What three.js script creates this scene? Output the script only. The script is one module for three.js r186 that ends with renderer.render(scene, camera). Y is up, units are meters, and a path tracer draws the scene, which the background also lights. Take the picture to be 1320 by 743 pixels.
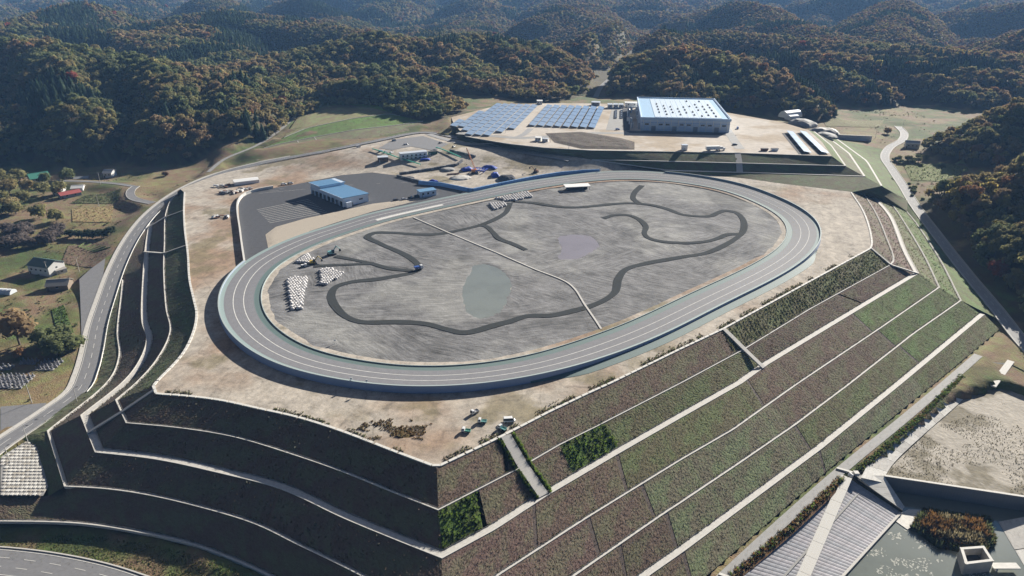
import * as THREE from 'three';
import { Sky } from 'three/addons/objects/Sky.js';
import { mergeGeometries } from 'three/addons/utils/BufferGeometryUtils.js';

// ---------------------------------------------------------------- camera, sky, sun, exposure
const scene = new THREE.Scene();
const camera = new THREE.PerspectiveCamera(44.87, 1024 / 576, 1, 20000);
camera.position.set(0, 145, 0);
camera.rotation.set(THREE.MathUtils.degToRad(-24), 0, 0);
const renderer = new THREE.WebGLRenderer({ antialias: true });
renderer.toneMapping = THREE.LinearToneMapping;
renderer.toneMappingExposure = 2.15;
renderer.shadowMap.enabled = true;
const SUN_AZ = THREE.MathUtils.degToRad(38.5), SUN_EL = THREE.MathUtils.degToRad(22.9);
const sunDir = new THREE.Vector3(Math.sin(SUN_AZ) * Math.cos(SUN_EL), Math.sin(SUN_EL), -Math.cos(SUN_AZ) * Math.cos(SUN_EL));
const sky = new Sky();
sky.name = 'sky';
sky.scale.setScalar(18000);
sky.material.uniforms.sunPosition.value.copy(sunDir);
sky.material.uniforms.turbidity.value = 2.0;
sky.material.uniforms.rayleigh.value = 0.55;
sky.material.uniforms.mieCoefficient.value = 0.003;
sky.userData = { kind: 'structure', label: 'clear pale blue autumn sky over the hills', category: 'sky' };
scene.add(sky);
scene.environmentIntensity = 0.1;
const sun = new THREE.DirectionalLight(new THREE.Color(1.0, 0.93, 0.82), 5.0);
sun.name = 'sun';
sun.position.copy(sunDir).multiplyScalar(1500).add(new THREE.Vector3(0, 0, -400));
sun.target.position.set(0, 0, -400);
sun.castShadow = true;
sun.shadow.mapSize.set(4096, 4096);
Object.assign(sun.shadow.camera, { left: -900, right: 900, top: 900, bottom: -900, near: 10, far: 4000 });
scene.add(sun, sun.target);
scene.fog = new THREE.FogExp2(new THREE.Color(0.3, 0.56, 1.0), 0.00009);

// ---------------------------------------------------------------- surveyed lines of the site, metres [x, y, z]
const D = {
  r0_left: [[-242.2,0.01,-499.5],[-226.4,0.03,-461.5],[-207.1,0,-417.8],[-186.2,0,-373.2],[-169.6,0,-336.2],[-156.4,0,-310.2],[-149.1,0,-295.6],[-143,0,-277.5],[-139.1,0,-256.4],[-139.8,0,-234.9],[-139.7,0,-232]],
  r0_hip: [[-139.7,0,-232],[-135.7,0,-226]],
  r0_front: [[-135.7,0,-226],[-125.5,0,-224.9],[-109.6,0,-221.7],[-93.1,0,-216.1],[-77.4,0,-210.6],[-60.5,0,-202.6],[-39.7,0,-190.9],[-24.3,0,-182.4]],
  r0_right: [[-24.3,0,-182.4],[-3.5,0,-199],[13.3,0,-213.6],[28.6,0,-226],[39.4,0,-234.3],[72.9,0,-261.8],[95.4,0,-279.7],[136.6,0,-316.6],[209.8,0,-381.9]],
  r0_far: [[209.8,0,-381.9],[213.8,0,-388.4],[226.2,0,-417.8],[239,0.3,-455.4],[248.2,1.5,-494.4]],
  r1_left: [[-253.1,-5,-515.7],[-253,-5,-502.4],[-241.3,-5,-465],[-214.2,-5,-403.2],[-195.9,-5,-362.1],[-171.8,-5,-311.9],[-158.7,-5,-287],[-152.8,-5,-260.5],[-152.5,-5,-241.8],[-154.2,-5,-229.9]],
  r1_hip: [[-154.2,-5,-229.9],[-142.2,-5,-214.4]],
  r1_front: [[-142.2,-5,-214.4],[-120.4,-5,-211.1],[-99.6,-5,-205.9],[-73.6,-5,-194.9],[-56.6,-5,-186.7],[-37.8,-5,-176.4],[-22.7,-5,-168.3]],
  r1_right: [[-22.7,-5,-168.3],[3.4,-5,-189.1],[17.1,-5,-201.4],[32.1,-5,-213],[69,-5,-242.4],[102.6,-5,-270.1],[148.7,-5,-311.9],[214.8,-5,-367.8]],
  r1_far: [[214.8,-5,-367.8],[221,-5,-374.9],[237.3,-5,-417.2],[253.7,-5,-465],[266.6,-5,-510.5]],
  r2_left: [[-256.3,-10,-471.6],[-233.2,-10,-416.6],[-207.4,-10,-359.4],[-182.6,-10,-307.3],[-171.4,-10,-288.8],[-164.8,-10,-267.2],[-163.4,-10,-251.1],[-167.2,-10,-226.7]],
  r2_hip: [[-167.2,-10,-226.7],[-148.9,-10,-203.6]],
  r2_front: [[-148.9,-10,-203.6],[-125.4,-10,-199.6],[-99.9,-10,-192.1],[-77.1,-10,-184.2],[-53.5,-10,-170.7],[-35.8,-10,-161.5],[-20.4,-10,-153.8]],
  r2_right: [[-20.4,-10,-153.8],[-4.8,-10,-165.7],[11.9,-10,-181.1],[37.8,-10,-202.7],[65.4,-10,-225.2],[96.1,-10,-249.9],[111.9,-10,-265.2],[176.7,-10,-320.4],[233.1,-10,-368.3]],
  r2_far: [[233.1,-10,-368.3],[244.3,-10,-402.9],[270.6,-10,-475.1],[280.6,-10,-519.1]],
  r3_left: [[-225.8,-15,-371],[-215.6,-15,-349.4],[-195.4,-15,-306.2],[-181.5,-15,-280.7],[-175.4,-15,-259.2],[-179.6,-15,-223.6]],
  r3_hip: [[-179.6,-15,-223.6],[-154,-15,-191.3]],
  r3_front: [[-154,-15,-191.3],[-139.8,-15,-190.1],[-125.2,-15,-187.4],[-105.3,-15,-181.7],[-82.7,-15,-173.4],[-66.3,-15,-164.4],[-51.5,-15,-156.3],[-35.4,-15,-146.8],[-19.4,-15,-136.8]],
  r3_right: [[-19.4,-15,-136.8],[-3.9,-15,-152.2],[24.3,-15,-175.9],[61.9,-15,-206.1],[86.2,-15,-224.6],[123.6,-15,-257.9],[186.7,-15,-312],[241.6,-15,-359.9]],
  r3_far: [[241.6,-15,-359.9],[259.2,-15,-407.8],[284,-15,-485],[292.9,-15,-515.2]],
  r4_front: [[-245.9,-20,-178.9],[-195.5,-20,-179.9],[-169.8,-20,-179.9],[-143.4,-20,-178.9],[-120.1,-20,-174.6],[-101,-20,-169.2],[-86.4,-20,-163.1],[-75,-20,-157.6],[-53.2,-20,-145.1],[-33.6,-20,-133.6],[-18.8,-20,-124]],
  r4_right: [[-18.8,-20,-124],[19.2,-20,-157],[51.4,-20,-183.6],[58.7,-20,-189.3],[84.2,-20,-209.8],[114.8,-20,-234.8],[149.9,-20,-265.3],[204.5,-20,-314],[251.1,-20,-353]],
  r4_far: [[251.1,-20,-353],[274.2,-20,-415.1],[298.9,-20,-492.8],[304.8,-20,-515.3]],
  r5_right: [[-17.7,-25,-109.6],[42.7,-25,-161.7],[55.2,-25,-171.3],[86.5,-25,-196.6],[122.4,-25,-225.7],[177.9,-25,-273.4],[260.8,-25,-345.6]],
  r6_right: [[-16.7,-29,-98],[8,-29,-120.2],[64.5,-29,-167.1],[127.5,-29,-221.7],[201,-29,-282.5],[240.7,-29,-315.7],[264.2,-29,-335.7]],
  road_edge: [[-252.1,-4.5,-515],[-254.4,-7.5,-485.4],[-250.5,-11,-444.7],[-240.3,-12.7,-409.9],[-232.5,-14.3,-384.5],[-222,-15.9,-351.4],[-212.4,-16.4,-329],[-201.1,-16.8,-303.8],[-188.7,-17,-279.2],[-181.7,-17,-262.4]],
  road_left: [[-196.5,-16.4,-186.3],[-194.4,-16.4,-201.7],[-193.1,-16.5,-216.3],[-188.2,-16.7,-237.1],[-185.8,-16.9,-254.7],[-190.8,-17,-271],[-198,-16.9,-288.5],[-210.3,-16.6,-316],[-222.1,-15.7,-346.8],[-236.9,-13.6,-388.9],[-249.2,-10.9,-433.6],[-255.5,-8.2,-473.1],[-254.4,-5.3,-505.4],[-248.6,-3,-531.4],[-237.3,-1.4,-558.3],[-212.6,1.5,-580.5],[-188.1,4,-592.1],[-157.3,7.3,-603.8],[-125.7,9.7,-627.6],[-84.9,10,-667.1],[-53.7,10,-645.9],[-13.5,10,-605.6]],
  road_bottom: [[-181.2,-23,-166.4],[-160.5,-23,-164.8],[-144.4,-23,-162.3],[-127.8,-23,-158.3],[-110.7,-23,-152.5]],
  road_right: [[248.5,-31,-243.8],[262.1,-29.5,-299.3],[266.8,-28.6,-323.4],[275.1,-26.8,-357.2],[285.7,-24.2,-405.8],[299.4,-21.2,-462.3],[315.7,-18.2,-525.5],[329.8,-16.5,-570.3],[346.7,-14.8,-626],[360.1,-13.8,-666.8],[385,-13,-707],[412,-12.3,-737],[432.2,-12,-771.6],[445.3,-12,-811]],
  track: [[-129.8,0.7,-303.9],[-133.5,0.7,-314.4],[-136.6,0.7,-328.7],[-137.6,0.7,-340.7],[-137.3,0.7,-354.3],[-134.7,0.7,-364],[-129.8,0.7,-377.1],[-124.1,0.7,-388.9],[-116,0.7,-402.5],[-102.9,0.7,-418.7],[-89.7,0.71,-434.9],[-52.1,1.2,-464.8],[-16.8,2,-488.7],[11.6,2.6,-507],[47.7,3.1,-523.7],[82.9,3.4,-533.1],[108.5,3.3,-531],[131.1,3.1,-523.7],[162.3,2.4,-501.4],[177.4,1.5,-474],[183.6,0.99,-454.8],[185.3,0.75,-440.2],[183.6,0.7,-423.1],[179.3,0.7,-408.3],[173.1,0.7,-394.4],[162.1,0.7,-377],[148.2,0.7,-360.9],[129.4,0.7,-342.4],[95,0.7,-312.2],[56.9,0.7,-278.3],[31.9,0.7,-260.4],[12.3,0.7,-248.5],[-4.1,0.7,-242.3],[-19.4,0.7,-238.8],[-33.7,0.7,-237.8],[-45,0.7,-238.3],[-52.9,0.7,-239.8],[-62.7,0.7,-242.3],[-73.4,0.7,-245.9],[-85.3,0.7,-251.1],[-97.4,0.7,-259.3],[-110.4,0.7,-272.1],[-116.5,0.7,-279.5],[-123.9,0.7,-291.3]],
  trail_loop: [[-1.6,0.68,-470.2],[-5.2,0.15,-447.3],[-16.5,0,-428.4],[-34,0,-413.3],[-49.2,0,-406.1],[-73.5,0,-409],[-85.1,0,-409],[-88.5,0,-401.9],[-78.4,0,-389.7],[-62.2,0,-373.2],[-52.9,0,-359],[-50.5,0,-350],[-54,0,-344.6],[-69.3,0,-337.2],[-83.2,0,-333.1],[-89.9,0,-327.1],[-90.4,0,-317.6],[-86.5,0,-305.8],[-78.4,0,-293.1],[-70.7,0,-287.5],[-64.1,0,-286.3],[-52.4,0,-286.7],[-40.1,0,-285.1],[-29,0,-279.7],[-21.8,0,-276.7],[-16.7,0,-278.2],[-10.6,0,-282],[-1.8,0,-286.7],[7.3,0,-292.7],[18.2,0,-293.5],[28.3,0,-298.1],[37.3,0,-303.2],[45.8,0,-311.1],[51.6,0,-320.4],[55.9,0,-337.2],[61.9,0,-350],[74.4,0,-359],[96.1,0,-367.8],[108.9,0,-373.2],[123.1,0,-384.5],[138.7,0,-403.3],[147.3,0,-420.7],[151.4,0.03,-437.8],[150,0.2,-450.5],[144.6,0.26,-453.8],[138.1,0.17,-448.9],[130.2,0.08,-442.6],[113.9,0.12,-445.7],[105.9,0.33,-457],[97.8,0.54,-465.2],[88.2,0.63,-468.5],[74.1,0.63,-468.5],[57.3,0.5,-463.5],[41.5,0.41,-460.3],[28.4,0.5,-463.5],[15.2,0.68,-470.2],[0,0.78,-473.5]],
  trail_b1: [[89.5,0.59,-466.9],[86.5,0.95,-478.6],[89.3,1.4,-492.6],[97.9,2,-510.2]],
  trail_b2: [[60.2,0.03,-437.8],[68.7,0.1,-444.1],[77.4,0.1,-444.1],[82.9,0.02,-436.2],[85,0,-422.3],[81.9,0,-407.6],[83.8,0,-399.2],[90.7,0,-393.7],[101.7,0,-391.1],[116.3,0,-393.7],[126.1,0,-400.5],[132.8,0,-406.1],[140.2,0,-406.9]],
  trail_b3: [[-22.3,0,-423.8],[-17.3,0,-422.3],[-12.1,0,-410.4],[-8,0,-399.2],[0,0,-389.7],[8.1,0,-379.4]],
  trail_b4: [[-100.5,0,-369.6],[-83,0,-361.3],[-77.3,0,-358.4],[-66.2,0,-351.1],[-53.6,0,-347.8]],
  trail_b5: [[-108.5,0,-354.4],[-91.1,0,-356.7],[-76.5,0,-359]],
  drain: [[-65,0.04,-439.4],[-40,0,-410.4],[-15,0,-381.9],[12.6,0,-350],[29.3,0,-331.1],[35.5,0,-304.1],[40.2,0,-279.7]],
  puddle1: [[-15,0,-359],[-5.5,0,-350],[-0.8,0,-336.2],[-2.7,0,-313],[-7.3,0,-295.6],[-13.3,0,-290.7],[-19.2,0,-293.1],[-22.4,0,-304.1],[-24.7,0,-322.3],[-23.5,0,-342.4],[-20,0,-355.6]],
  puddle2: [[29.9,0,-403.3],[47.6,0,-404.7],[52.1,0,-389.7],[48.2,0,-379.4],[34.9,0,-364.8],[26.3,0,-367.2],[29.5,0,-381.9]],
  wedge: [[-151.9,0,-406.1],[-150.2,0,-420.7],[-136.1,0.03,-437.8],[-97.3,0.63,-468.5],[-75.8,0.89,-476.9],[-55.8,1.2,-485.6],[-75.6,0.61,-467.7],[-94.4,0.23,-452.1],[-111.1,0.01,-433.1],[-126.1,0,-413.3],[-135.3,0,-395.1],[-141.5,0,-379.4]],
  pit: [[-167.2,0,-406.1],[-192,0.27,-471.5],[-194.1,0.46,-489.9],[-188.2,0.71,-501.2],[-163.1,1.5,-516.3],[-134.4,2.6,-538.5],[-111.1,3,-545],[-92.7,2.8,-537.7],[-63.1,2.2,-517],[-35.8,1.5,-496.2],[-41.5,1,-480.4],[-54.2,0.68,-470.2],[-91.8,0.03,-437.8],[-122,0,-397.8],[-137,0,-370.8],[-139.2,0,-351.1],[-145.5,0,-353.3]],
  pitwall: [[-145.9,0,-353.3],[-167.2,0,-406.1],[-192,0.27,-471.5],[-193.8,0.46,-489],[-187.9,0.7,-500.2],[-178.4,0.98,-506.5]],
  barrier: [[-70.4,2.1,-514],[-52.9,2,-509.2],[-29.5,1.5,-494.4],[-11.6,1.9,-507.3],[18,2.5,-527.1],[37.8,2.8,-537.7],[55.3,3,-542.6],[69.6,3.3,-543.9]],
  t0: [[-56.4,15,-683.1],[-41.6,15,-625.3],[-13.4,15,-602.8],[0,15,-593.6],[27.2,15,-580.2],[65.7,15,-570.2],[126.7,15,-566],[188.3,15,-560.5],[254.7,15,-549.8]],
  t0far: [[254.7,15,-549.8],[268.2,15,-602.8],[276.4,15,-653],[266,15,-691],[239.6,15,-728.8],[219,15,-756.2]],
  t1: [[-49.4,10,-635.8],[-41.8,10,-625.9],[-13.6,10,-611.7],[0,10,-602.5],[27.5,9.9,-583.8],[65,9.5,-560.9],[124.6,10,-553.6],[184.9,10,-547.2],[261.3,10,-538.5]],
  t2: [[-49.4,10,-635.8],[-41.8,10,-625.9],[-13.6,10,-611.7],[0,10,-602.5],[27.5,9.9,-583.8],[65,9.5,-560.9],[123.2,5,-544.7],[182.7,5,-537.5],[271.6,5,-525.8]],
  t3: [[-49.4,10,-635.8],[-41.8,10,-625.9],[-13.6,10,-611.7],[0,10,-602.5],[27.5,9.9,-583.8],[65,9.5,-560.9],[124.3,3,-548.8],[180.4,2.6,-529.1],[205.6,2.2,-515],[248.6,1.5,-495.3]],
  t1far: [[261.3,10,-538.5],[280.3,10,-610.2],[289.3,10,-670.7]],
  t2far: [[271.6,5,-525.8],[293.4,5,-602.2],[305.4,4,-678.2]],
  t3far: [[281.2,0,-516.3],[306.5,0,-594.7],[318.6,0,-682.9]],
  solarA2: [[-57.5,16,-677.8],[-13,16,-795],[28.9,16,-779.6],[3.6,16,-655.2],[-11.9,16,-634],[-35.6,16,-617.2]],
  solarB: [[17.6,16,-666.3],[41,16,-784.6],[99.1,16,-777.1],[79.6,16,-655.2]],
  ware: [[119.8,15,-653],[199,15,-642.4]],
  bagA: [[-118.3,0,-337.2],[-108.2,0,-339.3],[-100.6,0,-299.8],[-104.8,0,-298.9],[-111.7,0,-317.6]],
  bagB: [[-104.1,0,-348.9],[-99.6,0,-351.1],[-89.2,0,-342.4],[-92.3,0,-334.1],[-95.9,0,-329.1],[-98.9,0,-330.1]],
  bagC: [[-121.2,0,-359],[-117.8,0,-373.2],[-111.3,0,-363.6],[-111.5,0,-357.8]],
  bagD: [[-11.2,0,-485.6],[11.5,0,-501.6],[15.2,0,-489.5],[2.8,0,-479.9],[-5.5,0,-479.9]],
  bagE: [[-15.8,0,-472.4],[-4.4,0,-476.1],[-2.7,0,-468.7],[-11.7,0,-459.8]],
  o_kei1: [[-14.6,0,-212.6],[-12.5,0,-214.6]],
  o_kei2: [[-12.1,0,-206.8],[-8.3,0,-207.8]],
  o_kei3: [[-16.7,0,-200.8],[-15.2,0,-202.6]],
  o_kei4: [[-4.1,0,-204.5],[-2.7,0,-202.6]],
  o_shed_brown: [[-110.5,6,-567.3],[-101.1,6.3,-568.8]],
  o_office: [[-89.4,6.8,-571.9],[-70.9,8.2,-580]],
  o_container: [[-71.2,9.4,-589]],
  o_crane: [[-29.6,3,-544.1]],
  o_tarp1: [[-33.6,3.4,-549.6]],
  o_tarp2: [[-16.4,4.5,-557.9]],
  o_tarp3: [[-12.1,2.7,-533.4]],
  o_tarp4: [[-72.2,7.1,-573.5]],
  o_gfence1: [[-119.5,9.7,-593.7],[-95.4,7.1,-573.5],[-74.5,4.7,-559.5]],
  o_gfence2: [[-65.5,10,-598.1],[-42.5,7.1,-573.5]],
  o_lowwall1: [[-88.8,2.8,-539.9],[-44.3,5,-561.1],[-41,6.3,-568.8]],
  o_lowwall2: [[-89.6,2.7,-533.4],[-63.2,2.1,-513.1]],
  o_lowwall3: [[-52.9,9.6,-591.1],[-30.4,7.7,-576.7]],
  o_tip: [[18.5,3,-544]],
  o_whitebox: [[14.1,10,-635.8]],
  o_canopy: [[39.9,1.6,-498.1],[55.1,1.9,-507.3],[57,1.6,-498.1]],
  o_bluetruck: [[-50.5,0,-350]],
  o_greentruck: [[-103.1,0,-373.2]],
  o_digger: [[-106.2,0,-359]],
  o_tent: [[-213,0.45,-530.2],[-208.1,0.6,-538.8],[-196.1,0.73,-515.9],[-202.3,0.54,-510.1]],
  o_heap1: [[-209.9,0.3,-494.5]],
  o_heap2: [[-222.2,0.23,-517.6]],
  o_wheels: [[-192,0.02,-441.1]],
  o_cars_pit: [[-174.3,1.2,-516.2],[-169.5,1.4,-517.9]],
  o_cars_track: [[-82.1,0.84,-475.2],[-78,0.89,-476.9],[-73.5,1,-480.4],[-70.4,1.1,-482.1]],
  o_yardcars: [[-106.4,10,-629.2],[-134.3,9.2,-607.6],[-93.6,10,-613.3],[-63.5,10,-619.5],[-50.6,10,-604],[-63.8,10,-622.7]],
  o_poles: [[33.8,10,-619.5],[47.1,10,-575.1],[83.3,3.4,-544.7],[60.6,10,-642.5]],
  o_floodpole: [[48.4,10,-575.1]],
  o_bush: [[-32.6,0,-203.1]],
  o_lamps: [[-77,0,-291.5]],
  o_post1: [[-63.7,0,-252.5]],
  o_post2: [[-41,0,-232.6]],
  o_post3: [[-73.9,0,-238.9]],
  o_post4: [[-77,0,-242.5]],
  o_sign: [[-131.6,0,-401.9]],
  o_sign2: [[-127.2,0,-353.3]],
  o_house1: [[-286.1,-15.5,-381.4],[-271.1,-15.5,-376.7],[-265.5,-15.5,-385]],
  o_barn1: [[-262.3,-16.8,-358.6],[-255.7,-16.8,-356.5],[-251.3,-16.8,-360.7]],
  o_vinyl: [[-289.5,-16.8,-357.5],[-281.5,-16.8,-358.6],[-280.1,-16.8,-364]],
  o_house2: [[-396.7,-10,-561.3],[-386.5,-10,-570.9]],
  o_redbarn: [[-345.5,-10.5,-516.7],[-335.9,-10.5,-527.1]],
  o_white1: [[-358.3,-10.5,-527.1],[-351.7,-10.5,-527.1]],
  o_white2: [[-348.3,-10.3,-535],[-340.4,-10.3,-537.2]],
  o_shed1: [[-363.2,-9,-564.8],[-353,-9,-567.2]],
  o_shed2: [[-342.9,-8.5,-572.8],[-335.8,-8.5,-572.8]],
  o_roundtree: [[-241.6,-17.3,-300.8]],
  o_shrubs: [[-220.3,-17.4,-289.4],[-211.1,-17.4,-289.4],[-230.5,-17.4,-297]],
  o_hedge: [[-295.8,-12,-441.3],[-289.7,-12,-439.8],[-284.5,-12,-439.8],[-279.4,-12,-439.8],[-274.2,-12,-439.8],[-268.8,-12,-441.3]],
  o_greytrees: [[-326.3,-13,-420.4],[-317.8,-13,-420.4],[-309.7,-13,-421.8],[-304.3,-13,-427.6],[-304.4,-13,-438],[-341.5,-13,-447.2],[-330.4,-13,-450.4]],
  o_olive: [[-359.3,-11,-483.6],[-336.9,-11,-474.6],[-320.6,-11,-467.7],[-383.1,-11,-502.4],[-369.4,-11,-508.3],[-409.1,-11,-555.5],[-426.6,-11,-567.3]],
  o_redtree: [[-306.3,-7,-577.1]],
  o_graves: [[-228.4,-17.3,-272.8],[-224.2,-17.3,-278.3],[-212.5,-17.3,-268.1],[-210,-17.3,-278.3],[-205.3,-17.3,-264.8],[-218.2,-17.3,-258.5],[-206.2,-17.3,-255.4]],
  o_yfield: [[-325.2,-11.5,-494.4],[-298.3,-11.5,-502],[-281.9,-11.5,-467.5],[-308.2,-11.5,-465.8]],
  o_gardens: [[-333.8,-10.8,-507.6],[-331.2,-10.8,-523.9],[-306.6,-10.8,-532.4],[-298.7,-10.8,-507.6]],
  o_plough: [[-276.7,-14.5,-397.4],[-287.6,-14.5,-424.4],[-265.6,-14.5,-430.2],[-249.8,-14.5,-407.8],[-251.9,-14.5,-388.6]],
  o_rows: [[-279.8,-13.5,-421.7],[-279.7,-13.5,-430.4],[-261.9,-13.5,-427.5],[-255.4,-13.5,-416.1],[-265.3,-13.5,-413.4]],
  o_greenveg: [[-245.4,-17,-334.9],[-241.6,-17,-339.7],[-218.2,-17,-308.3],[-223.5,-17,-304.2]],
  o_pullout: [[-250,-16.2,-370.3],[-250.9,-16.2,-384.3],[-250,-16.2,-399.1],[-230.9,-16.2,-358.3],[-206.1,-16.2,-298.7],[-196.2,-16.2,-276.5]],
  o_sideroad: [[-265.1,-7,-495.2],[-284.7,-7,-507.1],[-296.4,-7,-525.8],[-298.6,-7,-539]],
  o_sideroad2: [[-297.7,-6.5,-537.2],[-317.7,-6.5,-546.3],[-346.5,-6.5,-553.3],[-373.2,-6.5,-555.6]],
  o_pavestone: [[-189.2,-17.2,-210.3],[-184.7,-17.2,-223.6],[-161.6,-17.2,-193.9],[-160.5,-17.2,-189.2],[-175.1,-17.2,-189.2]],
  o_lot: [[-211.1,-16.9,-243],[-193.6,-16.9,-245.8],[-191.4,-16.9,-232],[-198.5,-16.9,-224.2]],
  o_signal: [[-184.8,-16.9,-218.3],[-182.8,-16.9,-206.7],[-178.8,-16.9,-248.2],[-192.3,-16.9,-245.8]],
  o_upoles: [[-274.5,-16,-379],[-261.2,-16,-386.2],[-310.3,-16,-518.5],[-374.5,-16,-573.3]],
  o_lowgrass: [[-167.3,-21.5,-175.5],[-141.5,-21.5,-174.8],[-119.2,-21.5,-170.4],[-98.7,-21.5,-163],[-87.1,-21.5,-157.8],[-117.8,-21.5,-153.4],[-161.6,-21.5,-167.1]],
  o_toepath: [[64.6,-29,-162.7],[91.1,-29,-186.4],[129.8,-29,-219.8],[165.9,-29,-249.3],[207.3,-29,-283.9],[235.3,-29,-307.7]],
  o_weeds1: [[70.4,-29.2,-165.7],[96.8,-29.2,-187.3],[125.2,-29.2,-212.7]],
  o_weeds2: [[134.7,-29.2,-218.7],[155.9,-29.2,-236],[179.1,-29.2,-255.4],[215.1,-29.2,-287.8]],
  o_chan: [[136.3,-31,-214.9],[147.8,-31,-228.2],[173,-31,-249.3],[200,-31,-270.4],[231.2,-31,-298.1]],
  o_lining_top: [[73,-29.5,-166],[121.1,-29.5,-211.3],[130.9,-29.5,-215.3]],
  o_lining_bot: [[107.2,-37,-170.5],[144.9,-37,-203.3]],
  o_walk: [[128.6,-29.4,-215.7]],
  o_walkb: [[97.4,-37,-171.5]],
  o_sed: [[145.9,-32,-218.9],[169.6,-32,-242.4],[221,-32,-290.3],[242.1,-32,-299.8],[236.4,-32,-268.7],[194,-32,-206.4]],
  o_wall_top: [[144.2,-31.5,-217.3],[190.3,-31.5,-205.4],[209.9,-31.5,-200.8]],
  o_wall_bot: [[147,-37,-205.8],[177.2,-37,-200.5]],
  o_reeds: [[144.7,-37,-195.7],[153.9,-37,-205],[175.7,-37,-200.5],[170.8,-37,-188.1],[162,-37,-182.7],[149,-37,-185.9]],
  o_tower: [[149.5,-38,-172.4],[161.6,-38,-174.4]],
  o_towertop: [[153.3,-33,-181.1],[161.1,-33,-181.8],[160.3,-33,-175.9],[151,-33,-174.6]],
  o_slab2: [[232.3,-31,-298.1],[245.9,-31,-294.4],[231.5,-31,-267.2]],
  o_gate: [[227.5,-31,-280.3],[250.1,-31,-301.8]],
  o_fieldR: [[362.2,-15,-635.3],[416,-15,-635.3],[411.4,-15,-615.6],[364.6,-15,-581.8],[345.3,-15,-589.3]],
  o_fieldR2: [[364.9,-11,-829.2],[445,-11,-843.8],[419.8,-11,-801.3],[356.1,-11,-796.8]],
  o_fieldR3: [[393.6,-11,-924.8],[418.8,-11,-924.8],[385.5,-11,-879.9],[366.9,-11,-869.3]],
  o_houseR: [[397.1,-14,-700.9],[405.5,-14,-697.4]],
  o_treeR: [[366.6,-14.5,-654.1],[372.2,-14.5,-648.1],[378.6,-14.5,-642.1],[391.6,-14.5,-654.1]],
  o_tanks: [[313.7,-8,-790.3],[319.1,-8,-781.5]],
  o_poleR: [[446.9,-12,-801.9],[387.7,-12,-739.4]],
  o_rubble: [[312.8,-4,-740.3],[311.8,-4,-701.7],[313.4,-4,-660.1]],
  o_bigtreeR: [[421.3,-12,-793]],
  o_valleyroad: [[107.3,5,-916.7],[124.8,5,-1006.9],[156.6,5,-1124.5],[187.9,5,-1259.6],[260.8,5,-1523.5],[348.3,5,-1843.8],[387.2,5,-1945.2]],
  o_w_cars: [[104.4,15,-715.8],[106.8,15,-733.2],[109.3,15,-751.5],[109.9,15,-715.8],[112.4,15,-733.2],[115,15,-751.5],[98.6,15,-656.6]],
  o_w_tanks: [[123.1,15,-724.4],[119.9,15,-699.1],[118.8,15,-683.1],[117.2,15,-664],[128.2,15,-746.9]],
  o_w_park: [[87.3,15,-653],[111.3,15,-785.6],[121.6,15,-785.6],[103.2,15,-653]],
  o_w_dark: [[103.2,15,-653],[119.4,15,-770.7],[127.8,15,-770.7],[109.7,15,-653]],
  o_w_white: [[110.1,15,-795.9],[115.3,15,-795.9],[120.5,15,-795.9],[135.9,15,-822.7]],
  o_t_trailer: [[156.2,15,-570.2],[165,15,-567.4],[171.6,15,-573],[180.6,15,-573]],
  o_t_misc: [[191.8,15,-593.6],[207.2,15,-570.2],[215.5,15,-570.2],[213.6,15,-660.3],[132.5,15,-578.8],[138.9,15,-578.8],[22.1,15,-622],[27.2,15,-833.9]],
  o_solC1: [[246.1,15,-638.9],[257.2,15,-645.9],[239.9,15,-559.2],[230.7,15,-556.4]],
  o_solC2: [[258.9,15,-638.9],[267.9,15,-645.9],[251.9,15,-556.4],[245.7,15,-556.4]],
  o_t_road: [[202.2,15,-664],[187.8,15,-575.9]],
  o_t_dirt: [[30.4,15,-638.9],[64.3,15,-645.9],[96.1,15,-618.7],[106,15,-602.8],[101.2,15,-573],[57.9,15,-575.9],[36.7,15,-599.7]],
  o_solroad: [[8.5,15,-638.9],[18.1,15,-683.1]],
  o_t_cover: [[225.5,15,-724.4],[234.2,15,-737.7],[228.2,15,-742.3]],
  o_bsol: [[27.2,15,-833.9],[70.6,15,-790.7],[65.1,15,-785.6],[93.3,15,-817.2],[100.3,15,-801.1]],
  seams: [[0.08,0.09,0.495,0.508],[0.044,0.106,0.12,0.179,0.254,0.515,0.526,0.809],[0.106,0.227,0.466,0.758],[0.171,0.247,0.48,0.769],[0.197,0.262,0.488,0.773],[0.262,0.492,0.735]],
  seamsF: [[0.56],[0.537],[0.502]],
  paveline: [[-255.6,-17.8,-189.9],[-202.4,-17.8,-189.9],[-175.5,-17.8,-189.5],[-159.2,-17.8,-189.9],[-156,-17,-193.7]],
  paveside: [[-183.7,-16.8,-224.6],[-179.9,-17,-217],[-171.6,-17.2,-205.8],[-159.2,-17.8,-189.9]],
  ramp1: [[-2.1,0,-199.5],[3.6,-5,-189.9],[10.4,-10,-180.8]],
  ramp2: [[95.7,0,-279.7],[102.7,-5,-269.4],[109.4,-10,-262.5]],
  ramp3: [[210.3,0,-381.9],[216.3,-5,-369],[232.6,-10,-368.3]],
  access: [[-78.9,10,-659.9],[-60,10,-635.8],[-41.2,10,-616.4],[-13.4,10,-599.5],[19.5,9.1,-580.4],[47.4,8.6,-562.2]],
  access2: [[-42.5,10.1,-615.9],[-28.5,11.5,-609.5],[-10.1,14,-607.4],[8.4,15,-628.6],[17.5,15,-660.3]],
  yardlot: [[-115.5,10,-601.2],[-107.4,10,-635.8],[-83,10,-651.1],[-56.3,10,-616.4],[-66.1,9.6,-591.1],[-88,10,-607.1],[-102.8,9.8,-593.2]],
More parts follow.
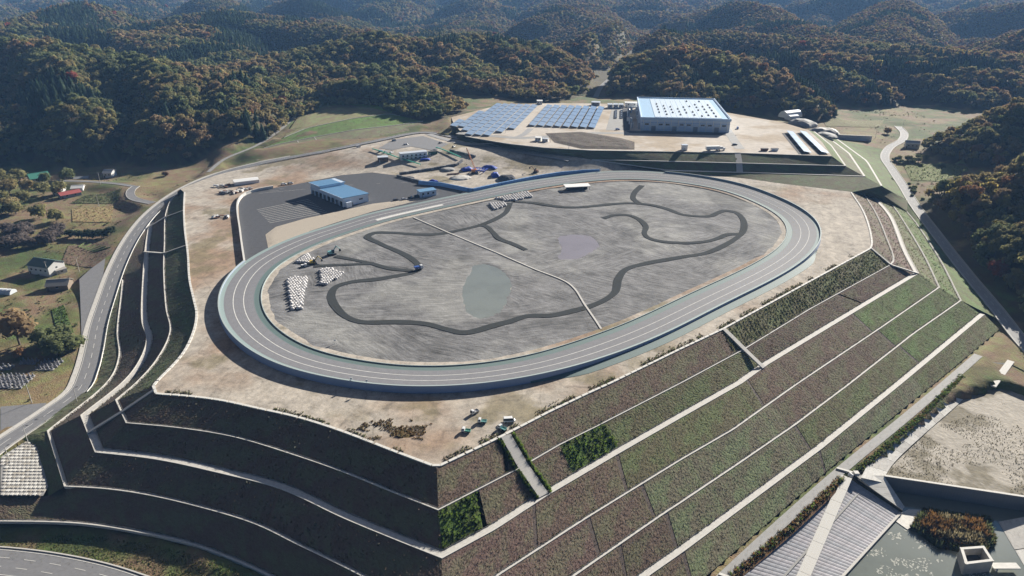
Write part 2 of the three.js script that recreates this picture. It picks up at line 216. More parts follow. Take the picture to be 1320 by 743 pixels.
  maple: [[-243.3,8,-754.3],[-249.3,7,-746.5],[-248.3,6,-722.1],[-236.8,9,-757.9],[-240.1,11,-794.4]],
  f0: [[-219.5,1.2,-591.2],[-191.7,3.8,-604.6],[-160.5,7,-617.3],[-128.2,9.5,-641.3],[-86.8,10,-683.8]],
  f1: [[-224.9,3,-629],[-215.5,4.5,-638.2],[-186.7,8,-652],[-149.9,12,-668.1],[-112.2,12.6,-687.8],[-89.2,13,-705.7]],
  f2: [[-215.9,6,-661.5],[-200.9,9.8,-686.7],[-182.4,12,-698.8],[-159.2,14.5,-714.3],[-127.9,16,-729.8],[-114.7,15.5,-721.6]],
  f3: [[-225.9,10.5,-749.5],[-225.8,12.5,-780.5],[-219.1,13.5,-794.7],[-181.8,16,-787.2],[-149.1,17,-758.8],[-124.5,16.4,-734.3]],
  hillane: [[-252.8,-3,-569.5],[-250.8,0,-603.1],[-236.2,3,-641.8],[-230.6,6,-683.1],[-229,9,-722.9],[-229.3,11.5,-753]],
  chanT: [[133.1,-29.3,-213.7],[143.3,-29.3,-226],[166.4,-29.3,-246.9],[198.2,-29.3,-274.3],[230.4,-29.3,-302]],
  chanB: [[141.9,-32,-214.3],[152,-32,-225.5],[174.9,-32,-245.2],[203.6,-32,-268.7],[228.5,-32,-290.3]],
  baysA: [[-156.6,0,-428.4],[-124.9,0.19,-450.6]],
  baysB: [[-173.7,0.17,-455.8],[-144.3,0.79,-478.2]]
};

// ---------------------------------------------------------------- helpers
function rng(a) { return () => { a |= 0; a = a + 0x6D2B79F5 | 0; let t = Math.imul(a ^ a >>> 15, 1 | a); t = t + Math.imul(t ^ t >>> 7, 61 | t) ^ t; return ((t ^ t >>> 14) >>> 0) / 4294967296; }; }
const rnd = rng(20231);
const ss = (a, b, x) => { const t = Math.min(1, Math.max(0, (x - a) / (b - a))); return t * t * (3 - 2 * t); };
const mix = (a, b, t) => a + (b - a) * t;
function h2(x, y) { let h = Math.imul(x, 374761393) + Math.imul(y, 668265263) | 0; h = Math.imul(h ^ h >>> 13, 1274126177); return ((h ^ h >>> 16) >>> 0) / 4294967296; }
function vn(x, y) { const ix = Math.floor(x), iy = Math.floor(y); let u = x - ix, v = y - iy; u = u * u * (3 - 2 * u); v = v * v * (3 - 2 * v); const a = h2(ix, iy), b = h2(ix + 1, iy), c = h2(ix, iy + 1), d = h2(ix + 1, iy + 1); return a + (b - a) * u + (c - a) * v + (a - b - c + d) * u * v; }
function fbm(x, y, o = 4) { let s = 0, a = 0.5, n = 0; for (let i = 0; i < o; i++) { s += a * vn(x, y); n += a; a *= 0.5; x = x * 2.03 + 17.3; y = y * 2.03 + 9.1; } return s / n; }
const ridge = (x, y) => 1 - Math.abs(2 * vn(x, y) - 1);
const toS = v => { v = Math.min(1, Math.max(0, v)); return Math.round(255 * (v <= 0.0031308 ? v * 12.92 : 1.055 * Math.pow(v, 1 / 2.4) - 0.055)); };
// colour texture from a function of linear rgb; fn(px, py, out)
function tex(w, h, fn, srgb = true) {
  const d = new Uint8Array(w * h * 4), o = [0, 0, 0];
  for (let y = 0; y < h; y++) for (let x = 0; x < w; x++) { fn(x, y, o); const k = (y * w + x) * 4; for (let c = 0; c < 3; c++) d[k + c] = srgb ? toS(o[c]) : Math.max(0, Math.min(255, o[c] * 255)); d[k + 3] = 255; }
  const t = new THREE.DataTexture(d, w, h, THREE.RGBAFormat);
  t.wrapS = t.wrapT = THREE.RepeatWrapping; t.magFilter = THREE.LinearFilter; t.minFilter = THREE.LinearMipmapLinearFilter; t.generateMipmaps = true;
  if (srgb) t.colorSpace = THREE.SRGBColorSpace; t.needsUpdate = true; return t;
}
// tiling noise
function tn(x, y, p) { const ix = Math.floor(x), iy = Math.floor(y); let u = x - ix, v = y - iy; u = u * u * (3 - 2 * u); v = v * v * (3 - 2 * v); const m = (a) => ((a % p) + p) % p; const a = h2(m(ix), m(iy)), b = h2(m(ix + 1), m(iy)), c = h2(m(ix), m(iy + 1)), d = h2(m(ix + 1), m(iy + 1)); return a + (b - a) * u + (c - a) * v + (a - b - c + d) * u * v; }
const col = (r, g, b) => new THREE.Color().setRGB(r, g, b);
function mat(r, g, b, o = {}) { return new THREE.MeshStandardMaterial({ color: col(r, g, b), roughness: 0.85, metalness: 0, side: THREE.DoubleSide, ...o }); }

const used = {};
function numbered(n) { const k = used[n] = (used[n] ?? -1) + 1; return k ? `${n}_${String(k).padStart(3, '0')}` : n; }
function tag(o, label, category, group, kind) { o.userData.label = label; o.userData.category = category; if (group) o.userData.group = group; if (kind) o.userData.kind = kind; return o; }
function shadow(m) { m.castShadow = m.receiveShadow = true; return m; }
function obj(name, geo, m, parent) { const g = Array.isArray(geo) ? mergeGeometries(geo.map(q => { const n = q.index ? q.toNonIndexed() : q; for (const a of Object.keys(n.attributes)) if (!['position', 'normal', 'uv'].includes(a)) n.deleteAttribute(a); return n; })) : geo; const o = shadow(new THREE.Mesh(g, m)); o.name = parent ? name : numbered(name); (parent || scene).add(o); return o; }
function thing(name, label, category, p = [0, 0, 0], turn = 0, group, kind) { const o = new THREE.Group(); o.name = numbered(name); o.position.set(...p); o.rotation.y = turn; scene.add(o); return tag(o, label, category, group, kind); }
function dup(o, p, turn, label, group) { const c = o.clone(); c.name = numbered(o.name.replace(/_\d{3}$/, '')); c.userData = { ...o.userData }; c.position.set(...p); c.rotation.y = turn; if (label) c.userData.label = label; if (group) c.userData.group = group; scene.add(c); return c; }
function bx(w, h, d, x = 0, y = 0, z = 0, ry = 0, rz = 0) { const g = new THREE.BoxGeometry(w, h, d); g.translate(0, h / 2, 0); if (rz) g.rotateZ(rz); if (ry) g.rotateY(ry); g.translate(x, y, z); return g; }
function cyl(r0, r1, h, x = 0, y = 0, z = 0, n = 10) { const g = new THREE.CylinderGeometry(r1, r0, h, n); g.translate(x, y + h / 2, z); return g; }
function bar(a, b, r, n = 6, r2) { const A = new THREE.Vector3(...a), B = new THREE.Vector3(...b), d = B.clone().sub(A); const g = new THREE.CylinderGeometry(r2 ?? r, r, d.length(), n); g.translate(0, d.length() / 2, 0); g.applyQuaternion(new THREE.Quaternion().setFromUnitVectors(new THREE.Vector3(0, 1, 0), d.normalize())); g.translate(...a); return g; }
function extr(pts, depth, bevel = 0) { const s = new THREE.Shape(pts.map(p => new THREE.Vector2(...p))); const g = new THREE.ExtrudeGeometry(s, { depth: depth - 2 * bevel, bevelEnabled: bevel > 0, bevelSize: bevel, bevelThickness: bevel, bevelSegments: 1, bevelOffset: -bevel, steps: 1 }); g.translate(0, 0, -(depth - 2 * bevel) / 2); return g; }

// ground level of the levelled site
function ground(x, z) { return (3 * ss(430, 560, -z) + 7 * ss(540, 600 - 35 * ss(0, 65, x), -z) * (1 - ss(70, 130, x))) * ss(-250, -110, x); }

// polylines -----------------------------------------------------------------
const V = (a, b) => Math.hypot(a[0] - b[0], a[2] - b[2]);
function smooth(pts, step, closed = false) { // centripetal curve, even spacing
  const c = new THREE.CatmullRomCurve3(pts.map(p => new THREE.Vector3(...p)), closed, 'centripetal');
  const n = Math.max(2, Math.ceil(c.getLength() / step)); const out = c.getSpacedPoints(n).map(v => [v.x, v.y, v.z]); if (closed) out.pop(); return out;
}
function even(pts, n) { // n+1 points evenly along a polyline, kinks kept close
  const cum = [0]; for (let i = 1; i < pts.length; i++) cum.push(cum[i - 1] + V(pts[i], pts[i - 1])); const L = cum.at(-1), out = []; let k = 0;
  for (let i = 0; i <= n; i++) { const s = L * i / n; while (k < pts.length - 2 && cum[k + 1] < s) k++; const t = cum[k + 1] > cum[k] ? (s - cum[k]) / (cum[k + 1] - cum[k]) : 0; out.push([0, 1, 2].map(c => mix(pts[k][c], pts[k + 1][c], t))); } return out;
}
const plen = p => { let s = 0; for (let i = 1; i < p.length; i++) s += V(p[i], p[i - 1]); return s; };
function normals(p, closed) { // to the left of travel (dz,-dx), mitred
  const n = p.length, out = []; for (let i = 0; i < n; i++) { const a = p[closed ? (i + n - 1) % n : Math.max(0, i - 1)], b = p[i], c = p[closed ? (i + 1) % n : Math.min(n - 1, i + 1)]; let d1 = [b[0] - a[0], b[2] - a[2]], d2 = [c[0] - b[0], c[2] - b[2]]; const l1 = Math.hypot(...d1), l2 = Math.hypot(...d2); if (l1 < 1e-6) d1 = d2; if (l2 < 1e-6) d2 = d1; const m1 = Math.hypot(...d1) || 1, m2 = Math.hypot(...d2) || 1; const n1 = [d1[1] / m1, -d1[0] / m1], n2 = [d2[1] / m2, -d2[0] / m2]; let x = n1[0] + n2[0], z = n1[1] + n2[1]; const l = Math.hypot(x, z) || 1; x /= l; z /= l; const k = 1 / Math.max(0.45, x * n1[0] + z * n1[1]); out.push([x * k, z * k]); } return out;
}
function offset(p, d, closed) { const n = normals(p, closed); return p.map((q, i) => [q[0] + n[i][0] * d, q[1], q[2] + n[i][1] * d]); }
// grid geometry from rows of points; uv in metres/scale from (arc, row distance)
function gridGeo(rows, { closed = false, uvs = 1, flat = false, world = false } = {}) {
  const nr = rows.length, nc = rows[0].length, P = [], U = [], I = []; const arc = [0]; const mid = rows[nr >> 1];
  for (let i = 1; i < nc; i++) arc.push(arc[i - 1] + Math.hypot(mid[i][0] - mid[i - 1][0], mid[i][1] - mid[i - 1][1], mid[i][2] - mid[i - 1][2]));
  let v = 0; for (let r = 0; r < nr; r++) { if (r) v += Math.hypot(...[0, 1, 2].map(c => rows[r][nc >> 1][c] - rows[r - 1][nc >> 1][c])); for (let i = 0; i < nc; i++) { P.push(...rows[r][i]); world ? U.push(rows[r][i][0] / uvs, -rows[r][i][2] / uvs) : U.push(arc[i] / uvs, v / uvs); } }
  const cc = closed ? nc : nc - 1; for (let r = 0; r < nr - 1; r++) for (let i = 0; i < cc; i++) { const j = (i + 1) % nc, a = r * nc + i, b = r * nc + j, c = a + nc, d = b + nc; I.push(a, b, c, b, d, c); }
  let g = new THREE.BufferGeometry(); g.setAttribute('position', new THREE.Float32BufferAttribute(P, 3)); g.setAttribute('uv', new THREE.Float32BufferAttribute(U, 2)); g.setIndex(I); if (flat) g = g.toNonIndexed(); g.computeVertexNormals(); return g;
}
// sweep a profile [[offset to the left, rise], ...] along a line
function sweep(p, prof, o = {}) { const n = normals(p, o.closed); return gridGeo(prof.map(([d, h]) => p.map((q, i) => { const dd = typeof d === 'function' ? d(i) : d, hh = typeof h === 'function' ? h(i) : h; return [q[0] + n[i][0] * dd, q[1] + hh, q[2] + n[i][1] * dd]; })), o); }
// closed-section bar along a line (box section), with end caps
function sweepBox(p, d0, d1, y0, y1) { const prof = [[d0, y0], [d0, y1], [d1, y1], [d1, y0], [d0, y0]]; const g = sweep(p, prof, { flat: true }); const n = normals(p), caps = []; for (const i of [0, p.length - 1]) { const q = p[i], c = (d, y) => [q[0] + n[i][0] * d, q[1] + y, q[2] + n[i][1] * d]; caps.push(gridGeo([[c(d0, y0), c(d1, y0)], [c(d0, y1), c(d1, y1)]], { flat: true })); } return mergeGeometries([g, ...caps]); }
// sheet over a polygon (x, z), cut into cells so that it follows yf(x, z)
function drape(poly, cell, yf, { uvs = 1, uo = [0, 0] } = {}) {
  const P = [], U = []; let x0 = 1e9, x1 = -1e9, z0 = 1e9, z1 = -1e9; const S = poly.map(p => p.length > 2 ? [p[0], p[2]] : p);
  for (const [x, z] of S) { x0 = Math.min(x0, x); x1 = Math.max(x1, x); z0 = Math.min(z0, z); z1 = Math.max(z1, z); }
  const cut = (q, a, s, k) => { const o = []; for (let i = 0; i < q.length; i++) { const A = q[i], B = q[(i + 1) % q.length], ia = s * (A[k] - a) >= 0, ib = s * (B[k] - a) >= 0; if (ia) o.push(A); if (ia !== ib) { const t = (a - A[k]) / (B[k] - A[k]); o.push([mix(A[0], B[0], t), mix(A[1], B[1], t)]); } } return o; };
  for (let x = Math.floor(x0 / cell) * cell; x < x1; x += cell) { let qx = cut(cut(S, x, 1, 0), x + cell, -1, 0); if (qx.length < 3) continue; for (let z = Math.floor(z0 / cell) * cell; z < z1; z += cell) { const q = cut(cut(qx, z, 1, 1), z + cell, -1, 1); if (q.length < 3) continue; const c = q.map(a => new THREE.Vector2(a[0], -a[1])); let tr; try { tr = THREE.ShapeUtils.triangulateShape(THREE.ShapeUtils.isClockWise(c) ? (q.reverse(), c.reverse(), c) : c, []); } catch { continue; } for (const t of tr) for (const k of t) { const [a, b] = q[k]; P.push(a, yf(a, b), b); U.push((a - uo[0]) / uvs, (uo[1] - b) / uvs); } } }
  const g = new THREE.BufferGeometry(); g.setAttribute('position', new THREE.Float32BufferAttribute(P, 3)); g.setAttribute('uv', new THREE.Float32BufferAttribute(U, 2)); const nn = new Float32Array(P.length), e = 0.5;
  for (let i = 0; i < P.length; i += 3) { const x = P[i], z = P[i + 2], dx = (yf(x + e, z) - yf(x - e, z)) / (2 * e), dz = (yf(x, z + e) - yf(x, z - e)) / (2 * e), l = Math.hypot(dx, 1, dz); nn[i] = -dx / l; nn[i + 1] = 1 / l; nn[i + 2] = -dz / l; }
  g.setAttribute('normal', new THREE.BufferAttribute(nn, 3)); return g;
}
function inside(poly, x, z) { let c = false; for (let i = 0, j = poly.length - 1; i < poly.length; j = i++) { const a = poly[i], b = poly[j]; const az = a[2] ?? a[1], bz = b[2] ?? b[1]; if ((az > z) !== (bz > z) && x < (b[0] - a[0]) * (z - az) / (bz - az) + a[0]) c = !c; } return c; }
function near(poly, x, z) { let best = 1e12, y = 0; for (let i = 0; i < poly.length - 1; i++) { const a = poly[i], b = poly[i + 1], ux = b[0] - a[0], uz = b[2] - a[2], L = ux * ux + uz * uz || 1e-9; let t = ((x - a[0]) * ux + (z - a[2]) * uz) / L; t = t < 0 ? 0 : t > 1 ? 1 : t; const ex = x - a[0] - ux * t, ez = z - a[2] - uz * t, d = ex * ex + ez * ez; if (d < best) { best = d; y = a[1] + (b[1] - a[1]) * t; } } return [Math.sqrt(best), y]; }
const mid = (a, b, t = 0.5) => [0, 1, 2].map(c => mix(a[c], b[c], t));
const dirY = (a, b) => Math.atan2(-(b[2] - a[2]), b[0] - a[0]); // turn that takes +x to a->b

// ---------------------------------------------------------------- materials
const texGrain = tex(512, 512, (x, y, o) => { const n = 0.55 * tn(x / 4, y / 4, 128) + 0.3 * tn(x / 16, y / 16, 32) + 0.4 * h2(x, y); const v = 0.62 + 0.3 * n; o[0] = o[1] = o[2] = v; });
const texRough = tex(256, 256, (x, y, o) => { o[0] = o[1] = o[2] = 0.45 * tn(x / 3, y / 3, 85.33 | 0) + 0.35 * h2(x, y) + 0.2 * tn(x / 16, y / 16, 16); }, false);
const texGrass = tex(1024, 1024, (x, y, o) => { // turf: blades, thatch, thin and dense patches; tile 48 m
  const a = tn(x / 3, y / 6, 341), b = tn(x / 64, y / 64, 16), c = h2(x, y), d = tn(x / 16, y / 16, 64), e = tn(x / 128 + 3, y / 128, 8), f = tn(x / 32, y / 8, 32); const v = (0.4 + 0.55 * (0.35 * a + 0.4 * c + 0.25 * d)) * (0.78 + 0.3 * b + 0.2 * e - 0.12 * ss(0.55, 0.8, f)); const w = ss(0.3, 0.75, b * 0.45 + d * 0.25 + e * 0.3); o[0] = v * mix(1.08, 0.86, w); o[1] = v * mix(0.94, 1.04, w); o[2] = v * mix(0.88, 0.74, w); if (c > 0.975) { o[0] *= 1.55; o[1] *= 1.5; o[2] *= 1.4; } });
const texConc = tex(512, 512, (x, y, o) => { const s = fbm(x / 90, y / 20, 3), g = h2(x, y), m = tn(x / 64, y / 64, 8); const v = 0.72 + 0.12 * g - 0.18 * ss(0.55, 0.8, s) + 0.14 * m; o[0] = v; o[1] = v * 0.985; o[2] = v * 0.95; });
const texAsph = tex(512, 512, (x, y, o) => { const g = h2(x, y), m = tn(x / 40, y / 40, 12), st = tn(x / 200, y / 6, 85); const v = 0.72 + 0.22 * g + 0.16 * m - 0.1 * ss(0.6, 0.9, st); o[0] = v; o[1] = v; o[2] = v * 1.01; });
const M = { seam: mat(0.085, 0.06, 0.048),
  asphalt: mat(0.17, 0.17, 0.18, { map: texAsph, roughness: 0.8 }), asphaltOld: mat(0.2, 0.2, 0.205, { map: texAsph, roughness: 0.85 }), asphaltPale: mat(0.33, 0.325, 0.32, { map: texAsph, roughness: 0.9 }), asphaltPit: new THREE.MeshPhysicalMaterial({ color: col(0.1, 0.102, 0.11), map: texAsph, roughness: 1, specularIntensity: 0.3, side: THREE.DoubleSide }),
  trail: new THREE.MeshPhysicalMaterial({ color: col(0.055, 0.06, 0.06), map: texAsph, roughness: 1, specularIntensity: 0.15, side: THREE.DoubleSide }), line: mat(0.72, 0.72, 0.7, { map: texConc }), conc: mat(0.6, 0.585, 0.56, { map: texConc }), concDark: mat(0.33, 0.33, 0.33, { map: texConc }), concWhite: mat(0.74, 0.73, 0.7, { map: texConc }),
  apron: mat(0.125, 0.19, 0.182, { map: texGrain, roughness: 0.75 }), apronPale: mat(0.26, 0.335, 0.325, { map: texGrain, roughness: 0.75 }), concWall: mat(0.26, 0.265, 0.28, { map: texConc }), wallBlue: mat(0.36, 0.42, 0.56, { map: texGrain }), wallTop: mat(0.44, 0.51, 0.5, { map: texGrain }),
  blue: mat(0.17, 0.37, 0.68, { roughness: 0.5 }), tarp: mat(0.015, 0.06, 0.4, { roughness: 0.6 }), white: mat(0.78, 0.78, 0.76, { roughness: 0.6 }), bag: mat(0.74, 0.72, 0.7, { map: texGrain }), green: mat(0.08, 0.42, 0.3, { roughness: 0.5 }),
  steel: mat(0.4, 0.41, 0.43, { metalness: 0.6, roughness: 0.5 }), dark: mat(0.035, 0.035, 0.04), black: mat(0.02, 0.02, 0.022, { roughness: 0.95 }), glass: mat(0.03, 0.04, 0.05, { roughness: 0.12 }), tyre: mat(0.02, 0.02, 0.02),
  roofBlue: mat(0.16, 0.32, 0.5, { roughness: 0.45, metalness: 0.15 }), wallPale: mat(0.62, 0.7, 0.8, { roughness: 0.7 }), rust: mat(0.2, 0.1, 0.06), orange: mat(0.5, 0.16, 0.03, { roughness: 0.5 }), brown: mat(0.14, 0.09, 0.06), wood: mat(0.28, 0.22, 0.16, { map: texGrain }), tin: mat(0.36, 0.34, 0.31, { map: texGrain, roughness: 0.7 }),
  roofGreen: mat(0.07, 0.14, 0.13, { map: texGrain, roughness: 0.6 }), roofTeal: mat(0.06, 0.24, 0.18, { roughness: 0.55 }), roofRed: mat(0.36, 0.09, 0.08, { roughness: 0.6 }), roofGrey: mat(0.3, 0.31, 0.33), plaster: mat(0.72, 0.71, 0.68, { map: texGrain }), vinyl: mat(0.6, 0.64, 0.68, { roughness: 0.35 }), panel: mat(0.27, 0.35, 0.44, { roughness: 0.2, metalness: 0.2 }), panelSkyPale: mat(0.34, 0.38, 0.43, { roughness: 0.25 }), panelDark: mat(0.03, 0.04, 0.055, { roughness: 0.3 }), stone: mat(0.22, 0.22, 0.24, { roughness: 0.4 }), bark: mat(0.09, 0.07, 0.055),  // solar panel colours lightened to stand for reflected sky
};

// ---------------------------------------------------------------- the land
const roadL = smooth(D.road_left, 4), roadR = smooth(D.road_right, 5);
const r6 = even(D.r6_right, 40), r4f = even(D.r4_front, 40);
const backEdge = [...D.t0far, [150, 15, -800], [60, 15, -806], [-10, 15, -800], [-62, 15, -720], [-58, 14, -690], [-56, 12, -660]];
// pinned lines: the land meets them at their own height
const pins = [[roadL, 6, 26], [roadR, 6, 22], [r6, 2, 12], [[...D.o_toepath], 3, 14], [r4f.map(p => [p[0], -20.3, p[2]]), 1, 9], [backEdge, 2, 20], [D.paveline, 2, 14], [D.paveside, 2, 12], [D.o_sideroad, 4, 14], [D.o_sideroad2, 4, 16], [smooth(D.road_bottom, 6), 8, 20], [D.o_valleyroad, 5, 26], [D.f1.map(q => [q[0], q[1] - 1, q[2]]), 3, 12], [D.f2.map(q => [q[0], q[1] - 1, q[2]]), 3, 10], [D.f3.map(q => [q[0], q[1] - 1, q[2]]), 4, 14], [D.hillane, 4, 12]];
const spots = [[-280, -15.5, -380], [-262, -16.8, -358], [-300, -14, -440], [-310, -11.5, -480], [-360, -10.5, -560], [-420, -10, -570], [-330, -8.5, -580], [-285, -7, -560], [-240, -17.3, -290], [-215, -17.3, -262], [-260, -17, -320], [-340, -17, -330], [-240, -17, -220], [-330, -18, -200], [-400, -14, -420],
  [-150, -22, -140], [-60, -22.5, -110], [-200, -22, -150], [-200, -23, -110], [0, -26, -90], [80, -30, -110], [60, -30, -90], [150, -32, -150], [250, -32, -200], [270, -30, -260], [330, -15, -560], [345, -15, -520], [330, -11, -760], [400, -11, -760], [470, -12, -730], [420, -11, -860], [520, -11, -860], [360, -8, -850], [450, -13, -690], [300, 0, -760], [380, -12, -930], [600, -10, -900],
  [-160, 12, -720], [-190, 10, -690], [-130, 14, -740], [-230, 7, -660], [-240, 6, -720], [-60, 14, -860], [60, 9, -880], [110, 6, -930], [170, 8, -900], [-300, 12, -940], [-200, 8, -980], [0, 10, -1000], [300, -4, -880], [-600, 0, -620], [-800, 5, -900], [900, 0, -900], [700, 0, -600], [600, 0, -400], [-500, -8, -450], [-500, -15, -250], [400, -20, -250], [0, 5, -1300], [600, 5, -1300], [-600, 12, -1300]];
// wooded ridges: crest points [x, z, height], half width
const ridges = [
  // hill above the village: back ridge and four rounded spurs
  [[[-900, -960, 74], [-700, -910, 70], [-560, -870, 68], [-470, -835, 60], [-400, -805, 52], [-330, -790, 44], [-290, -785, 32]], 84], [[[-540, -850, 66], [-480, -775, 56], [-448, -715, 40]], 66], [[[-425, -690, 34], [-402, -655, 31]], 47], [[[-395, -795, 54], [-350, -735, 46], [-326, -690, 34], [-314, -655, 22]], 50], [[[-300, -775, 40], [-280, -722, 37], [-270, -690, 26]], 47], [[[-640, -880, 64], [-600, -780, 46], [-560, -700, 28]], 70], [[[-495, -700, 22], [-478, -655, 14]], 44],
  // ridge behind the fields
  [[[-345, -985, 34], [-290, -1040, 44], [-205, -1085, 62], [-130, -1095, 52], [-40, -1140, 54], [30, -1100, 46]], 80], [[[-205, -1085, 58], [-165, -1020, 44], [-130, -965, 26]], 48], [[[-120, -1090, 50], [-80, -1030, 40], [-45, -970, 24]], 50], [[[-30, -1130, 52], [5, -1060, 42], [35, -990, 26]], 48], [[[40, -1090, 46], [75, -1040, 34], [95, -985, 20]], 42],
  [[[-290, -890, 24], [-245, -925, 33], [-170, -940, 33], [-90, -930, 28], [-15, -915, 21], [28, -895, 14]], 52],
  [[[-215, -850, 22], [-180, -825, 29], [-135, -808, 33], [-104, -785, 29], [-88, -755, 18]], 46],
  // hill behind the warehouse
  [[[150, -985, 30], [195, -1000, 46], [245, -1000, 51], [290, -965, 42], [325, -920, 28]], 80], [[[215, -990, 46], [222, -930, 30], [225, -890, 16]], 48], [[[290, -960, 40], [325, -905, 24], [345, -870, 10]], 44], [[[245, -990, 46], [275, -915, 24], [285, -885, 10]], 40],
  // ridges across the valley fields
  [[[250, -1330, 42], [390, -1380, 48], [520, -1290, 40], [650, -1190, 34], [800, -1100, 28]], 95], [[[345, -1130, 24], [430, -1120, 32], [540, -1085, 29], [640, -1020, 22], [740, -950, 12]], 72], [[[430, -1110, 28], [460, -1040, 18], [480, -985, 6]], 50], [[[550, -1075, 26], [590, -1000, 14], [610, -955, 4]], 50], [[[660, -1000, 20], [700, -930, 8]], 46],
  [[[760, -760, 60], [600, -705, 46], [520, -680, 38], [480, -670, 26], [458, -664, 10]], 58],
  [[[720, -520, 80], [520, -480, 60], [420, -478, 40], [378, -480, 24], [352, -485, 4]], 58], [[[640, -360, 70], [450, -380, 40], [375, -392, 16], [338, -402, -6]], 52], [[[640, -250, 70], [480, -290, 42], [375, -318, 6], [335, -332, -14]], 56], [[[-700, -560, 40], [-560, -520, 24], [-480, -520, 8]], 50], [[[-700, -340, 40], [-560, -330, 18], [-480, -320, 2]], 60],
  [[[-1150, -1250, 70], [-820, -1230, 64], [-580, -1190, 54], [-450, -1120, 42]], 95], [[[-620, -1500, 66], [-420, -1430, 60], [-260, -1330, 52]], 90], [[[-560, -1190, 50], [-500, -1080, 40], [-430, -1010, 24]], 60], [[[-760, -1220, 56], [-720, -1100, 46], [-680, -1020, 30]], 64],
].map(([c, w]) => [c.map(([x, z, h]) => [x, h, z]), w]);
const siteEdge = [...D.road_edge, D.r3_left.at(-1), [-192, 0, -214], [-190, 0, -180], [-330, 0, -184], [-330, 0, -166], ...r4f, ...r6, ...offset(roadR, 4).slice(22, 70).map(p => p), [330, 0, -700], [300, 0, -720], ...[...D.t0far].reverse().slice(0, 1), ...backEdge.slice(6), ...[...roadL].reverse().filter(p => p[2] < -505 && p[0] < -60)];
const siteRing = [...siteEdge, siteEdge[0]];
const basin = [[64, 0, -158], ...D.o_lining_top.slice(1), ...D.o_chan.slice(1, -1), [232, 0, -285], [262, 0, -250], [270, 0, -120], [90, 0, -120]];
const basinRing = [...basin, basin[0]];
function bare(x, z) { let s = 0, w = 0; for (const [a, y, b] of spots) { const d = (x - a) * (x - a) + (z - b) * (z - b) + 60; const k = 1 / (d * d); s += y * k; w += k; } return s / w; }
const dome = u => u >= 1 ? 0 : Math.pow(1 - u * u, 0.85);
const clear = (x, z) => near(D.o_valleyroad, x, z)[0];
function hills(x, z) { // rounded spurs with steep feet; -99 where there is none
  const wx = x + 16 * (fbm(x / 55 + 3, z / 55, 3) - 0.5), wz = z + 16 * (fbm(x / 55, z / 55 + 40, 3) - 0.5); let best = -99, b = null;
  for (const [c, w] of ridges) { let ok = false; for (const p of c) if (Math.abs(p[0] - x) < 330 && Math.abs(p[2] - z) < 330) { ok = true; break; } if (!ok) continue; const [d, y] = near(c, wx, wz); const u = d / w; if (u >= 1) continue; if (b === null) b = bare(x, z); best = Math.max(best, b + (y - b) * dome(u)); }
  return best;
}
function far(x, z) { // rounded hills of two sizes filling the distance
  const d = -z, k = ss(1080, 1330, d + Math.max(0, Math.abs(x) - 150) * 0.3); if (k <= 0) return -99; let best = -99; const lift = -36 + 44 * ss(2200, 5600, d) + 26 * (fbm(x / 900 + 2, z / 900 + 7, 2) - 0.5);
  const wx = x + 40 * (fbm(x / 130 + 3, z / 130, 2) - 0.5), wz = z + 40 * (fbm(x / 130, z / 130 + 40, 2) - 0.5);
  for (const [cell, w0, h0, s] of [[360, 155, 112, 1], [190, 82, 66, 2]]) { const cx = Math.floor(wx / cell), cz = Math.floor(wz / cell); for (let i = -1; i <= 1; i++) for (let j = -1; j <= 1; j++) { const a = cx + i, b = cz + j, r1 = h2(a * 7 + s, b * 3), r2 = h2(a * 5, b * 11 + s), r3 = h2(a + 91 * s, b - 17), r4 = h2(a - 33, b + 71 * s); const px = (a + 0.2 + 0.6 * r1) * cell, pz = (b + 0.2 + 0.6 * r2) * cell, an = 0.5 + 2.2 * r3, len = cell * (0.25 + 0.35 * r4), ca = Math.cos(an), sa = Math.sin(an); const ex = wx - px, ez = wz - pz; let t = ex * ca + ez * sa; t = Math.max(-len, Math.min(len, t)); const u = Math.hypot(ex - ca * t, ez - sa * t) / (w0 * (0.8 + 0.35 * r1)); if (u < 1) best = Math.max(best, lift + h0 * (0.6 + 0.6 * r2) * (s === 2 ? 0.75 + 0.5 * fbm(x / 400, z / 400, 2) : 1) * (1 - 0.22 * Math.abs(t) / len) * dome(u)); } }
  best = Math.max(best, lift); return mix(-60, best, k * ss(6, 60, clear(x, z)));
}
function land(x, z) {
  let y = bare(x, z) + 1.2 * (fbm(x / 40, z / 40, 3) - 0.5); const h = Math.max(hills(x, z), far(x, z)); if (h > y - 8) { const k = ss(-5, 5, h - y); y = mix(y, Math.max(y, h), k); }
  if (-z < 1700) for (const [p, r0, r1] of pins) { const q = p[p.length >> 1]; if (Math.hypot(q[0] - x, q[2] - z) > 480 && p !== pins[11][0]) continue; const [d, py] = near(p, x, z); if (d < r1) y = mix(py - 0.12, y, ss(r0, r1, d)); }
  return y;
}
function landCut(x, z) { // lowered under the earthworks and the basin, which are built on top
  let y = land(x, z); if (-z < 860 && Math.abs(x) < 420) { if (inside(siteEdge, x, z)) { y -= 34 * ss(1, 14, near(siteRing, x, z)[0]); } if (inside(basin, x, z)) y -= 18 * ss(1, 8, near(basinRing, x, z)[0]); } return y;
}
const fieldTone = [[0.17, 0.17, 0.06], [0.33, 0.26, 0.14], [0.11, 0.15, 0.04], [0.26, 0.19, 0.12]];
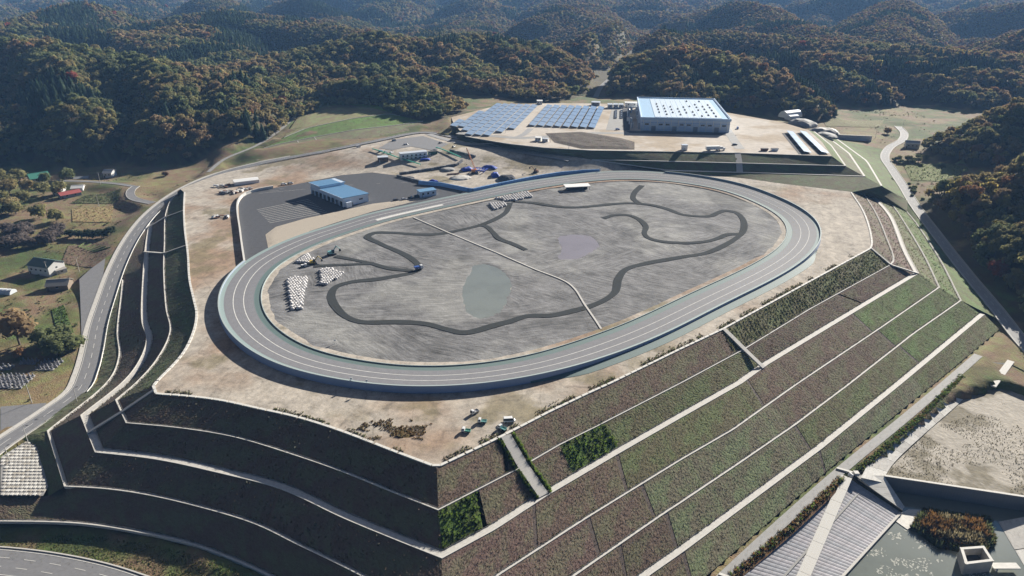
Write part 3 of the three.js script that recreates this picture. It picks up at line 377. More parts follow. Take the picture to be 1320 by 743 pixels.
{
  const zs = [60]; let z = 60; while (z > -7600) { const d = Math.max(0, -z); z -= d < 900 ? 4.5 : d < 1500 ? 8 : 8 + (d - 1500) * 0.011; zs.push(z); }
  const nx = 300, P = [], C = [], U = [], I = [];
  for (const zz of zs) { const half = 420 + Math.max(0, -zz) * 0.86; for (let i = 0; i <= nx; i++) { const t = i / nx * 2 - 1, x = half * (0.55 * t + 0.45 * t * Math.abs(t)); const y = landCut(x, zz); P.push(x, y, zz); U.push(x / 40, zz / 40);
    const n = fbm(x / 16, zz / 16, 4), m = fbm(x / 48 + 5, zz / 48, 3); const wood = -zz > 950 || hills(x, zz) > -90; let c; if (wood) c = [0.075 + 0.04 * n, 0.06 + 0.03 * n, 0.032]; else { const a = fieldTone[m > 0.55 ? 1 : m > 0.45 ? 0 : 2], b = fieldTone[n > 0.55 ? 3 : 0], k = ss(0.35, 0.65, n); c = [0, 1, 2].map(j => mix(a[j], b[j], k) * (0.75 + 0.5 * n)); } C.push(...c); } }
  for (let r = 0; r < zs.length - 1; r++) for (let i = 0; i < nx; i++) { const a = r * (nx + 1) + i, b = a + 1, c = a + nx + 1, d = c + 1; I.push(a, b, c, b, d, c); }
  const g = new THREE.BufferGeometry(); g.setAttribute('position', new THREE.Float32BufferAttribute(P, 3)); g.setAttribute('color', new THREE.Float32BufferAttribute(C, 3)); g.setAttribute('uv', new THREE.Float32BufferAttribute(U, 2)); g.setIndex(I); g.computeVertexNormals();
  const m = new THREE.MeshStandardMaterial({ vertexColors: true, map: texGrass, roughness: 1, side: THREE.DoubleSide, bumpMap: texRough, bumpScale: 0.25 });
  tag(obj('ground', g, m), 'rolling valley land with fields and wooded hills', 'ground', null, 'structure');
}
console.log('land done');

// ---------------------------------------------------------------- levelled site
const rings = [];
const segs = ['left', 'hip', 'front', 'right', 'far'];
// graded ring lines with the same breakpoints on every level
for (let k = 0; k < 7; k++) { rings[k] = {}; for (const s of segs) { const p = D[`r${k}_${s}`]; if (p) rings[k][s] = (s === 'left' || s === 'front' || s === 'far') && p.length > 3 ? smooth(p, 3) : p; } }
const plateauEdge = [...rings[0].left, ...rings[0].hip.slice(1), ...rings[0].front.slice(1), ...rings[0].right.slice(1), ...rings[0].far.slice(1)];
const plateauBack = offset(roadL, -5.4).reverse().filter(p => p[2] < -506 && p[0] < -58 && p[0] > -256);
const plateauPoly = [...plateauEdge, ...[...D.t3].reverse(), ...plateauBack];
const trackCtl = D.track, NT = trackCtl.length;
// smoothed inner lane line of the oval: points every 2 m, with the control index u
const track = (() => { const c = new THREE.CatmullRomCurve3(trackCtl.map(p => new THREE.Vector3(...p)), true, 'centripetal'); const n = Math.round(c.getLength() / 2); const pt = c.getSpacedPoints(n); pt.pop(); let p = pt.map(v => [v.x, v.y, v.z]); for (let it = 0; it < 60; it++) p = p.map((q, i) => { const a = p[(i + n - 1) % n], b = p[(i + 1) % n]; return [0, 1, 2].map(c => 0.5 * q[c] + 0.25 * (a[c] + b[c])); }); return p; })();
const trackU = track.map(p => { let b = 1e9, u = 0; for (let i = 0; i < NT; i++) { const A = trackCtl[i], B = trackCtl[(i + 1) % NT], ux = B[0] - A[0], uz = B[2] - A[2], L = ux * ux + uz * uz, t = Math.min(1, Math.max(0, ((p[0] - A[0]) * ux + (p[2] - A[2]) * uz) / L)), d = Math.hypot(p[0] - A[0] - ux * t, p[2] - A[2] - uz * t); if (d < b) { b = d; u = i + t; } } return u; });
let bank = track.map((p, i) => { const n = track.length, a = track[(i + n - 8) % n], b = track[(i + 8) % n], d1 = Math.atan2(p[2] - a[2], p[0] - a[0]), d2 = Math.atan2(b[2] - p[2], b[0] - p[0]); let d = d2 - d1; d = Math.atan2(Math.sin(d), Math.cos(d)); return 0.035 + 0.085 * ss(0.04, 0.14, Math.abs(d)); });
for (let it = 0; it < 80; it++) bank = bank.map((b, i) => 0.5 * b + 0.25 * (bank[(i + 1) % bank.length] + bank[(i + bank.length - 1) % bank.length]));
const trackN = normals(track, true);
const base0 = track.map((p, i) => p[1] - 0.7);
const trackY = (i, off) => 0.35 + (off + 4.7) * bank[i] - 0.7; // rise relative to the line point
const infieldEdge = offset(track, -10.2, true), trackOuter = offset(track, 12, true);

// dirt of the plateau
const dirtTex = tex(2048, 2048, (px, py, o) => {
  const x = px / 2048 * 540 - 270, z = -150 - py / 2048 * 540; const n = fbm(x / 30, z / 30, 5), f = fbm(x / 3.5 + 50, z / 3.5, 3), g = h2(px, py), w = fbm(x / 75 + 11, z / 75 + 3, 3);
  let r = 0.45, gg = 0.4, b = 0.335; const red = 0.85 * ss(0.46, 0.7, 0.62 * n + 0.38 * w + 0.13 * ss(-120, -190, x) - 0.13 * ss(-70, 60, x)); r = mix(r, 0.31, red); gg = mix(gg, 0.2, red); b = mix(b, 0.125, red);
  const grass = ss(0.55, 0.72, fbm(x / 18 + 70, z / 18 + 20, 4)) * ss(0.42, 0.6, fbm(x / 60 - 9, z / 60, 2) + (z > -240 ? 0.12 : 0)); r = mix(r, 0.2, grass * 0.75); gg = mix(gg, 0.165, grass * 0.75); b = mix(b, 0.085, grass * 0.75);
  const rut = ss(0.46, 0.5, vn((x + 0.35 * z) / 1.6 + 5 * w, (z - 0.2 * x) / 40)) * 0.12; const sp = g > 0.986 ? -0.35 : g < 0.012 ? 0.25 : 0; const crack = ss(0.9, 0.99, ridge(x / 7 + 3 * w, z / 9 + 2 * n)) * 0.16; const v = 0.62 + 0.55 * f + 0.3 * (g - 0.5) - rut * f + sp - crack + 0.3 * (fbm(x / 1.1, z / 1.1, 2) - 0.5); o[0] = r * v; o[1] = gg * v; o[2] = b * v;
});
const dirtMat = new THREE.MeshStandardMaterial({ map: dirtTex, roughness: 1, side: THREE.DoubleSide, bumpMap: tex(1024, 1024, (x, y, o) => { o[0] = o[1] = o[2] = 0.6 * fbm(x / 24, y / 24, 4) + 0.4 * h2(x, y) * fbm(x / 90, y / 90, 2); }, false), bumpScale: 0.22 });
const undul = (x, z) => 0.5 * (fbm(x / 14, z / 14, 3) - 0.5);
tag(obj('plateau', drape(plateauPoly, 6, (x, z) => ground(x, z) + 0.1 * undul(x, z) - 0.02, { uvs: 540, uo: [-270, -150] }), dirtMat), 'levelled bare tan and reddish dirt platform round the oval', 'dirt ground', null, 'structure');

// grey infield with ruts, pale clay smears and tyre rings
const circles = []; { const r = rng(5); for (let i = 0; i < 70; i++) { const a = r() * 6.28, x = -130 + r() * 300, z = -250 - r() * 270; circles.push([x, z, 2 + r() * 9, r() * 6.28, 0.6 + r() * 2.6]); } }
// each pass of the grader left straight marks of its own direction
const gradeAngle = (x, z) => { const wx = x + 14 * (fbm(x / 18, z / 18, 2) - 0.5), wz = z + 14 * (fbm(x / 18 + 5, z / 18, 2) - 0.5); let b = 1e9, a = 0; const cx = Math.floor(wx / 34), cz = Math.floor(wz / 34); for (let i = -1; i <= 1; i++) for (let j = -1; j <= 1; j++) { const p = (cx + i + 0.1 + 0.8 * h2(cx + i, cz + j)) * 34, q = (cz + j + 0.1 + 0.8 * h2(cz + j + 50, cx + i)) * 34, d = (wx - p) * (wx - p) + (wz - q) * (wz - q); if (d < b) { b = d; a = -0.7 + 2.0 * h2(cx + i + 7, cz + j - 3); } } return a; };
const gravTex = tex(2048, 2048, (px, py, o) => {
  const x = px / 2048 * 340 - 145, z = -225 - py / 2048 * 340; const w = fbm(x / 45, z / 45, 3), ang = gradeAngle(x, z); const ca = Math.cos(ang), sa = Math.sin(ang), u = x * ca + z * sa, v = -x * sa + z * ca;
  const vv = v + 0.7 * fbm(x / 6 + 9, z / 6, 2), streak = 0.6 * fbm(u / 11, vv / 0.8, 3) + 0.4 * fbm(x / 2.4 + 7, z / 2.4, 3), st2 = vn(u / 4 + 90, vv / 0.45), n = fbm(x / 9, z / 9, 4), pale = ss(0.52, 0.72, fbm(x / 32 + 21, z / 32 + 8, 4)), g = h2(px, py);
  let L = 0.165 + 0.2 * (streak - 0.5) + 0.1 * (st2 - 0.5) + 0.13 * (n - 0.5) + 0.08 * pale + 0.09 * (g - 0.5); const wet = ss(0.62, 0.76, fbm(x / 26 + 40, z / 26 + 30, 4)); L *= 1 - 0.35 * wet;
  let k = 0; for (let i = 0; i < circles.length; i++) { const c = circles[i], dx = x - c[0], dz = z - c[1]; if (dx > c[2] + 1 || dx < -c[2] - 1 || dz > c[2] + 1 || dz < -c[2] - 1) continue; const d = Math.hypot(dx, dz), t = Math.abs(d - c[2]), t2 = Math.abs(d - c[2] + 1.7); let a = Math.atan2(dz, dx) - c[3]; a = Math.atan2(Math.sin(a), Math.cos(a)); if (Math.abs(a) < c[4] && (t < 0.28 || t2 < 0.28)) k = h2(i, 7) > 0.4 ? -1 : 0.8; } L *= 1 + 0.2 * k;
  L *= 0.93; o[0] = L; o[1] = L * 0.985; o[2] = L * (0.985 - 0.05 * pale);
});
const gravBump = tex(1024, 1024, (px, py, o) => { const x = px / 4, z = py / 4; const a = gradeAngle(x, z), u = x * Math.cos(a) + z * Math.sin(a), v = -x * Math.sin(a) + z * Math.cos(a); o[0] = o[1] = o[2] = 0.3 * fbm(u / 9, (v + 0.7 * fbm(x / 6, z / 6, 2)) / 0.8, 3) + 0.5 * fbm(x / 2.5, z / 2.5, 3) + 0.2 * h2(px, py); }, false);
const gravMat = new THREE.MeshStandardMaterial({ map: gravTex, roughness: 1, side: THREE.DoubleSide, bumpMap: gravBump, bumpScale: 0.35 });
const poolRings = ['puddle1', 'puddle2'].map(k => { const p = smooth(D[k], 3, true); return [p, [...p, p[0]]]; });
const bowl = (x, z) => { for (const [p, r] of poolRings) if (Math.abs(x - p[0][0]) < 60 && Math.abs(z - p[0][2]) < 70 && inside(p, x, z)) return 1.1 * ss(-0.5, 5, near(r, x, z)[0]); return 0; };
const infieldY = (x, z) => -bowl(x, z) + ground(x, z) + 0.12 + 0.6 * Math.max(-0.15, fbm(x / 12 + 3, z / 12, 4) - 0.47) * ss(3, 16, 30);
tag(obj('infield_ground', drape(infieldEdge, 2.5, infieldY, { uvs: 340, uo: [-145, -225] }), gravMat), 'grey rutted gravel ground enclosed by the oval track', 'gravel ground', null, 'structure');
// dry earth verge between track apron and gravel
tag(obj('infield_verge', sweep(track, [[-11.8, i => base0[i] - track[i][1] + 0.16], [-10.2, i => base0[i] - track[i][1] + 0.32], [-7.9, i => base0[i] - track[i][1] + 0.3]], { closed: true, uvs: 540, world: true }), new THREE.MeshStandardMaterial({ map: dirtTex, roughness: 1, side: THREE.DoubleSide, bumpMap: texRough, bumpScale: 0.2 })), 'narrow dry earth verge along the inner rim of the track', 'verge', null, 'structure');

// ---------------------------------------------------------------- the oval track
{
  const t = thing('race_track', 'banked grey asphalt oval track with two white lane lines', 'race track', [0, 0, 0], 0, null, 'structure');
  const prof = (a, b, n, dy = 0) => Array.from({ length: n + 1 }, (_, k) => { const off = mix(a, b, k / n); return [off, i => trackY(i, off) + dy]; });
  obj('asphalt', sweep(track, prof(-4.7, 8.9, 5), { closed: true, uvs: 10 }), M.asphalt, t);
  obj('apron', sweep(track, [[-8, i => -0.45], [-7.6, i => -0.35], ...prof(-5.2, -4.72, 1, 0.0)], { closed: true, uvs: 6 }), M.apron, t);
  obj('inner_kerb', sweep(track, [[-8.3, i => -0.6], [-8.3, i => 0.05], [-7.95, i => 0.05], [-7.95, i => -0.5]], { closed: true, flat: true }), M.wallTop, t);
  obj('outer_strip', sweep(track, [[8.92, i => trackY(i, 8.9)], [10.9, i => trackY(i, 8.9) + 0.35]], { closed: true, uvs: 6 }), M.apronPale, t);
  for (const off of [0, 4.7]) obj('lane_line', sweep(track, prof(off - 0.16, off + 0.16, 1, 0.03), { closed: true, uvs: 8 }), M.line, t);
  const fin = track.filter((p, i) => trackU[i] > 9.95 && trackU[i] < 11.1); obj('start_grid', sweep(fin, [[-3.2, 0], [-0.5, 0.0]].map(([d]) => [d, k => { const i = track.indexOf(fin[k]); return trackY(i, d) + 0.05; }]), { uvs: 8 }), M.line, t);
  const wallIdx = []; for (let i = 0; i < track.length; i++) { const u = trackU[i]; wallIdx.push(!(u > 4.2 && u < 16.3)); }
  // outer wall: one length of wall round the bends and the near straight, cut into panels
  const w = thing('track_wall', 'pale blue concrete wall with greenish coping round the outside of the oval', 'wall');
  let s = wallIdx.findIndex((v, i) => v && !wallIdx[(i + track.length - 1) % track.length]); const order = []; for (let k = 0; k < track.length; k++) { const i = (s + k) % track.length; if (!wallIdx[i]) break; order.push(i); }
  for (let a = 0; a < order.length - 1; a += 6) { const ids = order.slice(a, Math.min(order.length, a + 7)); if (ids.length < 2) break; const pp = ids.map(i => { const n = trackN[i]; return [track[i][0] + n[0] * 10.9, track[i][1], track[i][2] + n[1] * 10.9]; }); const topY = k => trackY(ids[k], 8.9) + 1.0, gy = k => ground(pp[k][0], pp[k][2]) - pp[k][1] - 0.2;
    obj('wall_panel', sweep(pp, [[0, k => topY(k) - 1.0], [0, topY], [0.35, topY], [0.75, gy]], { flat: true, uvs: 5 }), M.wallBlue, w);
    obj('coping', sweep(pp, [[-0.12, k => topY(k) + 0.0], [-0.12, k => topY(k) + 0.16], [0.5, k => topY(k) + 0.16], [0.5, k => topY(k)]], { flat: true }), M.wallTop, w); }
  // green painted bank outside the near straight
  const bi = order.filter(i => trackU[i] > 24.5 && trackU[i] < 31.6); const bp = bi.map(i => { const n = trackN[i]; return [track[i][0] + n[0] * 11.7, track[i][1], track[i][2] + n[1] * 11.7]; });
  tag(obj('green_bank', sweep(bp, [[0, k => 0.1], [k => 3.6 * ss(0, 12, Math.min(k, bp.length - 1 - k)) + 0.3, k => ground(bp[k][0], bp[k][2]) - bp[k][1] + 0.08]], { uvs: 6 }), M.apron), 'green painted sloping strip outside the wall of the near straight', 'bank', null, 'structure');
}
// ---------------------------------------------------------------- embankments
function vegMat(r, g, b) { return new THREE.MeshStandardMaterial({ color: col(r, g, b), map: texGrass, roughness: 1, side: THREE.DoubleSide, bumpMap: texRough, bumpScale: 0.3 }); }
const veg = {  brown: vegMat(0.19, 0.148, 0.115), brown2: vegMat(0.205, 0.158, 0.125), plum: vegMat(0.22, 0.16, 0.14), olive: vegMat(0.18, 0.18, 0.1), grey: vegMat(0.22, 0.22, 0.15), green: vegMat(0.155, 0.2, 0.08), lush: vegMat(0.1, 0.155, 0.03), pasture: vegMat(0.14, 0.155, 0.085), pasture2: vegMat(0.15, 0.155, 0.09) };
const tuftSpots = []; // [x, y, z, kind, size]
const emb = thing('embankment', 'stepped grass embankment with pale concrete benches round the platform', 'embankment', [0, 0, 0], 0, null, 'structure');
const benchW = [0.7, 1.1, 2.9, 1.2, 1.2, 2.7, 0.5];
// whole ring lines per level, then inner edges of benches by offset to the uphill (left of travel) side
function ringLine(k, names) { const out = []; const marks = {}; for (const s of names) { const p = rings[k][s]; if (!p) continue; const q = s === 'right' ? even(p, 90) : s === 'hip' ? even(p, 8) : even(p, Math.max(10, Math.round(plen(p) / 3))); marks[s] = [out.length ? out.length - 1 : 0, 0]; if (out.length) q.shift(); out.push(...q); marks[s][1] = out.length - 1; } return { p: out, marks }; }
// travel left-top -> front -> right: uphill lies on the left? the plateau centre decides
function inner(k, names, w) { const r = ringLine(k, names); const a = offset(r.p, w), b = offset(r.p, -w); const c = [0, 0, -350]; const m = r.p.length >> 1; const q = V(a[m], c) < V(b[m], c) ? a : b; return { outer: r.p, inner: q, marks: r.marks }; }
const have = k => segs.filter(s => rings[k][s]);
const RL = rings.map((_, k) => inner(k, have(k), benchW[k]));
const cutSeg = (line, marks, s) => line.slice(marks[s][0], marks[s][1] + 1);
function panel(A, B, m, rough = 0.12, parent = emb, name = 'slope_panel') { // A upper line, B lower line
  const n = Math.max(2, Math.round(Math.max(plen(A), plen(B)) / 2.5)), a = even(A, n), b = even(B, n), rows = []; for (let r = 0; r <= 5; r++) rows.push(a.map((p, i) => { const q = mid(p, b[i], r / 5); if (r > 0 && r < 5 && i > 0 && i < n) q[1] += rough * (fbm(q[0] / 2.5, q[2] / 2.5, 2) - 0.4) * 2; return q; })); return obj(name, gridGeo(rows, { uvs: 48 }), m, parent);
}
function part(line, f0, f1) { const n = line.length - 1; const q = even(line, 200); return q.slice(Math.round(f0 * 200), Math.round(f1 * 200) + 1); }
function tufts(A, B, kind, per, size) { const n = Math.round(per * plen(A) * V(mid(A[0], A.at(-1)), mid(B[0], B.at(-1)))); for (let i = 0; i < n; i++) { const t = rnd(), v = 0.03 + 0.94 * rnd(), a = A[Math.min(A.length - 1, Math.floor(t * A.length))], b = B[Math.min(B.length - 1, Math.floor(t * B.length))]; const q = mid(a, b, v); tuftSpots.push([q[0] + (rnd() - 0.5) * 1.6, q[1] - 0.05, q[2] + (rnd() - 0.5) * 1.6, kind, size * (0.6 + 0.8 * rnd())]); } }
function bench(k, s, m) { const o = cutSeg(RL[k].outer, RL[k].marks, s), i = cutSeg(RL[k].inner, RL[k].marks, s); const up1 = p => p.map(q => [q[0], q[1] + 0.06, q[2]]), lip = p => p.map(q => [q[0], q[1] + 0.22, q[2]]), lo = p => p.map(q => [q[0], q[1] - 0.8, q[2]]); const inW = o.map((q, j) => mid(q, i[j], Math.min(0.3, 0.3 / benchW[k]))), inG = o.map((q, j) => mid(q, i[j], Math.max(0.55, 1 - 0.6 / benchW[k]))); const gut = inG.map(q => [q[0], q[1] - 0.25, q[2]]); const n = Math.max(1, Math.round(plen(o) / 9)); for (let a = 0; a < n; a++) { const x0 = Math.round(a / n * (o.length - 1)), x1 = Math.round((a + 1) / n * (o.length - 1)); if (x1 <= x0) continue; const c = L => L.slice(x0, x1 + 1); obj('bench_slab', gridGeo([lo(c(o)), lip(c(o)), lip(c(inW)), up1(c(inW)), up1(c(inG)), c(gut), c(i).map(q => [q[0], q[1] - 0.25, q[2]]), up1(c(i)).map(q => [q[0], q[1] + 0.1, q[2]])], { flat: true, uvs: 7 }), m, emb); } }
// panels of the right-hand face, from the front corner to the far corner
const faces = [['brown2', 'lush', 'brown', 'conc', 'olive'], ['lush', 'brown2', 'conc', 'brown', 'lush', 'olive', 'conc', 'brown', 'brown2'], ['plum', 'brown2', 'olive', 'brown', 'green'], ['plum', 'brown2', 'grey', 'brown', 'green'], ['brown2', 'brown', 'grey', 'olive', 'green'], ['brown', 'grey', 'grey', 'olive']];
const fr = D.seams.map(s => [0, ...s, 1]); fr[0] = [0, 0.087, 0.5, 1]; faces[0] = ['brown2', 'brown', 'olive']; fr[1] = [0, 0.046, 0.112, 0.165, 0.235, 0.52, 0.809, 1]; faces[1] = ['lush', 'brown2', 'brown', 'lush', 'olive', 'brown', 'brown2'];
for (let k = 0; k < 6; k++) {
  const A = cutSeg(RL[k].outer, RL[k].marks, 'right'), B = cutSeg(RL[k + 1].inner, RL[k + 1].marks, 'right');
  for (let j = 0; j < faces[k].length; j++) { const f0 = fr[k][j], f1 = fr[k][j + 1], kind = faces[k][j];
    const gap = 0.0016, a = part(A, f0 + gap, f1 - gap), b = part(B, f0 + gap, f1 - gap); panel(a, b, veg[kind]); tufts(even(a, 60), even(b, 60), kind, kind === 'lush' ? 1.6 : 2.5, kind === 'lush' ? 0.9 : k === 0 && j === 2 ? 0.6 : 0.27);
    if (j < faces[k].length - 1 && k > 1) panel(part(A, f1 - 0.0035, f1 + 0.0035).map(p => [p[0], p[1] - 0.12, p[2]]), part(B, f1 - 0.0035, f1 + 0.0035).map(p => [p[0], p[1] - 0.12, p[2]]), M.seam, 0, emb, 'seam_drain'); }
}
// concrete steps straight down the slope
for (const [p, w, lush] of [[D.ramp1, 1.9, 1], [D.ramp2, 1.1, 0], [D.ramp3, 0.6, 0]]) { const q = even(p.map(a => [a[0], a[1] + 0.3, a[2]]), 16); obj('stair_ramp', sweepBox(q, -w, w, -0.6, 0.12), M.conc, emb); if (lush) for (const s of [-1, 1]) for (let i = 0; i < 240; i++) { const t = rnd(), a = q[Math.min(15, t * 16 | 0)], b = q[Math.min(16, (t * 16 | 0) + 1)], c = mid(a, b, t * 16 % 1), n = normals([a, b])[0], d = s * (w + 0.3 + 1.3 * rnd()); tuftSpots.push([c[0] + n[0] * d, c[1] - 0.45, c[2] + n[1] * d, 'lush', 0.7 + 0.7 * rnd()]); } }
// front-left face and the hip, in sun shade
for (const s of ['front', 'hip']) for (let k = 0; k < 4; k++) {
  if (!rings[k + 1][s]) continue; const A = cutSeg(RL[k].outer, RL[k].marks, s), B = cutSeg(RL[k + 1].inner, RL[k + 1].marks, s);
  if (k === 3) { const A3 = [...even(D.paveline, 60), ...A.slice(1)]; panel(A3, B, veg.brown); continue; }
  if (s === 'front') { const f = [0.6, 0.56, 0.537, 0.502][k]; if (k === 0) { panel(A, B, veg.brown); } else { panel(part(A, 0, f), part(B, 0, f), veg.brown); panel(part(A, f, f + 0.005).map(p => [p[0], p[1] + 0.1, p[2]]), part(B, f, f + 0.005).map(p => [p[0], p[1] + 0.1, p[2]]), M.brown, 0, emb, 'seam_drain'); panel(part(A, f + 0.005, 1), part(B, f + 0.005, 1), veg.brown2); } tufts(even(A, 60), even(B, 60), 'brown', 0.7, 0.4); tufts(even(A, 60), even(B, 60), 'grey', 0.015, 0.7); }
  else panel(A, B, veg.brown2);
}
// left face: lower lines run down on to the road
{
  const edge = smooth(D.road_edge, 4); const down = (p, far) => { const t = p[0]; let k = 0, b = 1e9; edge.forEach((q, i) => { const d = V(q, t); if (d < b) { b = d; k = i; } }); return [...edge.slice(0, k), ...p]; };
  for (let k = 0; k < 4; k++) { const A = k ? cutSeg(RL[k].outer, RL[k].marks, 'left') : cutSeg(RL[0].outer, RL[0].marks, 'left'); const hasNext = k < 3; const B = hasNext ? cutSeg(RL[k + 1].inner, RL[k + 1].marks, 'left') : [...edge, [-187, -16.9, -236], [-189, -16.9, -222]];
    const up = k === 0 ? A : down(A), lo = k === 3 ? B : down(B); if (k === 3) { panel(up, lo, veg.pasture); } else { panel(up, lo, k === 0 ? veg.pasture : veg.brown); } tufts(even(up, 60), even(lo, 60), k === 0 ? 'pasture' : 'brown', 0.6, 0.45); }
  panel(D.r3_hip, [[-190, -16.9, -222], ...D.paveside.slice(1)], veg.pasture);
}
// right-hand return towards the back
for (let k = 0; k < 4; k++) { const A = cutSeg(RL[k].outer, RL[k].marks, 'far'), B = cutSeg(RL[k + 1].inner, RL[k + 1].marks, 'far'); panel(A, B, [veg.brown, veg.plum, veg.olive, veg.green][k]); tufts(even(A, 60), even(B, 60), ['brown', 'brown', 'olive', 'green'][k], 0.4, 0.6); }
{ const A = cutSeg(RL[4].outer, RL[4].marks, 'far'), B = [...offset(roadR, 4.2)].filter(p => p[2] < -345 && p[2] > -540); panel(A, B, veg.green); const A2 = D.r5_right.at(-1); }
for (let k = 1; k < 6; k++) for (const s of ['left', 'hip', 'front', 'right', 'far']) if (rings[k][s] && RL[k].marks[s]) bench(k, s, M.conc);
for (let k = 1; k < 6; k++) for (const s of ['left', 'front', 'right', 'far']) if (rings[k][s]) { const e = even(cutSeg(RL[k].inner, RL[k].marks, s), 200), n = Math.round(plen(e) * 1.1); const kind = s === 'right' || s === 'far' ? ['olive', 'brown', 'grey', 'green'] : ['brown', 'brown', 'pasture']; for (let i = 0; i < n; i++) { const t = rnd() * 199.9, a = mid(e[t | 0], e[(t | 0) + 1], t % 1), j = 0.5 * (rnd() - 0.2); tuftSpots.push([a[0] + (rnd() - 0.5) * 0.5, a[1] + 0.05, a[2] - j * 0.6, kind[rnd() * kind.length | 0], 0.35 + 0.5 * rnd() * rnd()]); } }
{ const e = even([...cutSeg(RL[0].inner, RL[0].marks, 'front'), ...cutSeg(RL[0].inner, RL[0].marks, 'right').slice(1)], 400); for (let i = 0; i < 3400; i++) { const t = rnd() * 399.9, a = mid(e[t | 0], e[(t | 0) + 1], t % 1); if (fbm(a[0] / 9, a[2] / 9, 3) < (t < 130 ? 0.56 : 0.46)) continue; const g = 0.9 + 3.2 * rnd() * rnd(); tuftSpots.push([a[0] - 0.3 * g + (rnd() - 0.5), a[1], a[2] - 0.9 * g, ['olive', 'brown', 'green', 'reed'][rnd() * 4 | 0], 0.35 + 0.5 * rnd()]); } }
// white kerb stones along the rim
{ const kerb = thing('rim_kerb', 'broken line of white concrete kerb stones along the platform rim', 'kerb'); const e = even(plateauEdge, Math.round(plen(plateauEdge) / 3.4)); for (let i = 0; i < e.length - 1; i++) { const a = e[i], b = mid(e[i], e[i + 1], 0.8 + 0.17 * h2(i, 3)); if (V(a, b) < 1) continue; obj('kerb_stone', sweepBox([a, b], -0.15, 0.85, -0.35, 0.3), M.concWhite, kerb); } }
// concrete cross drains on the left faces
for (const [name, pts] of [['cross_drain', [mid(D.r0_hip[0], D.r0_hip[1]), mid(D.r1_hip[0], D.r1_hip[1], 0.55), mid(D.r2_hip[0], D.r2_hip[1], 0.5)]], ['cross_drain', [rings[0].left[Math.round(rings[0].left.length * 0.42)], rings[1].left[Math.round(rings[1].left.length * 0.44)], rings[2].left[Math.round(rings[2].left.length * 0.28)]]], ['cross_drain', [rings[0].left[Math.round(rings[0].left.length * 0.16)], rings[1].left[Math.round(rings[1].left.length * 0.2)], edgeAt(0.27)]]]) { const p = even(pts.map(q => [q[0], q[1] + 0.15, q[2]]), 12); obj(name, sweepBox(p, -0.7, 0.7, -0.2, 0.2), M.conc, emb); }
function edgeAt(f) { const e = even(D.road_edge, 50); return e[Math.round(f * 50)]; }

// ---------------------------------------------------------------- upper terrace
{
  const front = D.t0, tp = [...front, ...D.t0far.slice(1), [150, 15, -800], [60, 15, -806], [-10, 15, -800], [-62, 15, -720]];
  const tTex = tex(1024, 1024, (px, py, o) => { const x = px / 1024 * 380, z = py / 1024 * 380; const n = fbm(x / 26, z / 26, 4), f = fbm(x / 3, z / 3, 3), v = 0.75 + 0.35 * f + 0.1 * h2(px, py), k = ss(0.4, 0.65, n); o[0] = mix(0.47, 0.36, k) * v; o[1] = mix(0.42, 0.29, k) * v; o[2] = mix(0.36, 0.21, k) * v; });
  tag(obj('terrace', drape(tp, 12, () => 15, { uvs: 380, uo: [-70, -540] }), new THREE.MeshStandardMaterial({ map: tTex, roughness: 1, side: THREE.DoubleSide, bumpMap: texRough, bumpScale: 0.15 })), 'upper gravel terrace carrying the warehouse and solar field', 'gravel ground', null, 'structure');
  const e = thing('terrace_slope', 'dark green stepped slope below the upper terrace', 'embankment', [0, 0, 0], 0, null, 'structure');
  const lines = [D.t0, D.t1, D.t2, D.t3]; for (let k = 0; k < 3; k++) { const A = lines[k], B = lines[k + 1]; const cutA = k ? A.slice(5) : A, cutB = k ? B.slice(5) : B; const n = 7; for (let j = 0; j < n; j++) panel(part(even(cutA, 200), j / n, (j + 1) / n), part(even(cutB, 200), j / n, (j + 1) / n), j % 2 ? veg.pasture : veg.pasture2, 0.1, e); }
  const b1 = D.t1.slice(5), b2 = D.t2.slice(5); obj('bench_slab', sweepBox(b1.map(q => [q[0], q[1], q[2]]), -0.4, 0.5, -0.3, 0.25), M.conc, e); obj('bench_slab', sweepBox(b2, -0.5, 1.0, -0.3, 0.3), M.conc, e); obj('bench_slab', sweepBox(D.t0.slice(1), -0.3, 0.4, -0.3, 0.2), M.conc, e);
  obj('stair_ramp', sweepBox([[183, 15, -561.5], [181, 10.1, -548.5], [179, 5.1, -538]].map(q => [q[0], q[1] + 0.25, q[2]]), -2.4, 2.4, -0.4, 0.1), M.conc, e);
  // right-hand side slope with curved benches
  const L = [D.t0far.slice(0, 3), D.t1far, D.t2far, D.t3far]; for (let k = 0; k < 3; k++) { const A = even(L[k], 14), B = even(L[k + 1], 14); panel(A, B, [veg.green, veg.grey, veg.green][k], 0.1, e); obj('bench_slab', sweepBox(B.map(q => [q[0], q[1] + 0.1, q[2]]), -0.6, 0.9, -0.3, 0.2), M.conc, e); }
  { const B = offset(roadR, 4.2).filter(p => p[2] < -540 && p[2] > -700); panel(even(D.t3far, 14), B, veg.green, 0.1, e); { const up = [D.t3.at(-1), [262, 1, -509], [272, 0.3, -514], D.t3far[0]], ends = [0, 1, 2, 3, 4].map(k => RL[k].outer.at(-1)); panel(up, [...ends, [316, -18, -536]], veg.olive, 0.1, e); } panel([D.t3.at(-1), D.t2.at(-1)], [D.r0_far.at(-1), D.t3far[0]], veg.pasture, 0.05, e); }
  tag(obj('dirt_pile_ground', drape(D.o_t_dirt, 4, (x, z) => 15.1 + 1.1 * ss(0, 7, near([...D.o_t_dirt, D.o_t_dirt[0]], x, z)[0]) * (0.5 + fbm(x / 6, z / 6, 3)), { uvs: 12 }), vegMat(0.13, 0.1, 0.085)), 'dark brown heap of spread soil on the upper terrace', 'soil heap', null, 'structure');
}
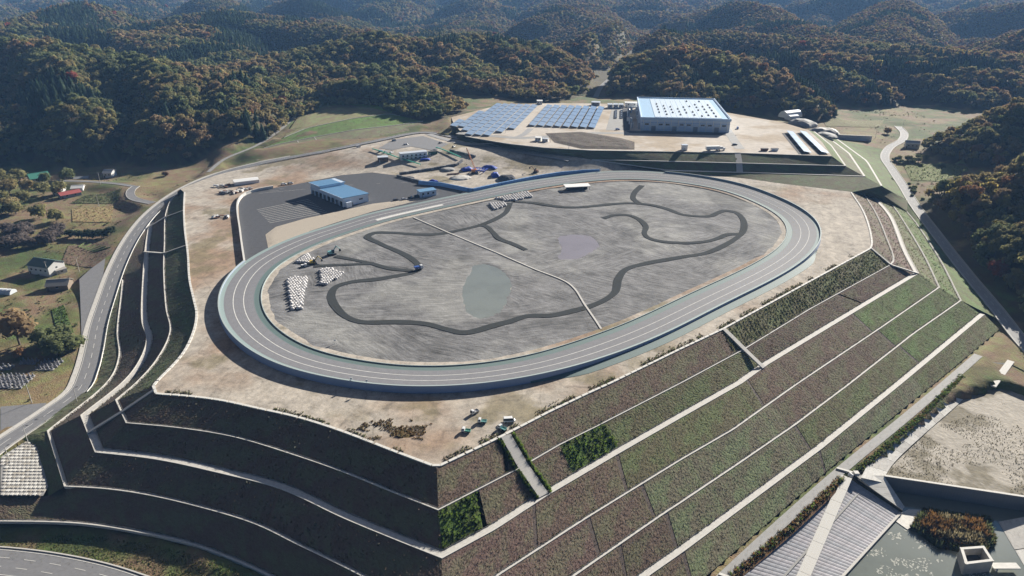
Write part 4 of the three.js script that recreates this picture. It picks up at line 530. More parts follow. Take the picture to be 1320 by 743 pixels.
// ---------------------------------------------------------------- infield trails, drain, pools
{
  const t = thing('infield_trails', 'winding dark paved trails laid over the grey infield', 'path', [0, 0, 0], 0, null, 'structure');
  const gy = p => p.map(q => [q[0], infieldY(q[0], q[2]) + 0.02, q[2]]); const soft = p => { let q = gy(p); for (let k = 0; k < 6; k++) q = q.map((a, i) => i && i < q.length - 1 ? [a[0], 0.25 * q[i - 1][1] + 0.5 * a[1] + 0.25 * q[i + 1][1], a[2]] : a); return q; };
  let kk = 0; for (const [key, w] of [['trail_loop', 1.95], ['trail_b1', 2.1], ['trail_b2', 1.8], ['trail_b3', 1.8], ['trail_b4', 1.6], ['trail_b5', 1.6]]) { const p = soft(smooth(D[key], 1.5)); const lift = 0.012 * kk++; const wob = i => 0.25 * Math.sin(i * 0.21) + 0.2 * Math.sin(i * 0.077); obj('trail', sweep(p, [[i => -w - 0.2 + wob(i), -0.4], [i => -w + wob(i), 0.16 + lift], [i => w + wob(i + 9), 0.16 + lift], [i => w + 0.2 + wob(i + 9), -0.4]], { uvs: 5, flat: true }), M.trail, t); }
  const dr = soft(smooth(D.drain, 2)); tag(obj('infield_drain', sweepBox(dr, -0.45, 0.45, -0.2, 0.3), M.conc), 'pale concrete drain crossing the grey infield', 'drain', null, 'structure');
}
function pool(key, m, label) { let p = smooth(D[key], 2.5, true); let y = 1e9; p.forEach(q => y = Math.min(y, ground(q[0], q[2]))); y += 0.06; const cx = p.reduce((t, q) => t + q[0], 0) / p.length, cz = p.reduce((t, q) => t + q[2], 0) / p.length; p = p.map(q => { const d = Math.hypot(q[0] - cx, q[2] - cz), k = 1.04 + 0.22 * (fbm(q[0] / 2.2, q[2] / 2.2, 3) - 0.5); return [cx + (q[0] - cx) * k, 0, cz + (q[2] - cz) * k]; }); tag(obj('pool_water', drape(p, 6, () => y, { uvs: 30 }), m), label, 'puddle', null, 'structure'); return [p, y]; }
const mud = tex(512, 512, (x, y, o) => { const n = fbm(x / 120, y / 120, 4), f = fbm(x / 14, y / 14, 3); const v = 0.85 + 0.25 * n + 0.1 * (f - 0.5); o[0] = v; o[1] = v; o[2] = v; });
pool('puddle1', new THREE.MeshPhysicalMaterial({ color: col(0.215, 0.235, 0.215), map: mud, roughness: 0.15, specularIntensity: 0.8, side: THREE.DoubleSide }), 'shallow grey green pool of standing water in the infield');
pool('puddle2', new THREE.MeshPhysicalMaterial({ color: col(0.215, 0.195, 0.215), map: mud, roughness: 0.4, side: THREE.DoubleSide }), 'mauve grey pool of wet mud in the far half of infield');
// ---------------------------------------------------------------- pit apron
const gp = (x, z) => ground(x, z) + 0.12;
tag(obj('pit_apron', drape(D.pit, 5, gp, { uvs: 10 }), M.asphaltPit), 'dark asphalt paddock in front of the blue garage building', 'paved yard', null, 'structure');
tag(obj('sand_wedge', drape(D.wedge, 3, (x, z) => gp(x, z) + 0.05 + 0.35 * ss(0, 3, near([...D.wedge, D.wedge[0]], x, z)[0]), { uvs: 8 }), mat(0.52, 0.45, 0.36, { map: texGrain, bumpMap: texRough, bumpScale: 0.2 })), 'wedge of pale sand between the paddock and the track', 'sand strip', null, 'structure');
{ // bay markings
  const t = thing('bay_markings', 'rows of thin white parking lines on the dark paddock asphalt', 'road marking', [0, 0, 0], 0, null, 'structure'); const A0 = D.baysA, B0 = D.baysB, a = [-164, -457], ux = [0.78, -0.62], vx = [0.62, 0.78]; const q = (s, r) => { const x = a[0] + ux[0] * s + vx[0] * r, z = a[1] + ux[1] * s + vx[1] * r; return [x, gp(x, z) + 0.03, z]; };
  for (let i = 0; i < 10; i++) obj('bay_line', sweep(even([mid(A0[0], B0[0], i / 9), mid(A0[1], B0[1], i / 9)].map(p => [p[0], gp(p[0], p[2]) + 0.12, p[2]]), 12), [[-0.2, 0], [0.2, 0]]), M.line, t); for (let i = 0; i < 3; i++) { const y0 = i * 7; obj('bay_line', sweep(even([[-185 + i * 6, 0, -494 - i * 5], [-120 + i * 20, 0, -512 - i * 3]].map(p => [p[0], gp(p[0], p[2]) + 0.03, p[2]]), 8), [[-0.1, 0], [0.1, 0]]), M.line, t); }
}
for (const [k, w, l] of [['access', 3.2, 'pale access road along the foot of the terrace slope'], ['access2', 3, 'short ramp road up to the solar field']]) { const p = smooth(D[k], 4).map(q => [q[0], Math.max(q[1], ground(q[0], q[2])) + 0.2, q[2]]); tag(obj('access_road', sweep(p, [[-w, -0.02], [0, 0.03], [w, -0.02]], { uvs: 9 }), M.asphaltPale), l, 'road', null, 'structure'); }
tag(obj('yard_lot', drape(D.yardlot, 5, (x, z) => ground(x, z) + 0.14, { uvs: 9 }), M.asphaltOld), 'grey gravel lot behind the site office', 'yard', null, 'structure');
// ---------------------------------------------------------------- roads
function dashes(p, off, on, gapL, w, parent, m, y = 0.05) { const e = even(p, Math.round(plen(p))); for (let i = 0; i + on < e.length; i += on + gapL) obj('lane_dash', sweep(e.slice(i, i + on + 1), [[off - w, y], [off + w, y]]), m, parent); }
{
  const t = thing('valley_road', 'two lane grey asphalt road curving below the dark embankment', 'road', [0, 0, 0], 0, null, 'structure'); const up = roadL.map(q => [q[0], (q[2] < -580 ? Math.max(q[1], ground(q[0], q[2]), ground(q[0] + 3, q[2] + 2)) + 0.12 : q[1]) + 0.1, q[2]]); const cutI = up.findIndex(q => q[2] < -603); const main = up.slice(0, cutI), lane = up.slice(cutI - 1);
  { const r = roadL.filter(p => p[2] < -503 && p[0] < -58 && p[0] > -258); const hi = offset(r, -5.4).map(q => [q[0], ground(q[0], q[2]) + 0.03, q[2]]), lo = offset(r, -4.2).map(q => [q[0], q[1] - 0.1, q[2]]); panel(hi, lo, veg.brown, 0.02, t, 'verge_slope'); }
  obj('carriageway', sweep(main, [[-3.9, 0], [0, 0.06], [3.9, 0]], { uvs: 9 }), M.asphaltOld, t); obj('carriageway', sweep(lane, [[-2.8, 0.02], [2.8, 0.02]], { uvs: 9 }), M.asphaltOld, t); dashes(main, 0.1, 5, 5, 0.11, t, M.line, 0.1);
  for (const o of [-3.3, 3.3]) obj('edge_line', sweep(main, [[o - 0.09, 0.045], [o + 0.09, 0.045]]), M.line, t);
  obj('footpath', sweep(main.slice(0, main.length - 8), [[3.95, -0.1], [3.95, 0.16], [4.35, 0.16], [4.35, 0.14], [6.0, 0.14], [6.0, -0.2]], { flat: true, uvs: 7 }), M.conc, t);
  obj('kerb', sweepBox(main, -4.3, -3.92, -0.2, 0.2), M.conc, t); obj('kerb', sweepBox(lane, 2.85, 3.3, -0.2, 0.25), M.conc, t); obj('kerb', sweepBox(lane, -3.2, -2.85, -0.2, 0.2), M.conc, t);
  const g = thing('guard_rail', 'white steel guard rail along the embankment side of the valley road', 'guard rail'); const gl = offset(main, -4.75).filter(q => q[2] < -250); obj('rail', sweepBox(gl, -0.05, 0.05, 0.45, 0.85), M.white, g); const gg = even(gl, Math.round(plen(gl) / 4)); for (const q of gg) obj('post', bx(0.14, 0.9, 0.14, q[0], q[1] - 0.1, q[2]), M.white, g);
  tag(obj('lay_by', drape(D.o_pullout, 5, (x, z) => near(roadL, x, z)[1] + 0.1, { uvs: 9 }), M.asphaltOld), 'triangular asphalt lay-by beside the valley road', 'lay-by', null, 'structure');
  for (const [k, w] of [['o_sideroad', 3], ['o_sideroad2', 1.9]]) { const p = smooth(D[k], 3).map(q => [q[0], land(q[0], q[2]) + 0.2, q[2]]); const s = thing('side_road', k === 'o_sideroad' ? 'short curved side road joining the valley road' : 'narrow farm lane below the wooded hill', 'road', [0, 0, 0], 0, null, 'structure'); obj('carriageway', sweep(p, [[-w, 0], [w, 0]], { uvs: 9 }), M.asphaltOld, s); for (const e of [-w, w]) obj('edge_line', sweepBox(p, e - 0.15, e + 0.15, -0.1, 0.1), M.conc, s); }
  const b = smooth(D.road_bottom, 4).map(q => [q[0], q[1] + 0.15, q[2]]); const r = thing('lower_road', 'curving grey road with dashed white lines below the grass verge', 'road', [0, 0, 0], 0, null, 'structure'); obj('carriageway', sweep(b, [[-6, 0], [6, 0]], { uvs: 9 }), M.asphaltOld, r); for (const o of [-1.2, 2.2]) dashes(b, o, 4, 5, 0.1, r, M.line); for (const o of [-4.2, 5.2]) obj('edge_line', sweep(b, [[o - 0.1, 0.05], [o + 0.1, 0.05]]), M.line, r); obj('kerb', sweepBox(b, 6.02, 6.5, -0.2, 0.22), M.conc, r);
  const rr = roadR.map(q => [q[0], q[1] + 0.1, q[2]]); const t2 = thing('valley_road', 'grey road running down the valley under the steep shaded wood', 'road', [0, 0, 0], 0, null, 'structure'); obj('carriageway', sweep(rr, [[-3.6, 0], [3.6, 0]], { uvs: 9 }), M.asphaltPale, t2); dashes(rr, 0, 5, 5, 0.1, t2, M.line, 0.04); for (const o of [-3.1, 3.1]) obj('edge_line', sweep(rr, [[o - 0.1, 0.04], [o + 0.1, 0.04]]), M.line, t2); obj('kerb', sweepBox(rr, 3.65, 4.1, -0.3, 0.3), M.conc, t2); obj('kerb', sweepBox(rr, -4.0, -3.65, -0.3, 0.25), M.conc, t2);
  const vr = smooth(D.o_valleyroad, 12).map(q => [q[0], land(q[0], q[2]) + 0.4, q[2]]); tag(obj('far_road', sweep(vr, [[-3.4, 0], [3.4, 0]], { uvs: 9 }), M.asphaltOld), 'distant road threading the gap between wooded hills', 'road', null, 'structure');
  tag(obj('stone_paving', drape(D.o_pavestone, 4, (x, z) => -17.05 - 0.9 * ss(-190, -178, z), { uvs: 6 }), M.concDark), 'base bed of the pale block paving beside the valley road', 'paving', null, 'structure');
  tag(obj('roadside_lot', drape(D.o_lot, 6, (x, z) => -16.75, { uvs: 9 }), M.asphaltOld), 'plain grey forecourt across the valley road', 'forecourt', null, 'structure');
}

// ---------------------------------------------------------------- field terraces beyond the lane
{
  const lift = (p, d = 0.5) => p.map(q => [q[0], q[1] + d, q[2]]); const f = thing('field_bank', 'two tiered grassy field banks above the lane', 'field', [0, 0, 0], 0, null, 'structure');
  panel(lift(D.f1), lift(D.f0, 0.1), vegMat(0.25, 0.24, 0.16), 0.1, f); panel(lift(D.f2), lift(D.f1), vegMat(0.15, 0.25, 0.055), 0.2, f); panel(lift(D.f3), lift(D.f2), vegMat(0.33, 0.32, 0.17), 0.1, f); panel(lift(D.f3.map(q => [q[0] - 2, q[1] + 2.2, q[2] - 26]), 0.2), lift(D.f3), vegMat(0.24, 0.4, 0.06), 0.1, f);
  for (const k of ['f1', 'f2']) obj('edging', sweepBox(even(lift(D[k], 0.5), 20), -0.4, 0.4, -0.3, 0.3), M.conc, f); tufts(even(D.f2, 60), even(D.f1, 60), 'green', 0.35, 1.0); tufts(even(D.f1, 60), even(D.f0, 60), 'grey', 0.2, 0.7);
  for (const t of [0.18, 0.3]) { const a = even(lift(D.f1, 0.45), 20)[Math.round(t * 20)], b = even(lift(D.f0, 0.2), 20)[Math.round(t * 20) + 1]; obj('edging', sweepBox(even([a, b], 3), -0.3, 0.3, -0.2, 0.2), M.conc, f); }
  const hl = smooth(D.hillane, 4).map(q => [q[0], land(q[0], q[2]) + 0.3, q[2]]); tag(obj('hill_lane', sweep(hl, [[-1.8, 0], [1.8, 0]], { uvs: 9 }), M.concDark), 'narrow lane along the foot of the wooded hill', 'road', null, 'structure');
  const patch = (key, m, label, kind, dens, size, lf = 0.3) => { const p = D[key]; tag(obj('field_patch', drape(p, 4, (x, z) => land(x, z) + lf, { uvs: 12 }), m), label, 'field', null, 'structure'); if (kind) { let n = 0; for (let i = 0; i < dens * 4; i++) { let x0 = 1e9, x1 = -1e9, z0 = 1e9, z1 = -1e9; for (const q of p) { x0 = Math.min(x0, q[0]); x1 = Math.max(x1, q[0]); z0 = Math.min(z0, q[2]); z1 = Math.max(z1, q[2]); } const x = mix(x0, x1, rnd()), z = mix(z0, z1, rnd()); if (!inside(p, x, z)) continue; tuftSpots.push([x, land(x, z) + lf, z, kind, size * (0.5 + rnd())]); if (++n > dens) break; } } };
  patch('o_yfield', vegMat(0.42, 0.32, 0.17), 'straw coloured cut field below the conifer row', 'straw', 300, 0.6); patch('o_gardens', vegMat(0.17, 0.18, 0.08), 'strip garden plots beside the red roofed barn', 'green', 300, 0.8); patch('o_plough', vegMat(0.24, 0.17, 0.125), 'ploughed brown field behind the white house', 'brown', 200, 0.7); patch('o_greenveg', vegMat(0.12, 0.2, 0.05), 'bright green vegetable patch below the tin barn', 'lush', 260, 0.7, 0.35);
  patch('o_fieldR', vegMat(0.24, 0.27, 0.1), 'pale green meadow beside the valley road', 'green', 300, 0.9); patch('o_fieldR2', vegMat(0.3, 0.28, 0.16), 'dry paddy field below the shaded far hill', null); patch('o_fieldR3', vegMat(0.3, 0.3, 0.15), 'small pale field at the foot of the hill', null);
  { const rw = thing('vegetable_row', 'dark green vegetable rows beside the ploughed field', 'vegetables', [0, 0, 0], 0, null, 'structure'); const p = D.o_rows; for (let i = 0; i < 6; i++) { const a = mid(p[0], p[4], i / 5), b = mid(p[1], p[3], i / 5); obj('row', sweep(even([a, b], 12).map(q => [q[0], land(q[0], q[2]) + 0.3, q[2]]), [[-0.9, 0], [-0.4, 0.6], [0.4, 0.6], [0.9, 0]], { uvs: 12 }), veg.green, rw); } }
  // verge below the lowest bench
  const low = D.o_lowgrass; let y; for (let i = 0; i < 5200; i++) { const t = 2 + rnd() * 30, a = mid(r4f[t | 0], r4f[(t | 0) + 1], t % 1), x = a[0] + (rnd() - 0.5) * 3, z = a[2] + 2.5 + 12 * rnd(); tuftSpots.push([x, land(x, z), z, rnd() > 0.55 ? 'straw' : rnd() > 0.5 ? 'lush' : 'green', 0.22 + 0.35 * rnd()]); }
}
// block paving beside the road: single stones, proud of their bed
{
  const p = thing('block_paving', 'pale stone block paving on the verge beside the valley road', 'paving', [0, 0, 0], 0, null, 'structure'); const q = D.o_pavestone; const gg = [0, 1, 2].map(i => bx(0.92 + 0.1 * i, 0.3, 1.1)); const mm = [M.conc, M.concWhite, mat(0.5, 0.47, 0.42, { map: texConc })]; let n = 0; const list = []; for (let a = -215; a < -140; a += 1.55) for (let b = -190, k = 0; b > -232; b -= 1.8, k++) { const x = a + (k % 2) * 0.78 + (b + 200) * 0.15, z = b; if (inside(q, x, z) && near([...q, q[0]], x, z)[0] > 0.5) list.push([x, z]); } list.sort((m1, m2) => (m1[0] * m1[0] + m1[1] * m1[1]) - (m2[0] * m2[0] + m2[1] * m2[1])); const rest = []; for (const [x, z] of list) { const y = -17.05 - 0.9 * ss(-190, -178, z); if (n < 300) { const o = obj('stone', gg[n % 3], mm[(h2(n, 1) * 3) | 0], p); o.position.set(x, y - 0.1, z); o.rotation.y = 0.1 * (h2(n, 5) - 0.5); n++; } else rest.push(bx(0.98, 0.3, 1.1, x, y - 0.1, z)); } if (rest.length) { const o = obj('stone_mass', rest, M.conc, p); o.userData.kind = 'stuff'; }
}
// ---------------------------------------------------------------- retention basin
{
  const tp = D.o_toepath; tag(obj('toe_path', sweep(smooth(tp, 3).map(q => [q[0], q[1] + 0.05, q[2]]), [[-1.9, 0], [1.9, 0]], { uvs: 9 }), M.concDark), 'grey service path along the toe of the embankment', 'path', null, 'structure');
  const bank2 = (a, b, kinds, n, s) => { const A = even(a, 60); for (let i = 0; i < n; i++) { const q = A[Math.floor(rnd() * 61)]; tuftSpots.push([q[0] + (rnd() - 0.5) * 2.2, q[1], q[2] + (rnd() - 0.5) * 2.2, kinds[Math.floor(rnd() * kinds.length)], s * (0.5 + rnd())]); } };
  tag(obj('weed_strip', sweep(smooth(D.o_weeds1, 3), [[-1.9, -0.4], [0, 0.2], [1.9, -0.3]], { uvs: 12 }), vegMat(0.2, 0.11, 0.05)), 'rust brown strip of weeds above the concrete lining', 'weeds', null, 'structure'); tag(obj('weed_strip', sweep(smooth(D.o_weeds2, 3), [[-1.3, -0.3], [0, 0.15], [1.2, -0.4]], { uvs: 12 }), vegMat(0.14, 0.15, 0.06)), 'green and brown strip of weeds beside the service path', 'weeds', null, 'structure');
  bank2(D.o_weeds1, 0, ['rust', 'rust', 'rust', 'lush', 'straw'], 900, 0.9); bank2(D.o_weeds2, 0, ['green', 'lush', 'rust', 'green', 'lush'], 1400, 0.7);
  const ch = thing('channel_lining', 'sloping pale concrete slabs between the weeds and the silt flat', 'concrete lining', [0, 0, 0], 0, null, 'structure'); const a = even(smooth(D.chanT, 3), 28), b = even(smooth(D.chanB, 3), 28); for (let i = 0; i < 28; i += 2) { const e = 0.03; obj('slab', gridGeo([a.slice(i, i + 3), b.slice(i, i + 3)].map((r, k) => r.map((q, j) => j === 2 ? mid(q, r[1], e) : q)), { uvs: 7 }), i % 4 ? M.conc : M.concWhite, ch); } obj('slab', gridGeo([[a.at(-1), b.at(-1)], [[246, -29.3, -300], [252, -32, -288]], [[250, -29.5, -290], [240, -32, -262]]], { uvs: 7 }), M.concDark, ch);
  const silt = [...D.o_sed.slice(0, 1), ...b.filter((_, i) => i % 3 === 0), [262, -32, -290], [275, -32, -240], [262, -32, -190], D.o_wall_top[2], D.o_wall_top[1]]; const siltTex = tex(512, 512, (x, y, o) => { const n = fbm(x / 70, y / 70, 4), f = fbm(x / 9, y / 9, 3), k = ss(0.42, 0.6, n); const v = 0.75 + 0.4 * f; o[0] = mix(0.4, 0.21, k) * v; o[1] = mix(0.365, 0.185, k) * v; o[2] = mix(0.31, 0.135, k) * v; });
  const siltY = (x, z) => -32.4 + 0.6 * (fbm(x / 16, z / 16, 3) - 0.5); tag(obj('silt_flat', drape(silt, 3, siltY, { uvs: 90 }), new THREE.MeshStandardMaterial({ map: siltTex, roughness: 1, side: THREE.DoubleSide, bumpMap: texRough, bumpScale: 0.2 })), 'pale silt flat with dry weeds behind the retaining wall', 'silt flat', null, 'structure');
  for (let i = 0; i < 12000; i++) { const x = 140 + 110 * rnd(), z = -205 - 90 * rnd(); if (!inside(silt, x, z)) continue; const k = fbm(x / 18 + 4, z / 18, 3) + 0.18 * ss(190, 150, x); if (k < 0.55) continue; tuftSpots.push([x, siltY(x, z), z, rnd() > 0.5 ? 'grey' : rnd() > 0.6 ? 'brown' : 'straw', 0.2 + 0.3 * rnd()]); }
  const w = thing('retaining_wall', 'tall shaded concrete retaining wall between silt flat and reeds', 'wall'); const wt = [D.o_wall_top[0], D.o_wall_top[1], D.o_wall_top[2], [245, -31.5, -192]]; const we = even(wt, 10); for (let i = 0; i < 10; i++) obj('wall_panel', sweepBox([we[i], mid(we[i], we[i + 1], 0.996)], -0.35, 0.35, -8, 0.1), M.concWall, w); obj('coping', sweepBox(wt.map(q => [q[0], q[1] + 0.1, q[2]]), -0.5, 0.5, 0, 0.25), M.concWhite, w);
  const wing = thing('wing_slab', 'sloping pale concrete wing at the end of the retaining wall', 'concrete slab', [0, 0, 0], 0, null, 'structure'); obj('slab', gridGeo([[[131.5, -29.4, -215.6], [144, -31.3, -217.2]], [[145.3, -37.1, -203.8], [148, -37.3, -206.6]]], { uvs: 7 }), M.concWhite, wing);
  const li = thing('basin_lining', 'ribbed pale grey lining slope of the retention basin', 'concrete lining', [0, 0, 0], 0, null, 'structure'); const top = even([[40, -29.6, -136], D.o_lining_top[0], D.o_lining_top[1], [128.5, -29.6, -214.2]], 60), bot = even([[74, -37, -140], D.o_lining_bot[0], D.o_lining_bot[1]], 60); const lm = [mat(0.4, 0.4, 0.44, { map: texConc }), mat(0.44, 0.43, 0.47, { map: texConc }), mat(0.37, 0.38, 0.42, { map: texConc })]; for (let i = 0; i < 60; i++) { const A = top[i], B = mid(top[i], top[i + 1], 0.985), C = bot[i], E = mid(bot[i], bot[i + 1], 0.985), up = (q, d) => [q[0], q[1] + d, q[2]]; const rows = [0, 0.5, 1].map(t => { const l = mid(A, C, t), r = mid(B, E, t); return [up(l, -0.12), up(l, 0), up(mid(l, r), 0.05), up(r, 0), up(r, -0.12)]; }); obj('lining_mat', gridGeo(rows, { uvs: 7 }), lm[(h2(i, 9) * 3) | 0], li); }
  obj('bed', gridGeo([top.map(q => [q[0], q[1] - 0.25, q[2]]), bot.map(q => [q[0], q[1] - 0.25, q[2]])], { uvs: 7 }), lm[2], li); const sb = even([mid(D.o_lining_top[0], D.o_lining_bot[0], 0.42), mid(D.o_lining_top[1], D.o_lining_bot[1], 0.38)], 10); obj('cross_joint', sweepBox(sb.map(q => [q[0], q[1] + 0.06, q[2]]), -0.35, 0.35, -0.2, 0.1), M.concDark, li); obj('toe_beam', sweepBox(bot, -0.4, 0.4, -1.2, 0.25), M.conc, li);
  const wk = thing('concrete_walkway', 'broad concrete walkway running diagonally down the ribbed lining', 'walkway'); const wa = D.o_walk[0], wb = [91, -34.0, -164]; const we2 = even([[wa[0] - 1, wa[1] + 0.4, wa[2] + 2], [wb[0], wb[1] + 0.5, wb[2]]], 8); for (let i = 0; i < 8; i++) obj('slab', sweepBox([we2[i], mid(we2[i], we2[i + 1], 0.985)], -1.9, 1.9, -0.3, 0.2), M.concWhite, wk);
  const pp = thing('drain_pipe', 'black drain pipe lying between lining and wing slab', 'pipe'); obj('pipe', bar([129.5, -28.9, -214.6], [145.2, -36.6, -203.4], 0.55, 10), M.black, pp); obj('collar', bar([128.9, -28.6, -215.1], [130.2, -29.2, -214.2], 0.75, 10), M.white, pp);
  const cu = thing('culvert_head', 'white concrete culvert head across the service path', 'culvert'); obj('beam', sweepBox(even([[125.8, -28.9, -218.6], [131.6, -28.9, -215.4]], 2), -0.5, 0.5, -0.6, 0.45), M.concWhite, cu); obj('end_block', bx(1.8, 1.3, 1.8, 131.9, -29.3, -215.3), M.concWhite, cu);
  const cu2 = thing('culvert_head', 'white concrete beam across the path near the ribbed lining', 'culvert'); obj('beam', sweepBox(even([[66, -28.8, -166], [71.5, -28.8, -163]], 2), -0.5, 0.5, -0.6, 0.4), M.concWhite, cu2); obj('end_block', bx(1.6, 1.1, 1.6, 71.8, -29.2, -162.8), M.concWhite, cu2);
  const pond = [[86, -138], [108, -170.5], [145.5, -203.2], [147, -216], [177, -208.5], [205, -201], [215, -150], [150, -110]]; tag(obj('pond_water', drape(pond, 8, () => -37.6, { uvs: 30 }), new THREE.MeshPhysicalMaterial({ color: col(0.16, 0.175, 0.15), map: mud, roughness: 0.12, side: THREE.DoubleSide })), 'murky grey green basin water below the lining', 'pond water', null, 'structure');
  const alg = new THREE.MeshStandardMaterial({ color: col(0.42, 0.42, 0.37), roughness: 0.9, side: THREE.DoubleSide }); const scum = []; const r = rng(12); for (let i = 0; i < 2200; i++) { const cx = 118 + 44 * r(), cz = -200 + 38 * r(); if (fbm(cx / 6, cz / 4 + 9, 3) < 0.53 || cx - 118 < (cz + 190) * -0.9) continue; const g = new THREE.CircleGeometry(0.1 + 0.32 * r() * r() + 0.1 * r(), 6); g.rotateX(-Math.PI / 2); g.scale(1 + r(), 1, 0.5 + 0.5 * r()); g.rotateY(r() * 3); g.translate(cx, -37.57 + 0.01 * r(), cz); scum.push(g); } if (scum.length) tag(obj('foam_scum', scum, alg), 'pale scum floating in patches on the basin water', 'scum', null, 'stuff');
  tag(obj('basin_floor', drape([[143, -202.5], [149, -205.5], [155, -205], [152, -199], [143, -195], [141, -199]], 3, () => -37.4, { uvs: 7 }), M.concWhite), 'dry white concrete floor at the foot of the pipe', 'concrete floor', null, 'structure');
  const rp = D.o_reeds; const ry = (x, z) => -37.45 + 0.9 * ss(0, 5, near([...rp, rp[0]], x, z)[0]); tag(obj('reed_island', drape(rp, 2, ry, { uvs: 12 }), vegMat(0.16, 0.12, 0.06)), 'muddy mound under the reed bed beside the wall', 'mud bank', null, 'structure'); for (let i = 0; i < 3600; i++) { const x = 142 + 36 * rnd(), z = -182 - 24 * rnd(); if (!inside(rp, x, z)) continue; const k = fbm(x / 5, z / 5, 3), e = near([...rp, rp[0]], x, z)[0]; tuftSpots.push([x, ry(x, z), z, e < 2.2 ? (rnd() > 0.4 ? 'green' : 'reed') : k > 0.5 ? 'rust' : k > 0.4 ? 'reed' : 'straw', 1.0 + 1.2 * rnd()]); }
  const rs = thing('basin_side_slab', 'pale concrete side slope of the basin beyond the reeds', 'concrete slab', [0, 0, 0], 0, null, 'structure'); for (let i = 0; i < 3; i++) { const z0 = -199 + i * 14, z1 = z0 + 13.6; obj('slab', gridGeo([[[178.5 - i * 3, -37.5, z0], [175.5 - i * 3, -37.5, z1]], [[206, -31.5, z0 - 1], [206, -31.5, z1]]], { uvs: 7 }), i % 2 ? M.concWhite : M.conc, rs); }
  const tw = thing('intake_tower', 'square hollow concrete intake tower standing in the basin', 'intake tower'); const T = D.o_towertop; for (let i = 0; i < 4; i++) { const A = T[i], B = T[(i + 1) % 4]; const L = V(A, B); const m = mid(A, B); const g = bx(L + 0.7, 6.4, 0.7, 0, 0, 0); g.rotateY(dirY(A, B)); g.translate(m[0], -39.4 + (i % 2) * 0.004, m[2]); obj('wall', g, M.conc, tw); const c = bx(L + 0.95, 0.25, 0.95); c.rotateY(dirY(A, B)); c.translate(m[0], -33 + (i % 2) * 0.004, m[2]); obj('rim', c, M.concWhite, tw); } obj('floor', bx(6, 0.3, 5, 156.5, -36, -178.4), M.dark, tw); tag(obj('access_slab', [bx(9, 0.35, 2.6, 166, -36.2, -176.5), bx(0.6, 2.2, 2, 163, -38.3, -176.5)], M.concWhite), 'white concrete slab beside the intake tower', 'slab');
  const gt = thing('sluice_slab', 'long concrete slab sloping across the shaded channel end', 'slab'); obj('slab', sweepBox(even([[226, -30.6, -281], [248, -29.2, -302]], 4), -1.5, 1.5, -0.5, 0.2), M.concWhite, gt);
}
// ---------------------------------------------------------------- vehicles
const wheelGeo = (() => { const g = new THREE.CylinderGeometry(0.31, 0.31, 0.2, 14); g.rotateX(Math.PI / 2); return g; })(), hubGeo = (() => { const g = new THREE.CylinderGeometry(0.16, 0.16, 0.21, 8); g.rotateX(Math.PI / 2); return g; })();
const paint = (r, g, b) => new THREE.MeshPhysicalMaterial({ color: col(r, g, b), roughness: 0.35, clearcoat: 0.6, clearcoatRoughness: 0.15, side: THREE.DoubleSide });
const P2 = { white: paint(0.75, 0.75, 0.74), silver: paint(0.42, 0.43, 0.45), black: paint(0.02, 0.02, 0.025), blue: paint(0.04, 0.1, 0.35), green: paint(0.1, 0.36, 0.27), teal: paint(0.2, 0.45, 0.42), red: paint(0.35, 0.03, 0.03), yellow: paint(0.6, 0.42, 0.05) };
function wheels(t, xs, w, s = 1) { for (const x of xs) for (const z of [-w, w]) { const o = obj('wheel', wheelGeo, M.tyre, t); o.position.set(x, 0.31 * s, z); o.scale.setScalar(s); const h = obj('hub', hubGeo, M.steel, o); } }
function keiTruck(label, p, turn, bed, group, canopy) { const t = thing('light_truck', label, 'truck', p, turn, group); wheels(t, [-1.05, 1.0], 0.62); obj('chassis', bx(3.2, 0.25, 1.2, 0, 0.35, 0), M.dark, t); obj('cab', extr([[0.45, 0.5], [1.62, 0.5], [1.66, 1.0], [1.4, 1.72], [1.25, 1.8], [0.45, 1.8]], 1.46, 0.05), P2.white, t); const ws = bx(0.03, 0.72, 1.26, 0, 0, 0); ws.rotateZ(0.35); ws.translate(1.66, 0.98, 0); obj('windscreen', ws, M.glass, t); for (const z of [-0.745, 0.745]) obj('side_window', bx(0.62, 0.5, 0.02, 0.95, 1.12, z), M.glass, t); for (const z of [-0.5, 0.5]) obj('headlight', bx(0.06, 0.14, 0.24, 1.66, 0.72, z), M.vinyl, t); obj('bed', bx(2.0, 0.1, 1.42, -0.62, 0.66, 0), bed, t); for (const z of [-0.7, 0.7]) obj('side_board', bx(2.0, 0.32, 0.05, -0.62, 0.76, z), bed, t); obj('tail_board', bx(0.05, 0.32, 1.36, -1.6, 0.76, 0), bed, t); if (canopy) obj('load', bx(1.7, 0.5, 1.2, -0.6, 0.78, 0), canopy, t); return t; }
function car(label, p, turn, pm, group, van) { const t = thing(van ? 'parked_van' : 'parked_car', label, van ? 'van' : 'car', p, turn, group); wheels(t, [-1.3, 1.3], 0.78); const h = van ? 1.95 : 1.42; obj('body', extr([[-2.1, 0.35], [2.1, 0.35], [2.15, 0.75], [1.9, 0.92], [-2.15, 0.98], [-2.18, 0.6]], 1.7, 0.07), pm, t); obj('window_band', extr(van ? [[-2.05, 0.95], [1.75, 0.9], [1.15, h - 0.12], [-2.0, h - 0.1]] : [[-2.0, 0.95], [1.35, 0.88], [0.55, h - 0.06], [-1.45, h - 0.06]], 1.56, 0.05), M.glass, t); obj('roof', extr(van ? [[-2.0, h - 0.35], [1.2, h - 0.2], [1.0, h], [-1.95, h]] : [[-1.5, h - 0.12], [0.6, h - 0.12], [0.4, h], [-1.3, h]], 1.5, 0.04), pm, t); for (const z of [-0.6, 0.6]) obj('headlight', bx(0.06, 0.15, 0.3, 2.12, 0.68, z), M.vinyl, t); return t; }
